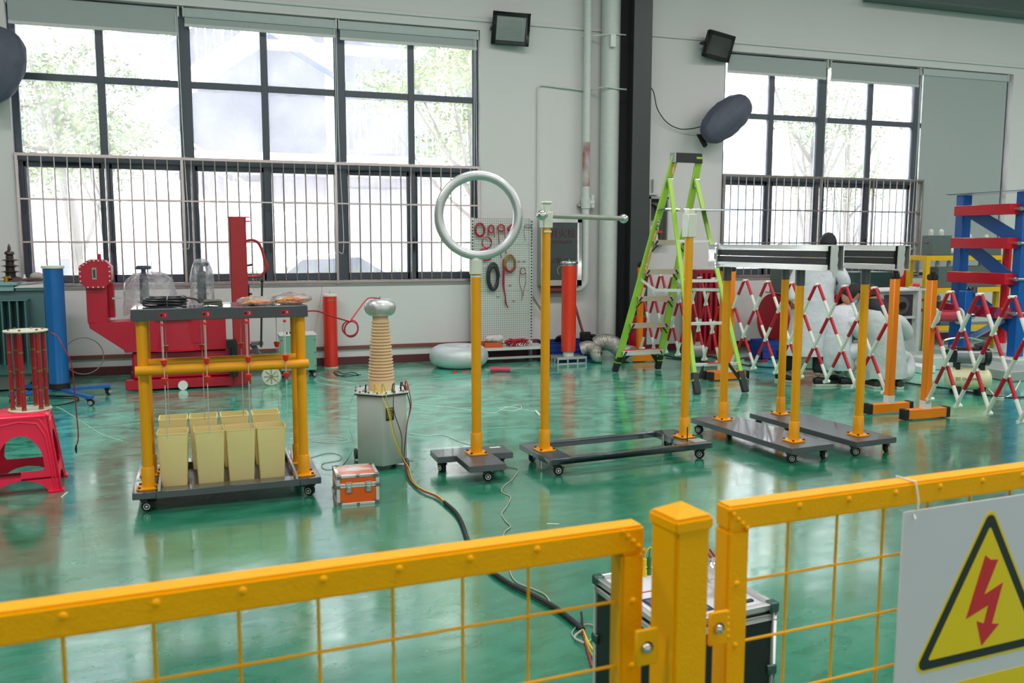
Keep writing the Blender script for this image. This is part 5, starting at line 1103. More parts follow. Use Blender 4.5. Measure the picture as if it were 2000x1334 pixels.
for fa, ta, ra, ha in ((FL_, TL, RL, HL), (FR_, TR, RR_, HR)):
    p, q = at(fa, ta, 1.15), at(ra, ha, 1.07); mid = (p+q)/2+Vector((0, 0.15, -0.07))
    MB().bar(p, mid, 0.006, 0.034).bar(mid, q, 0.006, 0.034).build('spreader', M_WHT, t, bev=0.001)
lb = MB(); o_ = Vector((-0.017, -0.018, 0))
def on_rail(z0_, z1_, m_, nm): a, b = at(FL_, TL, z0_), at(FL_, TL, z1_); return MB().bar(a+Vector((0, -0.044, 0)), b+Vector((0, -0.044, 0)), 0.026, 0.002, up=(0, 1, 0)).build(nm, m_, t)
on_rail(1.22, 1.55, mat('orange_sticker', (236, 130, 84), 0.5, rgb2=(240, 190, 160), scale=30), 'warning_sticker'); on_rail(1.60, 1.72, mat('orange_sticker', (236, 130, 84), 0.5), 'warning_sticker'); on_rail(1.73, 1.86, mat('print_sticker', (230, 232, 210), 0.5, rgb2=(60, 60, 60), scale=40), 'spec_sticker'); on_rail(2.36, 2.5, mat('orange_sticker', (236, 130, 84), 0.5), 'warning_sticker')
# ================================================================ EXPANDING BARRIERS
M_BR = mat('barrier_red', (190, 14, 36), 0.4); M_BW = mat('barrier_white', (226, 226, 214), 0.4)
def barrier(label, P0, P1, n, posts=(True, True), foot_dir=(1, 0), foot_off=(0, 0)):
    t = thing('expanding_barrier', label, 'barrier', (P0[0], P0[1], 0), 0, 'red and white expanding barriers')
    d = Vector((P1[0]-P0[0], P1[1]-P0[1], 0)); L = d.length; u = d/L; s0, s1 = 0.055, L-(0.055 if posts[1] else 0.0); pitch = (s1-s0)/n
    zt_, zb_ = 1.165, 0.19; off = Vector((-u.y, u.x, 0))*0.018
    for sgn in (1, -1):
        k = -2
        while k <= n+2:
            a, b = (k+0.5), (k+0.5)+1.5*sgn
            t0, t1 = 0.0, 1.0    # clip to 0..n
            for lim in (0, n):
                if (a-lim)*(b-lim) < 0:
                    tt = (lim-a)/(b-a)
                    if (lim == 0 and b < a) or (lim == n and b > a): t1 = min(t1, tt)
                    else: t0 = max(t0, tt)
            mid = a+(b-a)*(t0+t1)/2
            if -0.01 <= mid <= n+0.01 and t1-t0 > 0.05 and -0.01 <= a+(b-a)*t0 <= n+0.01 and -0.01 <= a+(b-a)*t1 <= n+0.01:
                q = lambda f: u*(s0+(a+(b-a)*f)*pitch)+off*sgn+Vector((0, 0, zt_+(zb_-zt_)*f))
                m = MB()
                for i in range(6):
                    f0, f1 = max(t0, i/6), min(t1, (i+1)/6)
                    if f1-f0 > 0.005: m.cyl(q(f0), q(f1), 0.0165, n=12, m=i % 2)
                m.build('lattice_tube', [M_BR, M_BW], t)
            k += 1
    m = MB()
    for k in range(n+1):
        m.cyl(u*(s0+k*pitch)-off*2+Vector((0, 0, zb_)), u*(s0+k*pitch)+off*2+Vector((0, 0, zb_)), 0.0175, n=10)
        if k < n: m.cyl(u*(s0+(k+0.5)*pitch)-off*1.9+Vector((0, 0, zt_)), u*(s0+(k+0.5)*pitch)+off*1.9+Vector((0, 0, zt_)), 0.0135, n=10)
    each(m, 'joint_cap', M_BW, t)
    for i, on in enumerate(posts):
        if not on: continue
        c = u*(0 if i == 0 else L); fo = Vector((foot_off[i], 0, 0)) if isinstance(foot_off, (list, tuple)) else Vector((0, 0, 0))
        p = MB().box(c+Vector((0, 0, 0.66)), (0.068, 0.068, 1.20)).build('post', M_ORA, t, bev=0.006)
        MB().box(c+Vector((0, 0, 1.285)), (0.076, 0.076, 0.055)).box(c+Vector((0, 0, 1.322)), (0.05, 0.05, 0.02)).build('post_cap', M_BLK, p, bev=0.012, seg=2)
        MB().box(c+Vector((0, 0, 0.12)), (0.07, 0.07, 0.10)).build('socket', M_WHT, p)
        f = MB().box(c+fo+Vector((0, 0, 0.055)), (0.46, 0.075, 0.085)).build('foot', M_ORA, t, bev=0.003)
        for q in (-1, 1): MB().box(c+fo+Vector((q*0.235, 0, 0.055)), (0.045, 0.082, 0.095)).build('end_cap', M_BLK, f, bev=0.004)
    return t
barrier('red and white lattice barrier behind the ladder, starting at the dark column', (5.33, 10.35), (5.60, 8.78), 6)
barrier('red and white lattice barrier in front of the three people in white coats', (5.62, 8.66), (5.955, 6.48), 6)
barrier('red and white lattice barrier running off to the right in front of the compressor', (6.075, 6.16), (5.90, 4.02), 6)
# ================================================================ RIGHT BACKGROUND
M_RB = mat('rack_blue', (14, 88, 164), 0.35, var=0.05, scale=4); M_RDB = mat('beam_red', (196, 10, 32), 0.3, coat=0.3)
XR = 9.45
t = thing('blue_rack', 'tall blue steel frame holding red insulating beams at the right edge', 'rack', (XR, 8.2, 0))
for y in (0.93, 0.0):
    MB().b2((0, y, 0.16), (0.15, y+0.12, 2.22)).build('post', M_RB, t, bev=0.004)
MB().b2((-0.30, 0.95, 0.16), (-0.18, 1.07, 0.98)).build('post', M_RB, t, bev=0.004) if False else None
for z0_, z1_ in ((2.0, 1.62), (1.55, 1.08), (0.93, 0.52)): MB().bar((0.06, 0.86, z0_), (0.06, 0.10, z1_), 0.02, 0.17, up=(0, 0, 1)).build('diagonal', M_RB, t, bev=0.003)
MB().bar((-0.08, 0.9, 0.18), (-0.02, 0.18, 0.62), 0.05, 0.07).build('diagonal', mat('pale_blue_face', (140, 170, 220), 0.2, coat=0.5), t)
MB().b2((-0.06, -0.1, 2.225), (0.35, 1.18, 2.237)).build('clear_shelf', clear_mat('blue_acrylic', (0.75, 0.85, 0.95), haze=0.10, gloss=0.5), t, smooth=False)
for i, (z, dx, dz) in enumerate(((2.005, -0.15, 0.13), (1.585, -0.16, 0.135), (1.14, -0.17, 0.14), (0.715, -0.18, 0.14))):
    o = MB().b2((-0.15+dx+0.15, 0.06, z-dz/2), (0.03, 0.93+0.02*i, z+dz/2)).build('beam', M_RDB if i < 3 else mat('film_wrapped_red', (150, 26, 50), 0.15, coat=0.8, rgb2=(186, 70, 96), scale=9, bump=0.6, bscale=12), t, bev=0.003)
    MB().cyl((-0.07, 0.06, z), (-0.07, 0.0, z), 0.018, n=10).cyl((-0.07, 0.0, z), (-0.07, -0.03, z), 0.026, n=10).cyl((-0.07, 0.0, z), (0.1, -0.01, z), 0.016, n=10).build('stud', M_STL, o)
t = thing('blue_stand', 'short blue square post with red film-wrapped roller in front of the blue rack', 'stand', (8.98, 8.55, 0))
MB().b2((0, 0, 0.14), (0.12, 0.12, 0.98)).build('post', M_RB, t, bev=0.004)
MB().cyl((-0.36, 0.12, 0.665), (-0.02, 0.06, 0.665), 0.075, n=28).build('roller', mat('film_wrapped_roller', (176, 36, 60), 0.15, coat=0.9, bump=0.4), t)
for x in (-0.37, -0.04): MB().cyl((x, 0.12+(-0.06 if x > -0.1 else 0), 0.665), (x+0.015, 0.117+(-0.06 if x > -0.1 else 0), 0.665), 0.105, n=28).build('flange', M_WHT, t)
MB().cyl((-0.02, 0.06, 0.665), (0.0, 0.06, 0.665), 0.03, n=12).cyl((0.12, 0.06, 0.66), (0.20, 0.06, 0.66), 0.04, n=14).b2((0.10, -0.02, 0.955), (0.16, 0.02, 1.03)).build('fitting', M_CHR, t)
t = thing('blue_post', 'slim blue post with striped sleeve left of the short blue stand', 'stand', (8.84, 8.75, 0)) if False else None
t = thing('red_coil_tube', 'bright red upright tube on a white foot inside the blue rack', 'reactor coil', (9.62, 8.55, 0))
MB().cyl((0, 0, 0.30), (0, 0, 1.56), 0.052, n=28).build('cylinder', mat('signal_red_tube', (240, 24, 44), 0.3), t)
MB().cyl((0, 0, 0.19), (0, 0, 0.30), 0.08, n=24).build('foot', M_WHT, t)
def lowbox(label, a, b, m_, name='storage_case', cat='case'): return tag(MB().b2(a, b).build(name, m_, bev=0.01), label, cat)
M_PG = mat('pale_grey_case', (190, 198, 194), 0.45)
lowbox('long pale grey case lying under the blue rack', (9.25, 8.0, 0.0), (9.95, 9.5, 0.165), M_PG)
lowbox('pale grey case on the floor left of the blue stand', (8.36, 8.52, 0.0), (8.86, 9.1, 0.16), M_PG)
lowbox('white carton on the floor in front of the pale grey case', (8.12, 8.32, 0.0), (8.34, 8.9, 0.09), M_WHT, 'carton', 'box')
lowbox('low steel plinth running right behind the compressor', (8.62, 7.5, 0.0), (9.2, 8.3, 0.12), mat('grey_plinth', (150, 156, 152), 0.5), 'plinth', 'plinth')
# compressor
t = thing('air_compressor', 'cream tank air compressor with grey motor and black fan behind the right barrier', 'compressor', (7.50, 7.05, 0), R(-30))
M_CT = mat('cream_tank_paint', (214, 206, 166), 0.4)
MB().lathe([(0, -0.22), (0.07, -0.215), (0.105, -0.19), (0.118, -0.15), (0.118, 0.15), (0.105, 0.19), (0.07, 0.215), (0, 0.22)], (0, 0, 0.165), 32, axis=(1, 0, 0)).build('tank', M_CT, t)
MB().cyl((-0.14, -0.02, 0.40), (0.13, -0.02, 0.40), 0.075, n=24).build('motor', mat('motor_grey', (120, 124, 128), 0.35, 0.4), t, bev=0.004)
f = MB().cyl((0.13, -0.02, 0.40), (0.19, -0.02, 0.40), 0.09, n=28).build('fan_cover', M_BLKG, t, bev=0.01)
m = MB()
for r_ in (0.03, 0.05, 0.07): m.torus((0.193, -0.02, 0.40), r_, 0.003, axis=(1, 0, 0), n=20, k=5)
m.build('fan_grille', M_DK, f)
MB().cyl((0.05, 0.0, 0.50), (0.16, 0.0, 0.52), 0.038, n=16).b2((-0.13, -0.05, 0.46), (0.08, 0.05, 0.50)).build('air_filter', M_BLKG, t, bev=0.004)
MB().b2((-0.22, -0.06, 0.34), (-0.13, 0.06, 0.47)).build('cylinder_head', M_BLK, t, bev=0.004)
m = MB()
for x in (-0.12, 0.12): m.b2((x-0.02, -0.07, 0.27), (x+0.02, 0.05, 0.33)); m.b2((x-0.03, -0.11, 0.0), (x+0.03, -0.06, 0.09)); m.b2((x-0.03, 0.06, 0.0), (x+0.03, 0.11, 0.09))
each(m, 'foot', M_BLK, t)
MB().tube(spline([(-0.22, 0, 0.42), (-0.26, 0, 0.56), (-0.05, 0, 0.60), (0.12, 0, 0.57)], 6), 0.010, 8).build('carry_handle', M_CHR, t)
text_mesh('lettering', 'OUTSTANDING', 0.045, mat('olive_lettering', (70, 74, 50), 0.5), t, (0.0, -0.119, 0.19), (R(90), 0, 0)) if False else None
text_mesh('lettering', 'ZC OUBEMC', 0.040, mat('olive_lettering', (70, 74, 50), 0.5), t, (-0.04, -0.1195, 0.175), (R(84), 0, 0))
# yellow racks with grey boxes
M_YR = mat('rack_yellow', (242, 186, 20), 0.4)
t = thing('yellow_rack', 'yellow square-tube rack against the lowered blind, holding grey boxes', 'rack', (9.74, 10.0, 0))
for (x, y) in ((0, 0), (0, 0.32), (1.7, 0), (1.7, 0.32)): MB().b2((x, y, 0), (x+0.07, y+0.07, 1.40)).build('leg', M_YR, t, bev=0.003)
for z in (1.33, 0.86, 0.30):
    m = MB().b2((0.07, 0, z), (1.7, 0.05, z+0.07)).b2((0.07, 0.34, z), (1.7, 0.39, z+0.07)).b2((0, 0.07, z), (0.05, 0.32, z+0.07)).b2((1.7, 0.07, z), (1.77, 0.32, z+0.07))
    m.build('shelf_frame', M_YR, t, bev=0.003)
    MB().b2((0.02, 0.02, z+0.062), (1.72, 0.38, z+0.072)).build('shelf_board', mat('grey_board', (120, 124, 116), 0.6), t)
M_GB = mat('grey_green_box', (92, 104, 100), 0.5); M_GBL = mat('pale_box_side', (132, 148, 140), 0.5)
def hv_box(label, x, y, z, w, d, h):
    t = thing('capacitor_box', label, 'capacitor', (x, y, z), 0, 'grey boxes with white insulators')
    MB().b2((0, 0, 0), (w, d, h)).build('body', M_GB, t, bev=0.004)
    MB().tube([(-0.002, d*0.35, h*0.62), (-0.02, d*0.35, h*0.62), (-0.02, d*0.65, h*0.62), (-0.002, d*0.65, h*0.62)], 0.006, 6).build('handle', M_DK, t)
    for q in (0.18, 0.72):
        i = MB().lathe([(0, 0), (0.030, 0), (0.032, 0.012), (0.027, 0.018), (0.033, 0.03), (0.027, 0.036), (0.033, 0.048), (0.028, 0.056), (0.030, 0.075), (0.014, 0.088), (0, 0.09)], (w*q, d*0.5, h), 18).build('insulator', M_NYL, t)
        MB().cyl((w*q, d*0.5, h+0.09), (w*q, d*0.5, h+0.115), 0.005, n=8).build('stud', M_STL, i)
hv_box('dark grey-green box with two white insulators on top of the yellow rack', 9.86, 10.04, 1.403, 0.36, 0.20, 0.29)
hv_box('dark grey-green box with white insulators on the middle shelf of the yellow rack, left end', 10.00, 10.03, 0.933, 0.40, 0.22, 0.30)
hv_box('dark grey-green box with white insulators on the middle shelf, behind the blue rack', 10.50, 10.05, 0.933, 0.62, 0.28, 0.31)
hv_box('long brown-grey box with insulators on the top shelf, behind the blue rack', 10.62, 10.08, 1.403, 0.60, 0.26, 0.22)
hv_box('pale green box with insulator on the floor under the yellow rack', 10.15, 10.1, 0.373, 0.5, 0.3, 0.34)
tag(MB().cyl((10.24, 10.2, 1.47), (10.58, 10.2, 1.47), 0.065, n=24).build('white_tube', M_WHT, bev=0.01), 'short white tube lying on top of the yellow rack beside the grey box', 'tube')
t = thing('control_bench', 'light grey machine cabinet with an open bay and red mushroom button', 'machine', (8.50, 9.55, 0))
MB().b2((0, 0.02, 0), (0.80, 0.45, 0.93)).build('body', mat('machine_grey', (196, 200, 198), 0.4), t, bev=0.005)
MB().b2((-0.03, -0.05, 0.93), (0.84, 0.48, 0.955)).build('top', M_WHT, t, bev=0.003)
MB().b2((0.12, -0.0, 0.30), (0.60, 0.018, 0.88)).build('open_bay', mat('dark_bay', (64, 58, 66), 0.5), t)
MB().b2((0.64, -0.05, 0.0), (0.70, 0.02, 0.93)).b2((0.10, -0.03, 0.55), (0.62, 0.01, 0.585)).build('frame_strip', M_WHT, t)
MB().cyl((0.36, -0.06, 0.74), (0.36, 0.02, 0.74), 0.12, n=28).cyl((0.36, -0.09, 0.74), (0.36, -0.05, 0.74), 0.07, n=24).build('reel', mat('mechanism_grey', (120, 118, 112), 0.4, 0.5), t)
MB().cyl((0.33, -0.12, 0.74), (0.33, -0.09, 0.74), 0.05, n=20).build('reel_hub', M_BLK, t)
for z in (0.66, 0.80): MB().cyl((0.77, 0.0, z), (0.77, 0.02, z), 0.02, n=14).build('button', M_RED, t)
t = thing('emergency_button', 'red mushroom button box on top of the light grey machine', 'button', (9.18, 9.62, 0.955))
MB().b2((-0.06, -0.04, 0), (0.06, 0.05, 0.03)).build('base', M_WHT, t, bev=0.003); MB().lathe([(0, 0), (0.05, 0), (0.055, 0.02), (0.045, 0.04), (0, 0.045)], (0.02, 0, 0.03), 18).build('mushroom_head', M_RED, t)
t = thing('orange_coil_tube', 'orange-red upright cylinder behind the light grey machine, near the yellow rack', 'reactor coil', (10.12, 10.88, 0))
MB().cyl((0, 0, 0.02), (0, 0, 1.27), 0.095, n=32).build('cylinder', mat('vermilion_tube', (232, 52, 24), 0.25, coat=0.5), t)
MB().cyl((0, 0, 1.27), (0, 0, 1.30), 0.10, n=32).cyl((0, 0, 0), (0, 0, 0.02), 0.1, n=32).build('rim', M_WHT, t)
tag(MB().b2((8.72, 10.3, 0), (9.40, 10.75, 1.16)).b2((8.73, 10.29, 0.55), (9.39, 10.3, 0.56)).build('steel_cabinet', mat('bottle_green_cabinet', (38, 62, 60), 0.4), bev=0.006), 'dark bottle green cabinet between the people and the wall', 'cabinet')
tag(MB().b2((9.30, 10.2, 0.955), (9.52, 10.28, 1.15)).build('meter_box', mat('dark_meter', (60, 58, 62), 0.4), bev=0.004), 'small dark meter box beside the bottle green cabinet', 'meter') if False else None
t = thing('cable_reel', 'red drum wound with beige rope behind the second barrier', 'cable reel', (7.50, 10.45, 0.13))
MB().cyl((0.0, 0, 0.37), (0.10, 0, 0.37), 0.30, n=40).build('rope_coil', mat('beige_rope', (206, 186, 160), 0.8, stretch=(40, 1, 1), rgb2=(160, 130, 110), scale=6), t)
MB().cyl((0.10, 0, 0.37), (0.13, 0, 0.37), 0.37, n=40).cyl((-0.03, 0, 0.37), (0, 0, 0.37), 0.37, n=40).build('flange', mat('drum_red', (170, 16, 40), 0.4), t)
MB().b2((0.13, -0.20, 0.0), (0.34, 0.2, 0.74)).build('housing', mat('drum_red', (170, 16, 40), 0.4), t, bev=0.01)
MB().b2((0.02, -0.16, 0.76), (0.33, 0.16, 1.10)).build('motor_box', mat('grey_green_box', (92, 104, 100), 0.5), t, bev=0.004)
MB().b2((-0.03, -0.19, 0.74), (0.34, 0.19, 0.76)).build('top_plate', M_STL, t)
t = thing('wooden_pallet', 'worn wooden pallet under the red drum', 'pallet', (7.62, 10.35, 0))
m = MB().b2((-0.35, -0.45, 0.10), (0.45, 0.35, 0.13))
for y in (-0.42, -0.05, 0.28): m.b2((-0.35, y, 0.0), (0.45, y+0.06, 0.10))
m.build('boards', mat('pallet_wood', (112, 96, 82), 0.7, bump=0.3), t)
crate('blue crate on the floor beside the red drum', 7.16, 10.15, 0.30, 0.28, 0.26)
t = thing('red_radiator_unit', 'dark red ribbed metal unit against the wall behind the ladder', 'machine', (6.62, 10.85, 0))
MB().b2((-0.20, -0.1, 0.0), (0.22, 0.25, 1.2)).build('body', mat('ribbed_red', (150, 16, 34), 0.4), t, bev=0.004)
for k in range(5): MB().b2((-0.19+k*0.085, -0.16, 0.06), (-0.15+k*0.085, -0.1, 1.16)).build('rib', mat('ribbed_red', (150, 16, 34), 0.4), t, bev=0.006)
t = thing('grey_motor', 'small grey motor on the floor at the foot of the dark red unit', 'motor', (6.05, 10.2, 0))
MB().cyl((-0.12, 0, 0.14), (0.14, 0, 0.14), 0.12, n=28).build('casing', mat('motor_pale', (150, 148, 144), 0.4, 0.3), t, bev=0.02); MB().b2((-0.1, -0.1, 0), (0.12, 0.1, 0.05)).build('base', M_BLK, t)
tag(MB().b2((8.0, 10.45, 0.0), (8.6, 10.9, 0.80)).b2((7.95, 10.4, 0.80), (8.65, 10.95, 0.84)).build('tool_trolley', mat('drum_red', (170, 16, 40), 0.4), bev=0.006), 'red tool cabinet behind the standing person', 'cabinet')
# cords on the floor at the right
def cordf(label, pts, r, m_, name='floor_cable'):
    return tag(MB().tube(spline([(p.x, p.y, r+0.001+0.0) for p in (FP(*q, 0) for q in pts)], 8), r, 7).build(name, m_), label, 'cable')
cordf('black cable crossing the floor below the first barrier', [(1288, 692), (1330, 700), (1380, 696), (1420, 706), (1470, 716), (1530, 720), (1590, 722)], 0.007, M_BLK)
cordf('second black cable curving below the barrier toward the pallet', [(1300, 700), (1360, 706), (1420, 712), (1450, 700), (1490, 697)], 0.006, M_BLK)
cordf('black cable on the floor in front of the compressor', [(1750, 745), (1790, 752), (1850, 760), (1900, 768), (1960, 778), (2010, 776)], 0.008, M_BLK)
cordf('white air hose curving right of the compressor', [(1930, 760), (1950, 778), (1975, 772), (1990, 750), (1996, 735)], 0.006, M_WCAB, 'air_hose')
m = MB(); c = FP(1478, 704, 0); random.seed(2)
for k in range(2): m.tube(spline([(c.x+0.12*math.cos(a)*(1+0.2*math.sin(3*a+k)), c.y+0.2*math.sin(a)*(1+0.2*math.cos(2*a)), 0.012+0.012*k) for a in [0.7*i for i in range(9)]], 6, True), 0.009, 7, closed=True)
small('magenta_rope', m, mat('magenta_rope', (140, 20, 80), 0.6), 'small loop of magenta rope on the floor below the second barrier', 'rope')
# ================================================================ PEOPLE
def skin_body(name, pts, edges, m_, parent, sub=2):
    """one continuous skinned surface: pts = [(x,y,z,r)] or (x,y,z,rx,ry)"""
    me = bpy.data.meshes.new(name+'_src'); me.from_pydata([p[:3] for p in pts], edges, [])
    o = bpy.data.objects.new(name+'_src', me); COL.objects.link(o)
    md = o.modifiers.new('s', 'SKIN'); md.use_smooth_shade = True
    for i, p in enumerate(pts):
        sv = me.skin_vertices[0].data[i]; sv.radius = (p[3], p[4] if len(p) > 4 else p[3]); sv.use_root = (i == 0)
    sb = o.modifiers.new('b', 'SUBSURF'); sb.levels = sub; sb.render_levels = sub
    dg = bpy.context.evaluated_depsgraph_get(); me2 = bpy.data.meshes.new_from_object(o.evaluated_get(dg)); bpy.data.objects.remove(o)
    me2.materials.clear(); me2.materials.append(m_); me2.polygons.foreach_set('use_smooth', [True]*len(me2.polygons))
    if parent is not None:
        inv = Matrix.Translation(parent.location).inverted(); me2.transform(inv)
    r = bpy.data.objects.new(name, me2); COL.objects.link(r); r.parent = parent; return r
def loft(rings, n=24, wr=0.0, seed=0, folds=9):
    rnd = random.Random(seed); vs = []; ph = rnd.uniform(0, 6)
    for i, (c, rx, ry, rz) in enumerate(rings):
        c = Vector(c)
        for j in range(n):
            a = 2*math.pi*j/n; f = 1+wr*(i/len(rings))*math.sin(folds*a+ph)+wr*0.5*rnd.uniform(-1, 1)
            x, y = rx*f*math.cos(a), ry*f*math.sin(a); vs.append(c+Vector((x*math.cos(rz)-y*math.sin(rz), x*math.sin(rz)+y*math.cos(rz), 0)))
    k = len(rings); fs = [(a*n+i, a*n+(i+1) % n, (a+1)*n+(i+1) % n, (a+1)*n+i) for a in range(k-1) for i in range(n)]
    fs += [tuple(range(n))[::-1], tuple(range((k-1)*n, k*n))]
    return MB().add(vs, fs)
M_SKN = mat('skin', (196, 146, 120), 0.55, var=0.03); M_HAIR = mat('black_hair', (16, 16, 20), 0.55, bump=0.6, bscale=90, stretch=(6, 6, 1))
M_COAT = mat('white_lab_coat', (206, 208, 214), 0.75, var=0.04, scale=4, bump=0.8, bscale=5, bdist=0.04); M_COATG = mat('grey_smock', (188, 192, 192), 0.75, var=0.04, scale=4, bump=0.8, bscale=5, bdist=0.04)
M_TRS = mat('black_trousers', (24, 25, 30), 0.7); M_SHOE = mat('black_shoe', (22, 22, 26), 0.5); M_SOLE = mat('shoe_sole', (200, 198, 190), 0.5)
M_MASK = mat('blue_mask', (130, 176, 214), 0.7); M_HOOD = mat('navy_hood', (20, 24, 38), 0.75, bump=0.4, bscale=12)
def head(par, c, yaw, tilt=0.0, mask=True, hair_mat=None):
    """c = centre of head; the face looks along +x rotated by yaw, nodding down by tilt"""
    Rm = Matrix.Rotation(yaw, 3, 'Z') @ Matrix.Rotation(tilt, 3, 'Y'); c = Vector(c)
    def E(b, cc, r, sx=1, sy=1, sz=1, n=20, k=12):
        q = MB().ball((0, 0, 0), r, n=n, k=k, sx=sx, sy=sy, sz=sz); b.add([c+Rm @ (v+Vector(cc)) for v in q.v], q.f); return b
    m = MB(); E(m, (0, 0, 0), 0.098, 0.98, 0.80, 1.18); E(m, (0.022, 0, -0.045), 0.070, 1.05, 0.85, 1.05)
    E(m, (0.098, 0, -0.012), 0.016, 1.0, 0.75, 1.5, 10, 8)
    for s_ in (-1, 1): E(m, (-0.005, s_*0.080, -0.010), 0.026, 0.7, 0.35, 1.1, 12, 8)
    m.build('head', M_SKN, par, w=True)
    f = MB()
    for s_ in (-1, 1): E(f, (0.084, s_*0.034, 0.012), 0.011, 0.6, 1.2, 0.5, 10, 6)
    f.build('eye', M_BLK, par, w=True)
    b = MB()
    for s_ in (-1, 1): E(b, (0.088, s_*0.034, 0.034), 0.012, 0.5, 1.5, 0.25, 8, 5)
    E(b, (0.088, 0, -0.058), 0.012, 0.4, 1.7, 0.35, 10, 6)
    b.build('brow_and_mouth', mat('dark_feature', (110, 60, 56), 0.6), par, w=True)
    h = MB(); q = MB().ball((0, 0, 0), 0.112, n=28, k=16, sx=1.0, sy=0.84, sz=1.16); rnd = random.Random(4); vs = []
    for v in q.v:
        w_ = v.copy()
        if v.x > 0.035 and v.z < 0.055: w_ = v*0.72
        if v.z < -0.055: w_ = Vector((v.x*0.8, v.y*0.82, -0.055+(v.z+0.055)*0.15))
        w_ *= 1+rnd.uniform(-0.02, 0.02); vs.append(c+Rm @ (w_+Vector((-0.010, 0, 0.012))))
    h.add(vs, q.f).build('hair', hair_mat or M_HAIR, par, w=True)
    if mask:
        q = MB().ball((0, 0, 0), 0.078, n=22, k=14, sx=0.62, sy=0.92, sz=0.82)
        MB().add([c+Rm @ (v+Vector((0.060, 0, -0.050))) for v in q.v], q.f).build('face_mask', M_MASK, par, w=True)
        MB().tube([c+Rm @ Vector(p) for p in ((0.06, 0.06, -0.03), (0.0, 0.082, -0.012))], 0.0015, 4).tube([c+Rm @ Vector(p) for p in ((0.06, -0.06, -0.03), (0.0, -0.082, -0.012))], 0.0015, 4).build('mask_strap', M_WHT, par, w=True)
def hand(par, w, d, side, curl=0.5, s=1.0, pn=None):
    """w wrist, d direction of the fingers, side = vector toward the thumb"""
    w = Vector(w); d = Vector(d).normalized(); sd = (Vector(side)-d*Vector(side).dot(d)).normalized(); nrm = d.cross(sd)
    pts = [(*w, 0.022, 0.016), (*(w+d*0.035), 0.032, 0.014), (*(w+d*0.075), 0.036, 0.013)]; ed = [(0, 1), (1, 2)]
    for i, (o, L) in enumerate(((0.030, 0.068), (0.010, 0.078), (-0.010, 0.072), (-0.029, 0.056))):
        p = w+d*0.085+sd*o; b0_ = len(pts); pts.append((*p, 0.009)); ed.append((2, b0_)); a = curl*0.6; q = p
        for j in range(3):
            a += curl*0.55; q = q+(d*math.cos(a)+nrm*math.sin(a))*(L/3*s+0.002*i % 0.003); pts.append((*q, 0.0085-0.0008*j)); ed.append((len(pts)-2, len(pts)-1))
    p = w+d*0.025+sd*0.028; b0_ = len(pts); pts.append((*p, 0.011)); ed.append((1, b0_))
    for j in range(2): p = p+(d*0.6+sd*0.75+nrm*0.3*(j+1)*curl).normalized()*0.030; pts.append((*p, 0.0095-0.001*j)); ed.append((len(pts)-2, len(pts)-1))
    return skin_body('hand', pts, ed, M_SKN, par, 1)
def shoe(par, p, yaw, m_=None, sole=None):
    Rm = Matrix.Rotation(yaw, 3, 'Z'); p = Vector(p); prof = [(-0.10, 0.036, 0.075), (-0.05, 0.040, 0.085), (0.0, 0.040, 0.075), (0.06, 0.045, 0.055), (0.12, 0.046, 0.042), (0.165, 0.034, 0.032), (0.18, 0.012, 0.024)]
    vs = []; n = 12
    for x, w_, h in prof: vs += [p+Rm @ Vector((x, w_*math.cos(2*math.pi*j/n), max(0.022, 0.022+h*(0.5+0.5*math.sin(2*math.pi*j/n))))) for j in range(n)]
    k = len(prof); sh = MB().add(vs, [(a*n+i, a*n+(i+1) % n, (a+1)*n+(i+1) % n, (a+1)*n+i) for a in range(k-1) for i in range(n)]+[tuple(range(n))[::-1], tuple(range((k-1)*n, k*n))]).build('shoe', m_ or M_SHOE, par, w=True)
    out = [(x, w_*1.08) for x, w_, h in prof]+[(x, -w_*1.08) for x, w_, h in prof[::-1]]
    MB().prism([( *(Rm @ Vector((a, b, 0))).xy,) for a, b in out], (p.x, p.y, 0.002), (1, 0, 0), (0, 1, 0), (0, 0, 0.024)).build('sole', sole or M_SOLE, sh, w=True)
V3 = Vector
# --- standing person
P = thing('person', 'standing person in a long white lab coat and black trousers, seen from behind', 'person', (6.32, 8.12, 0))
skin_body('body', [(6.34, 8.12, 0.92, 0.13, 0.10), (6.36, 8.13, 1.15, 0.13, 0.10), (6.41, 8.13, 1.34, 0.14, 0.09), (6.47, 8.14, 1.44, 0.05, 0.05), (6.50, 8.14, 1.50, 0.05, 0.05),
    (6.22, 8.18, 1.35, 0.055), (6.10, 8.19, 1.10, 0.045), (6.07, 8.10, 0.90, 0.030), (6.56, 8.06, 1.36, 0.055), (6.64, 7.98, 1.14, 0.045), (6.66, 8.16, 1.02, 0.030),
    (6.25, 8.20, 0.88, 0.085), (6.20, 8.26, 0.48, 0.06), (6.17, 8.34, 0.10, 0.042), (6.42, 8.06, 0.88, 0.085), (6.38, 8.02, 0.48, 0.06), (6.34, 7.99, 0.10, 0.042)],
    [(0, 1), (1, 2), (2, 3), (3, 4), (2, 5), (5, 6), (6, 7), (2, 8), (8, 9), (9, 10), (0, 11), (11, 12), (12, 13), (0, 14), (14, 15), (15, 16)], M_SKN, P)
skin_body('trousers', [(6.34, 8.12, 0.80, 0.10, 0.09), (6.25, 8.20, 0.72, 0.085), (6.20, 8.26, 0.48, 0.082), (6.17, 8.33, 0.12, 0.074), (6.42, 8.06, 0.72, 0.085), (6.385, 8.02, 0.48, 0.084), (6.35, 8.00, 0.12, 0.078)], [(0, 1), (1, 2), (2, 3), (0, 4), (4, 5), (5, 6)], M_TRS, P)
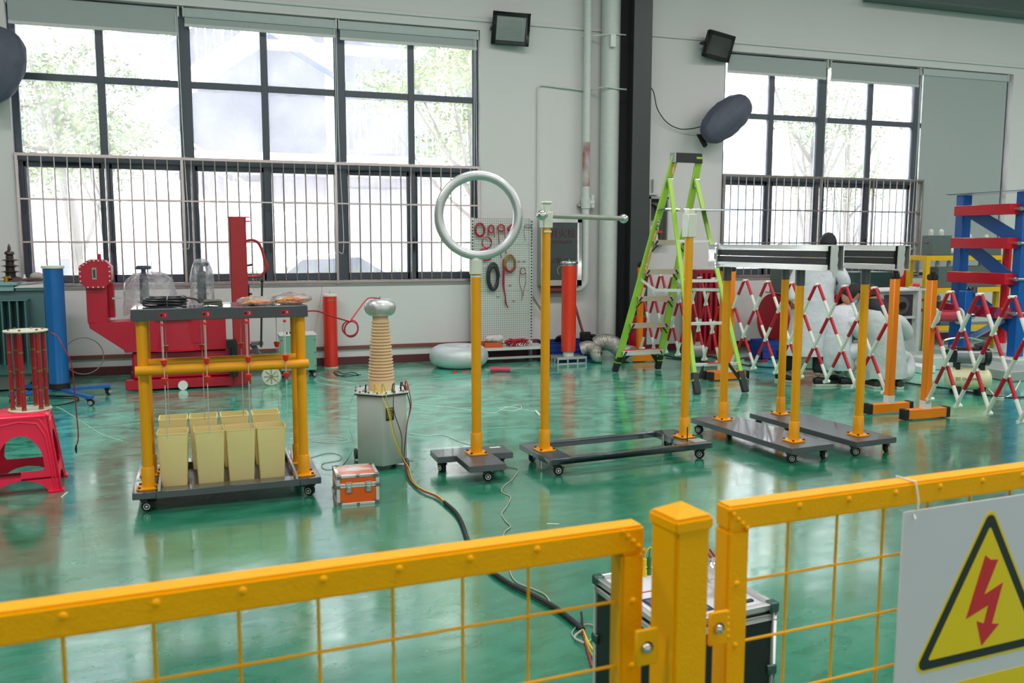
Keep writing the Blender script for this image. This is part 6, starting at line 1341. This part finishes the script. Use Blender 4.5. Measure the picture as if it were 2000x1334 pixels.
loft([((6.45, 8.14, 1.44), 0.075, 0.07, 0.3), ((6.42, 8.13, 1.39), 0.20, 0.115, -0.3), ((6.40, 8.13, 1.28), 0.215, 0.135, -0.3), ((6.37, 8.13, 1.05), 0.205, 0.15, -0.3), ((6.35, 8.13, 0.85), 0.225, 0.18, -0.3), ((6.32, 8.13, 0.6), 0.24, 0.19, -0.3), ((6.30, 8.13, 0.42), 0.262, 0.20, -0.3), ((6.29, 8.13, 0.335), 0.27, 0.205, -0.3)], 32, 0.035, 3).build('lab_coat', M_COAT, P, w=True)
skin_body('sleeve', [(6.24, 8.18, 1.36, 0.082), (6.10, 8.19, 1.11, 0.072), (6.07, 8.11, 0.93, 0.058)], [(0, 1), (1, 2)], M_COAT, P)
skin_body('sleeve', [(6.54, 8.07, 1.37, 0.085), (6.65, 7.97, 1.14, 0.078), (6.665, 8.13, 1.04, 0.058)], [(0, 1), (1, 2)], M_COAT, P)
skin_body('patterned_cuff', [(6.07, 8.11, 0.94, 0.045), (6.065, 8.07, 0.86, 0.040)], [(0, 1)], mat('patterned_cuff', (120, 70, 56), 0.7, rgb2=(190, 170, 150), scale=30), P, 1)
hand(P, (6.065, 8.06, 0.85), (0.1, -0.1, -1), (0.3, 1, 0), 0.5); hand(P, (6.67, 8.18, 1.02), (0.1, 1, -0.1), (1, 0, 0.3), 0.6)
head(P, (6.535, 8.16, 1.565), R(40), R(28), mask=True); shoe(P, (6.17, 8.36, 0), R(-60)); shoe(P, (6.38, 7.96, 0), R(-10))
# --- squatting person with mask
P = thing('person', 'crouching person in a white coat with a pale blue mask, facing right', 'person', (6.55, 7.98, 0))
skin_body('body', [(6.50, 7.95, 0.38, 0.11, 0.10), (6.52, 7.95, 0.56, 0.11, 0.10), (6.58, 7.96, 0.76, 0.11, 0.09), (6.62, 7.97, 0.86, 0.05), (6.66, 7.97, 0.91, 0.05),
    (6.56, 7.83, 0.77, 0.05), (6.70, 7.80, 0.60, 0.04), (6.84, 7.90, 0.55, 0.03), (6.56, 8.10, 0.77, 0.05), (6.72, 8.12, 0.60, 0.04), (6.85, 8.02, 0.56, 0.03),
    (6.48, 7.86, 0.33, 0.09), (6.76, 7.83, 0.44, 0.065), (6.62, 7.85, 0.10, 0.042), (6.48, 8.05, 0.33, 0.09), (6.78, 8.07, 0.46, 0.065), (6.66, 8.07, 0.10, 0.042)],
    [(0, 1), (1, 2), (2, 3), (3, 4), (2, 5), (5, 6), (6, 7), (2, 8), (8, 9), (9, 10), (0, 11), (11, 12), (12, 13), (0, 14), (14, 15), (15, 16)], M_SKN, P)
loft([((6.67, 7.97, 0.90), 0.07, 0.075, 0), ((6.62, 7.96, 0.86), 0.12, 0.16, 0), ((6.57, 7.96, 0.76), 0.145, 0.195, 0), ((6.53, 7.95, 0.60), 0.15, 0.19, 0), ((6.51, 7.95, 0.42), 0.165, 0.20, 0), ((6.53, 7.95, 0.27), 0.18, 0.20, 0), ((6.55, 7.95, 0.19), 0.17, 0.19, 0)], 32, 0.07, 7).build('lab_coat', M_COAT, P, w=True)
skin_body('coat_skirt', [(6.52, 7.86, 0.36, 0.12), (6.82, 7.83, 0.43, 0.10), (6.70, 7.83, 0.19, 0.085)], [(0, 1), (1, 2)], M_COAT, P)
skin_body('sleeve', [(6.55, 7.82, 0.78, 0.085), (6.70, 7.79, 0.60, 0.076), (6.82, 7.88, 0.555, 0.055)], [(0, 1), (1, 2)], M_COAT, P)
skin_body('sleeve', [(6.55, 8.11, 0.78, 0.085), (6.72, 8.13, 0.60, 0.076), (6.83, 8.04, 0.56, 0.055)], [(0, 1), (1, 2)], M_COAT, P)
hand(P, (6.84, 7.90, 0.55), (1, 0.5, -0.2), (0, 0.3, 1), 0.7); hand(P, (6.85, 8.02, 0.56), (1, -0.4, -0.2), (0, 0.3, 1), 0.7)
head(P, (6.725, 7.97, 1.005), R(-22), R(38)); shoe(P, (6.64, 7.86, 0), R(-8), mat('black_orange_shoe', (34, 30, 30), 0.5)); shoe(P, (6.66, 8.08, 0), R(5))
# --- squatting person from behind
P = thing('person', 'crouching person in a grey smock with a navy hood, back to the camera', 'person', (7.02, 7.72, 0))
skin_body('body', [(6.98, 7.70, 0.34, 0.14, 0.12), (6.97, 7.71, 0.56, 0.14, 0.11), (6.94, 7.74, 0.76, 0.14, 0.09), (6.91, 7.80, 0.87, 0.05), (6.90, 7.82, 0.92, 0.05),
    (6.78, 7.76, 0.76, 0.05), (6.74, 7.94, 0.58, 0.04), (6.86, 8.05, 0.52, 0.03), (7.12, 7.72, 0.75, 0.05), (7.28, 7.76, 0.54, 0.045), (7.20, 7.92, 0.62, 0.03),
    (6.88, 7.76, 0.30, 0.09), (6.80, 8.00, 0.40, 0.065), (6.82, 7.80, 0.10, 0.042), (7.10, 7.72, 0.28, 0.09), (7.34, 7.86, 0.30, 0.065), (7.16, 7.72, 0.09, 0.042)],
    [(0, 1), (1, 2), (2, 3), (3, 4), (2, 5), (5, 6), (6, 7), (2, 8), (8, 9), (9, 10), (0, 11), (11, 12), (12, 13), (0, 14), (14, 15), (15, 16)], M_SKN, P)
loft([((6.92, 7.80, 0.90), 0.075, 0.07, 0), ((6.93, 7.76, 0.85), 0.17, 0.12, 0.1), ((6.95, 7.73, 0.74), 0.225, 0.155, 0.1), ((6.97, 7.71, 0.56), 0.215, 0.17, 0.1), ((6.98, 7.70, 0.38), 0.225, 0.19, 0.1), ((6.99, 7.70, 0.22), 0.25, 0.21, 0.1), ((6.99, 7.70, 0.115), 0.255, 0.215, 0.1)], 32, 0.04, 11).build('smock', M_COATG, P, w=True)
skin_body('trouser_leg', [(7.08, 7.74, 0.26, 0.12), (7.40, 7.85, 0.31, 0.115), (7.36, 7.74, 0.14, 0.11), (7.16, 7.66, 0.11, 0.09)], [(0, 1), (1, 2), (2, 3)], M_COATG, P)
skin_body('sleeve', [(7.10, 7.73, 0.77, 0.10), (7.36, 7.75, 0.56, 0.10), (7.24, 7.90, 0.60, 0.065)], [(0, 1), (1, 2)], M_COATG, P)
skin_body('sleeve', [(6.79, 7.77, 0.77, 0.085), (6.74, 7.94, 0.58, 0.075), (6.84, 8.04, 0.53, 0.055)], [(0, 1), (1, 2)], M_COATG, P)
hand(P, (7.20, 7.92, 0.62), (-0.6, 0.6, 0.1), (0, 0, 1), 0.8); hand(P, (6.86, 8.05, 0.52), (0.6, 0.4, 0), (0, 0, 1), 0.7)
head(P, (6.89, 7.86, 1.00), R(80), R(30), mask=False); shoe(P, (6.84, 7.70, 0), R(80), mat('brown_shoe', (70, 56, 46), 0.6)); shoe(P, (7.08, 7.60, 0), R(70), mat('brown_shoe', (70, 56, 46), 0.6))
loft([((6.90, 7.80, 0.98), 0.085, 0.06, 0), ((6.91, 7.77, 0.93), 0.125, 0.085, 0), ((6.92, 7.75, 0.87), 0.135, 0.11, 0), ((6.93, 7.71, 0.80), 0.115, 0.11, 0), ((6.93, 7.68, 0.755), 0.06, 0.07, 0)], 24, 0.03, 5).build('hood', M_HOOD, P, w=True)
tag(MB().b2((7.13, 7.90, 0.58), (7.19, 7.98, 0.68)).b2((7.14, 7.93, 0.50), (7.18, 7.97, 0.58)).b2((7.13, 7.885, 0.62), (7.19, 7.905, 0.66)).build('hand_tool', mat('teal_tool', (24, 80, 72), 0.4), bev=0.008), 'small dark teal tool held by the crouching person in grey', 'tool')
# ================================================================ OUTSIDE THE WINDOWS
M_OG = mat('pale_concrete', (214, 212, 208), 0.8); M_FAC = mat('facade_grey', (124, 121, 131), 0.8, scale=2); M_FACL = mat('facade_light', (216, 212, 214), 0.8); M_FUP = mat('facade_upper_darkened', (64, 64, 73), 0.8)  # upper facade: same wall, colour darkened to offset the strong sky light
M_OWH = mat('outside_white', (244, 243, 240), 0.6); M_TRK = mat('tree_bark', (74, 70, 66), 0.9); M_CAR = mat('white_car_paint', (226, 228, 230), 0.3, coat=0.5)
MB().b2((-30, D+0.3, -0.2), (60, 70, -0.1)).build('ground', M_OG, kind='structure', smooth=False)
def leafmat(name, a, b): return mat(name, a, 0.7, rgb2=b, scale=5, var=0)
M_LF = leafmat('yellow_green_leaves', (84, 96, 40), (56, 74, 34)); M_LF2 = leafmat('pale_green_leaves', (76, 88, 46), (54, 70, 42))
def tree(label, base, H, crown_c, crown_r, nleaf, seed, trunk_r=0.14, m_=None, branches=8):
    t = thing('tree', label, 'tree', (base[0], base[1], -0.1), 0, 'trees outside the windows')
    rnd = random.Random(seed); cc = Vector(crown_c)-t.location; top = Vector((cc.x, cc.y, H))
    m = MB(); P = spline([(0, 0, 0), (0.06, 0, H*0.3), (cc.x*0.5, cc.y*0.5, H*0.6), (cc.x, cc.y, H)], 6); m.tube(P, [trunk_r*(1-0.75*i/len(P)) for i in range(len(P))], 10)
    tips = []
    for b in range(branches):
        a = rnd.uniform(0, 6.28); s = P[int(len(P)*rnd.uniform(0.25, 0.8))]; e = cc+Vector((math.cos(a)*crown_r[0]*0.75, math.sin(a)*crown_r[1]*0.75, rnd.uniform(-0.6, 0.7)*crown_r[2])); tips.append(e)
        m.tube(spline([s, s.lerp(e, 0.5)+Vector((0, 0, -0.15)), e], 4), [trunk_r*0.35*(1-i/10) for i in range(9)], 6)
    m.build('trunk', M_TRK, t); lf = MB(); cl = [(cc+Vector((rnd.uniform(-1, 1)*crown_r[0], rnd.uniform(-1, 1)*crown_r[1], rnd.uniform(-1, 1)*crown_r[2]))*0.0)+Vector((0, 0, 0)) for _ in range(0)]
    cents = []
    while len(cents) < 46:
        v = Vector((rnd.uniform(-1, 1), rnd.uniform(-1, 1), rnd.uniform(-1, 1)))
        if 0.25 < v.length < 1: cents.append(cc+Vector((v.x*crown_r[0], v.y*crown_r[1], v.z*crown_r[2])))
    vs, fs = [], []
    for k in range(nleaf):
        c = rnd.choice(cents)+Vector((rnd.gauss(0, 0.20), rnd.gauss(0, 0.20), rnd.gauss(0, 0.16))); s = rnd.uniform(0.028, 0.055)
        d = Vector((rnd.uniform(-1, 1), rnd.uniform(-1, 1), rnd.uniform(-0.9, 0.2))).normalized(); u = d.cross(Vector((rnd.uniform(-1, 1), rnd.uniform(-1, 1), rnd.uniform(-1, 1)))).normalized(); b = len(vs)
        vs += [c, c+d*s+u*s*0.42, c+d*s*2.2, c+d*s-u*s*0.42]; fs.append((b, b+1, b+2, b+3))
    me = bpy.data.meshes.new('foliage'); me.from_pydata([tuple(v) for v in vs], [], fs); me.materials.append(m_ or M_LF); o = bpy.data.objects.new('foliage', me); COL.objects.link(o); o.parent = t; o['kind'] = 'stuff'
    return t
tree('leafy tree outside the left third of the wide window', (-2.1, 15.3), 5.2, (-2.3, 15.3, 3.9), (1.55, 1.1, 1.35), 9000, 1, m_=M_LF2)
tree('tree with a forked trunk outside the right third of the wide window', (4.6, 15.3), 5.6, (4.35, 15.3, 4.6), (1.75, 1.2, 1.9), 8500, 2)
tree('slim tree close to the first one, low behind the blue cylinder', (-1.45, 14.2), 3.4, (-1.5, 14.2, 3.0), (0.6, 0.5, 0.5), 1400, 6, 0.09, M_LF2)
tree('sparse tree outside the right window, left of the lowered blind', (11.3, 14.8), 5.4, (11.5, 14.8, 4.2), (1.6, 1.0, 1.5), 4200, 3, m_=M_LF2, branches=12)
tree('bare-limbed tree outside the right window near the blind edge', (12.6, 15.2), 4.4, (12.6, 15.2, 3.4), (0.9, 0.8, 1.3), 1500, 4, 0.11, branches=12)
# neighbouring building with an outside stair
t = thing('factory_building', 'grey tiled building with outside stairs seen through the wide window', 'building', (0, 20.5, -0.1))
MB().b2((-6.5, 0, 0), (9.5, 1.2, 3.2)).build('facade', M_FAC, t); MB().b2((-6.5, 0.0, 3.2), (9.5, 1.2, 12)).build('upper_facade', M_FUP, t)
for x0_, x1_ in ((-6.5, -5.2), (-3.0, -1.3), (0.3, 1.2), (5.5, 6.4)): MB().b2((x0_, -0.06, 0), (x1_, 0.0, 3.0)).build('pale_bay', M_FACL, t)
for z in (3.15, 6.6): MB().b2((-6.5, -0.9, z), (9.5, 0, z+0.42)).build('floor_slab', M_OWH, t)
for x in (-1.9, 2.35, 4.75): MB().b2((x, -1.8, 0), (x+0.36, -1.45, 11)).build('column', M_OWH, t)
for x0_, x1_, z in ((2.75, 4.7, 3.57), (5.1, 9.4, 3.57), (-6.4, -2.2, 3.57)):
    m = MB().b2((x0_, -1.75, z+1.0), (x1_, -1.70, z+1.06)).b2((x0_, -1.75, z+0.82), (x1_, -1.71, z+0.86)); n = int((x1_-x0_)/0.13)
    for k in range(n): m.b2((x0_+k*0.13, -1.74, z), (x0_+k*0.13+0.022, -1.72, z+1.0))
    m.build('railing', M_OWH, t)
for (xa, za, xb, zb) in ((-1.6, 3.6, 2.4, 6.6), (2.3, 0.3, -1.6, 3.3)):
    yy = -2.6 if za > 3 else -2.3
    MB().prism([(xa, za), (xb, zb), (xb, zb+0.36), (xa, za+0.36)], (0, yy, 0), (1, 0, 0), (0, 0, 1), (0, 0.9, 0)).build('stair_flight', M_OWH, t)
    m = MB()
    for k in range(26): x = xa+(xb-xa)*k/25; z = za+(zb-za)*k/25; m.b2((x-0.011, yy-0.02, z+0.3), (x+0.011, yy, z+1.25))
    m.bar((xa, yy-0.01, za+1.25), (xb, yy-0.01, zb+1.25), 0.04, 0.05).bar((xa, yy-0.01, za+1.05), (xb, yy-0.01, zb+1.05), 0.02, 0.03); m.build('stair_railing', M_OWH, t)
MB().prism([(-2.0, 7.9), (2.6, 5.2), (2.6, 4.85), (-2.0, 7.4)], (0, -2.7, 0), (1, 0, 0), (0, 0, 1), (0, 0.5, 0)).build('glazed_canopy', mat('bluish_canopy', (70, 78, 98), 0.4), t)
MB().b2((2.9, -0.05, 0.4), (4.5, 0.0, 2.9)).b2((5.2, -0.05, 0.4), (5.45, 0.0, 2.9)).build('dark_glazing', mat('outside_glazing', (120, 124, 138), 0.3), t)
t = thing('factory_shed', 'pale shed with blue lower wall seen through the right window', 'building', (14, 21, -0.1))
MB().b2((-3.5, 0, 0), (9, 1.0, 9)).build('facade', mat('shed_white', (120, 122, 124), 0.8), t); MB().b2((-3.5, -0.05, 0), (9, 0, 3.0)).build('blue_band', mat('shed_blue', (130, 170, 200), 0.7), t)
MB().b2((-3.5, -1.5, 4.0), (0.2, 0, 5.0)).build('canopy', M_FACL, t); MB().b2((0.0, -1.4, 0), (0.5, -0.9, 9)).build('column', M_OWH, t)
m = MB().b2((-3.5, -3.05, 1.9), (9, -3.0, 1.95)).b2((-3.5, -3.05, 0.3), (9, -3.0, 0.35))
for k in range(84): m.b2((-3.5+k*0.15, -3.04, 0.1), (-3.48+k*0.15, -3.02, 1.95))
m.build('railing', M_OWH, t)
# parked cars, hedge
def car(label, x, y, L=4.4):
    t = thing('car', label, 'car', (x, y, -0.1), 0, 'white cars parked outside')
    body = [(-L/2, 0.35), (-L/2, 0.85), (-L*0.42, 0.98), (-L*0.28, 1.02), (-L*0.17, 1.42), (L*0.08, 1.47), (L*0.24, 1.05), (L*0.42, 0.92), (L/2, 0.72), (L/2, 0.32)]
    MB().prism(body, (0, -0.85, 0), (1, 0, 0), (0, 0, 1), (0, 1.7, 0)).build('body', M_CAR, t, bev=0.08, seg=2)
    MB().prism([(-L*0.25, 1.04), (-L*0.16, 1.37), (L*0.07, 1.41), (L*0.20, 1.07)], (0, -0.87, 0), (1, 0, 0), (0, 0, 1), (0, 1.74, 0)).build('side_window', mat('car_glass', (60, 66, 76), 0.1), t, bev=0.01)
    for sx_ in (-L*0.31, L*0.31): MB().cyl((sx_, -0.88, 0.33), (sx_, -0.66, 0.33), 0.32, n=24).cyl((sx_, 0.66, 0.33), (sx_, 0.88, 0.33), 0.32, n=24).build('wheel', M_BLK, t)
    return t
car('white car parked outside behind the blue cylinder', -2.4, 16.6, 4.6); car('white car parked outside right of the stacker mast', 2.2, 16.8, 4.4)
h = MB(); random.seed(21); vs, fs = [], []
for k in range(5200):
    c = Vector((random.uniform(0.2, 7.5), 14.0+random.uniform(-0.25, 0.25), -0.1+random.uniform(0.25, 1.16)+0.05*math.sin(k))); s = random.uniform(0.03, 0.06)
    d = Vector((random.uniform(-1, 1), random.uniform(-1, 1), random.uniform(0, 1))).normalized(); u = d.cross(Vector((0.3, 1, 0.2))).normalized(); b = len(vs); vs += [c, c+d*s+u*s*0.4, c+d*s*2.2, c+d*s-u*s*0.4]; fs.append((b, b+1, b+2, b+3))
o = MB().add(vs, fs).build('hedge', M_LF, smooth=False); o['kind'] = 'stuff'; tag(o, 'low yellow-green hedge just outside the right part of the wide window', 'hedge')
# ================================================================ CONTROL CASE AND CABLES IN FRONT
t = thing('control_case', 'black and aluminium flight case with a test console in its lid, behind the fence post', 'control case', (1.19, 2.12, 0), R(5))
cw, cd, ch = 0.41, 0.42, 0.50
MB().b2((0.006, 0.006, 0.0), (cw-0.006, cd-0.006, ch-0.03)).build('body', mat('black_laminate', (20, 22, 24), 0.4), t)
m = MB(); e = 0.018
for x in (0, cw-e):
    for y in (0, cd-e): m.b2((x, y, 0), (x+e, y+e, ch))
for z in (0.0, ch-0.05, ch-e):
    for y in (0, cd-e): m.b2((0, y, z), (cw, y+e, z+e))
    for x in (0, cw-e): m.b2((x, 0, z), (x+e, cd, z+e))
m.build('edge_profile', M_SIL, t, bev=0.0015)
m = MB()
for x in (0, cw):
    for y in (0, cd):
        for z in (0.30, ch): m.box((x+(0.012 if x == 0 else -0.012), y+(0.012 if y == 0 else -0.012), z-0.012), (0.034, 0.034, 0.034))
each(m, 'corner', mat('green_grey_corner', (70, 96, 90), 0.35, 0.6), t, bev=0.005)
pn = MB().b2((0.018, 0.018, ch-0.03), (cw-0.018, cd-0.018, ch-0.012)).build('console_panel', mat('console_white', (212, 214, 220), 0.4), t)
MB().b2((0.02, 0.255, ch-0.0118), (cw-0.02, 0.262, ch-0.011)).build('red_line', M_RLB, pn)
MB().b2((0.05, 0.06, ch-0.0118), (0.22, 0.21, ch-0.009)).build('display', mat('console_screen', (40, 44, 90), 0.15), pn, bev=0.001)
MB().b2((0.06, 0.07, ch-0.009), (0.21, 0.20, ch-0.0085)).build('screen', mat('screen_grey', (96, 100, 112), 0.1), pn)
MB().b2((0.29, 0.06, ch-0.0118), (0.37, 0.075, ch-0.006)).b2((0.29, 0.10, ch-0.0118), (0.33, 0.13, ch+0.004)).build('switch', M_BLKG, pn, bev=0.002)
def plug(label, p, col, pts):
    q = thing('test_plug', label, 'plug', p)
    MB().cyl((0, 0, 0), (0, 0, 0.022), 0.009, n=14).cyl((0, 0, 0.022), (0, 0, 0.06), 0.0065, 0.0075, n=12).build('plug_body', col, q)
    MB().tube(spline([(0, 0, 0.06)]+pts, 7), 0.0022, 6).build('wire', col, q); return q
M_YP = mat('yellow_plug', (232, 196, 20), 0.4); M_GP = mat('green_plug', (30, 170, 60), 0.4)
zt2 = ch-0.012
plug('yellow plug standing in the console left of the fence post', Vector((FP(1252, 1126, zt2).x+0.012, FP(1252, 1126, zt2).y, zt2)), M_YP, [(0.004, -0.004, 0.085), (0.018, -0.008, 0.10), (0.03, -0.006, 0.08), (0.026, 0.0, 0.03), (0.02, 0.03, 0.0)])
plug('green plug in the console, half hidden by the fence post', Vector((FP(1267, 1122, zt2).x, FP(1267, 1122, zt2).y, zt2)), M_GP, [(0.004, 0, 0.09), (0.02, 0, 0.10), (0.03, 0, 0.06)])
q0 = FP(1404, 1140, zt2); q1 = WP(1398, 1095, q0.y); q2 = WP(1385, 1072, q0.y)
tag(MB().tube(spline([q0, q1, q2], 6), 0.004, 7).tube(spline([q0+Vector((0.01, 0.01, 0)), q1+Vector((-0.008, 0.0, -0.005)), q2+Vector((-0.01, 0, -0.01))], 6), 0.004, 7).build('red_lead', M_REDC), 'pair of red leads rising from the console right of the fence post', 'cable')
rnd = random.Random(3); m = MB().ball((0, 0, 0.05), 0.055, n=20, k=12, sx=0.9, sy=0.8, sz=0.95); m.v = [v*(1+rnd.uniform(-0.12, 0.12)) for v in m.v]
o = m.build('plastic_bag', clear_mat('film_bag', haze=0.35, gloss=0.5, rough=0.1, hazecol=(0.9, 0.88, 0.9), bump=0.9)); o.location = (FP(1404, 1160, zt2).x, FP(1404, 1160, zt2).y, zt2+0.01); tag(o, 'crumpled clear plastic bag on the console right of the fence post', 'bag')
# main bundle from the grey tank to the console
def path(pix, z=0.012): return [Vector((p.x, p.y, z)) for p in (FP(*q, 0) for q in pix)]
bun = path([(795, 925), (803, 942), (822, 960), (850, 972), (868, 985), (890, 1005), (903, 1028), (912, 1055), (925, 1080), (945, 1103), (965, 1125), (1000, 1148), (1040, 1168), (1080, 1190), (1110, 1212), (1138, 1236)], 0.014)
t = thing('cable_bundle', 'thick bundle of cables from the grey tank, black-sleeved toward the console', 'cable')
MB().tube(spline(bun[4:], 8), 0.0115, 10).build('black_sleeve', mat('black_sleeve', (34, 34, 38), 0.6, bump=0.4, bscale=120), t)
cols = [M_YP, mat('yellow_green_wire', (150, 170, 40), 0.4), M_BLK, M_REDC, mat('brown_wire', (96, 60, 40), 0.5)]
src = [terms[0], terms[1], terms[2], terms[3], terms[4]]
names = ('yellow_wire', 'yellow_green_wire', 'black_wire', 'red_wire', 'brown_wire')
for i, (c, s0_) in enumerate(zip(cols, (0, 1, 3, 4, 2))):
    s_ = terms[s0_]; o = Vector((0.010*math.cos(i*1.3), 0.010*math.sin(i*1.3), 0.0))
    if s0_ < 3: via = [WP(757+3*i, 800, 5.87), WP(768+4*i, 850, 5.85), WP(786, 893, 5.84)]
    else: via = [WP(797+2*i, 790, 5.98), WP(795, 830, 5.95), WP(789, 893, 5.86)]
    pts = [s_, s_+Vector((0.008, -0.03, 0.012))]+via+[bun[0]+o+Vector((0, 0.0, 0.03))]+[b+o for b in bun[1:5]]
    MB().tube(spline(pts, 7), 0.0036, 6).build(names[i], c, t)
e = bun[-1]
for i, (c, q, nm) in enumerate(((M_YP, [(1150, 1262), (1165, 1284)], 'yellow_wire'), (mat('yellow_green_wire', (150, 170, 40), 0.4), [(1146, 1264), (1160, 1290)], 'yellow_green_wire'), (M_DRC, [(1146, 1268), (1157, 1308)], 'red_wire'), (M_GRYC, [(1122, 1250), (1140, 1262)], 'grey_wire'))):
    MB().tube(spline([e]+path(q, 0.012), 6), 0.0045, 7).build(nm, c, t)
MB().tube(spline([e]+path([(1137, 1222), (1135, 1205)], 0.02), 6), 0.005, 7).build('black_wire', M_BLK, t)
MB().cyl(path([(1157, 1300)])[0], path([(1160, 1312)])[0], 0.007, n=8).build('clip', M_DRC, t)
gw = path([(985, 912), (1012, 918), (1000, 938), (985, 950), (980, 962), (997, 972), (990, 990), (980, 1005), (988, 1020), (997, 1030), (985, 1042), (984, 1060), (992, 1085), (995, 1115), (1008, 1138), (1040, 1152), (1066, 1165), (1080, 1188), (1100, 1203), (1125, 1222), (1135, 1240)], 0.005)
tag(MB().tube(spline(gw, 8), 0.0036, 6).build('signal_cable', mat('taupe_cable', (176, 166, 150), 0.5)), 'thin wavy grey cable from the ring stand to the console', 'cable')
lp = path([(1130, 1225), (1150, 1222), (1162, 1228), (1160, 1245), (1145, 1257), (1125, 1250), (1117, 1240), (1124, 1228)], 0.006)
tag(MB().tube(spline(lp, 6), 0.003, 6).build('wire_loop', M_GRYC), 'pale wire loop on the floor where the bundle ends beside the console', 'cable')
def fcord(label, pts, r=0.003, m_=None, name='loose_cable'): return tag(MB().tube(spline(path(pts, r+0.001), 7), r, 6).build(name, m_ or M_WCAB), label, 'cable', 'pale cords lying on the green floor')
fcord('white cord from right of the grey tank to the post of the sphere stand', [(803, 790), (830, 793), (870, 796), (905, 800), (940, 806), (968, 806), (985, 798), (1012, 792), (1018, 798), (1000, 803), (975, 800), (990, 795), (1020, 800), (1045, 804)])
fcord('white cord running from the grey tank towards the T-shaped base', [(800, 848), (830, 852), (860, 850), (880, 855), (895, 862), (918, 869)])
fcord('white cord curving left of the grey tank up to its cover', [(622, 735), (640, 742), (680, 747), (700, 752)])
fcord('tangled white cords on the floor between the rope rig and grey tank', [(566, 858), (610, 856), (640, 850), (672, 856), (680, 862), (650, 866), (610, 862), (640, 858), (676, 860)], 0.0025)
fcord('thin looping cord on the floor behind the orange case', [(606, 895), (640, 886), (665, 890), (662, 900), (635, 905), (628, 912), (640, 918), (668, 910), (688, 880), (690, 860), (682, 830), (684, 790), (692, 770)], 0.0025, mat('greenish_cord', (140, 170, 156), 0.5))
fcord('pale cord from the pink stool to the rope rig', [(110, 795), (125, 802), (165, 828), (200, 850), (240, 862)], 0.0028)
fcord('black cord tangle on the floor left of the ribbed cone', [(652, 728), (660, 735), (680, 732), (700, 734), (690, 728), (668, 730), (660, 726), (652, 728), (672, 736), (705, 732)], 0.004, M_BLK)
fcord('white cord trailing behind the short red cylinder', [(618, 740), (622, 748), (660, 754), (700, 760)], 0.003)
for lab, a, b in (('small white scrap on the floor in front of the frame trolley', (1068, 1024), (1092, 1025)), ('tiny white scrap on the floor near the pink stool', (120, 972), (132, 962))):
    p, q = path([a], 0.003)[0], path([b], 0.003)[0]; tag(MB().bar(p, q, 0.008, 0.004).build('litter', M_WHT), lab, 'litter')
tag(MB().bar(FP(1046, 802, 0.008), FP(1054, 811, 0.008), 0.02, 0.012).build('power_plug', M_WHT, bev=0.002), 'white plug at the end of the cord by the sphere stand', 'plug')
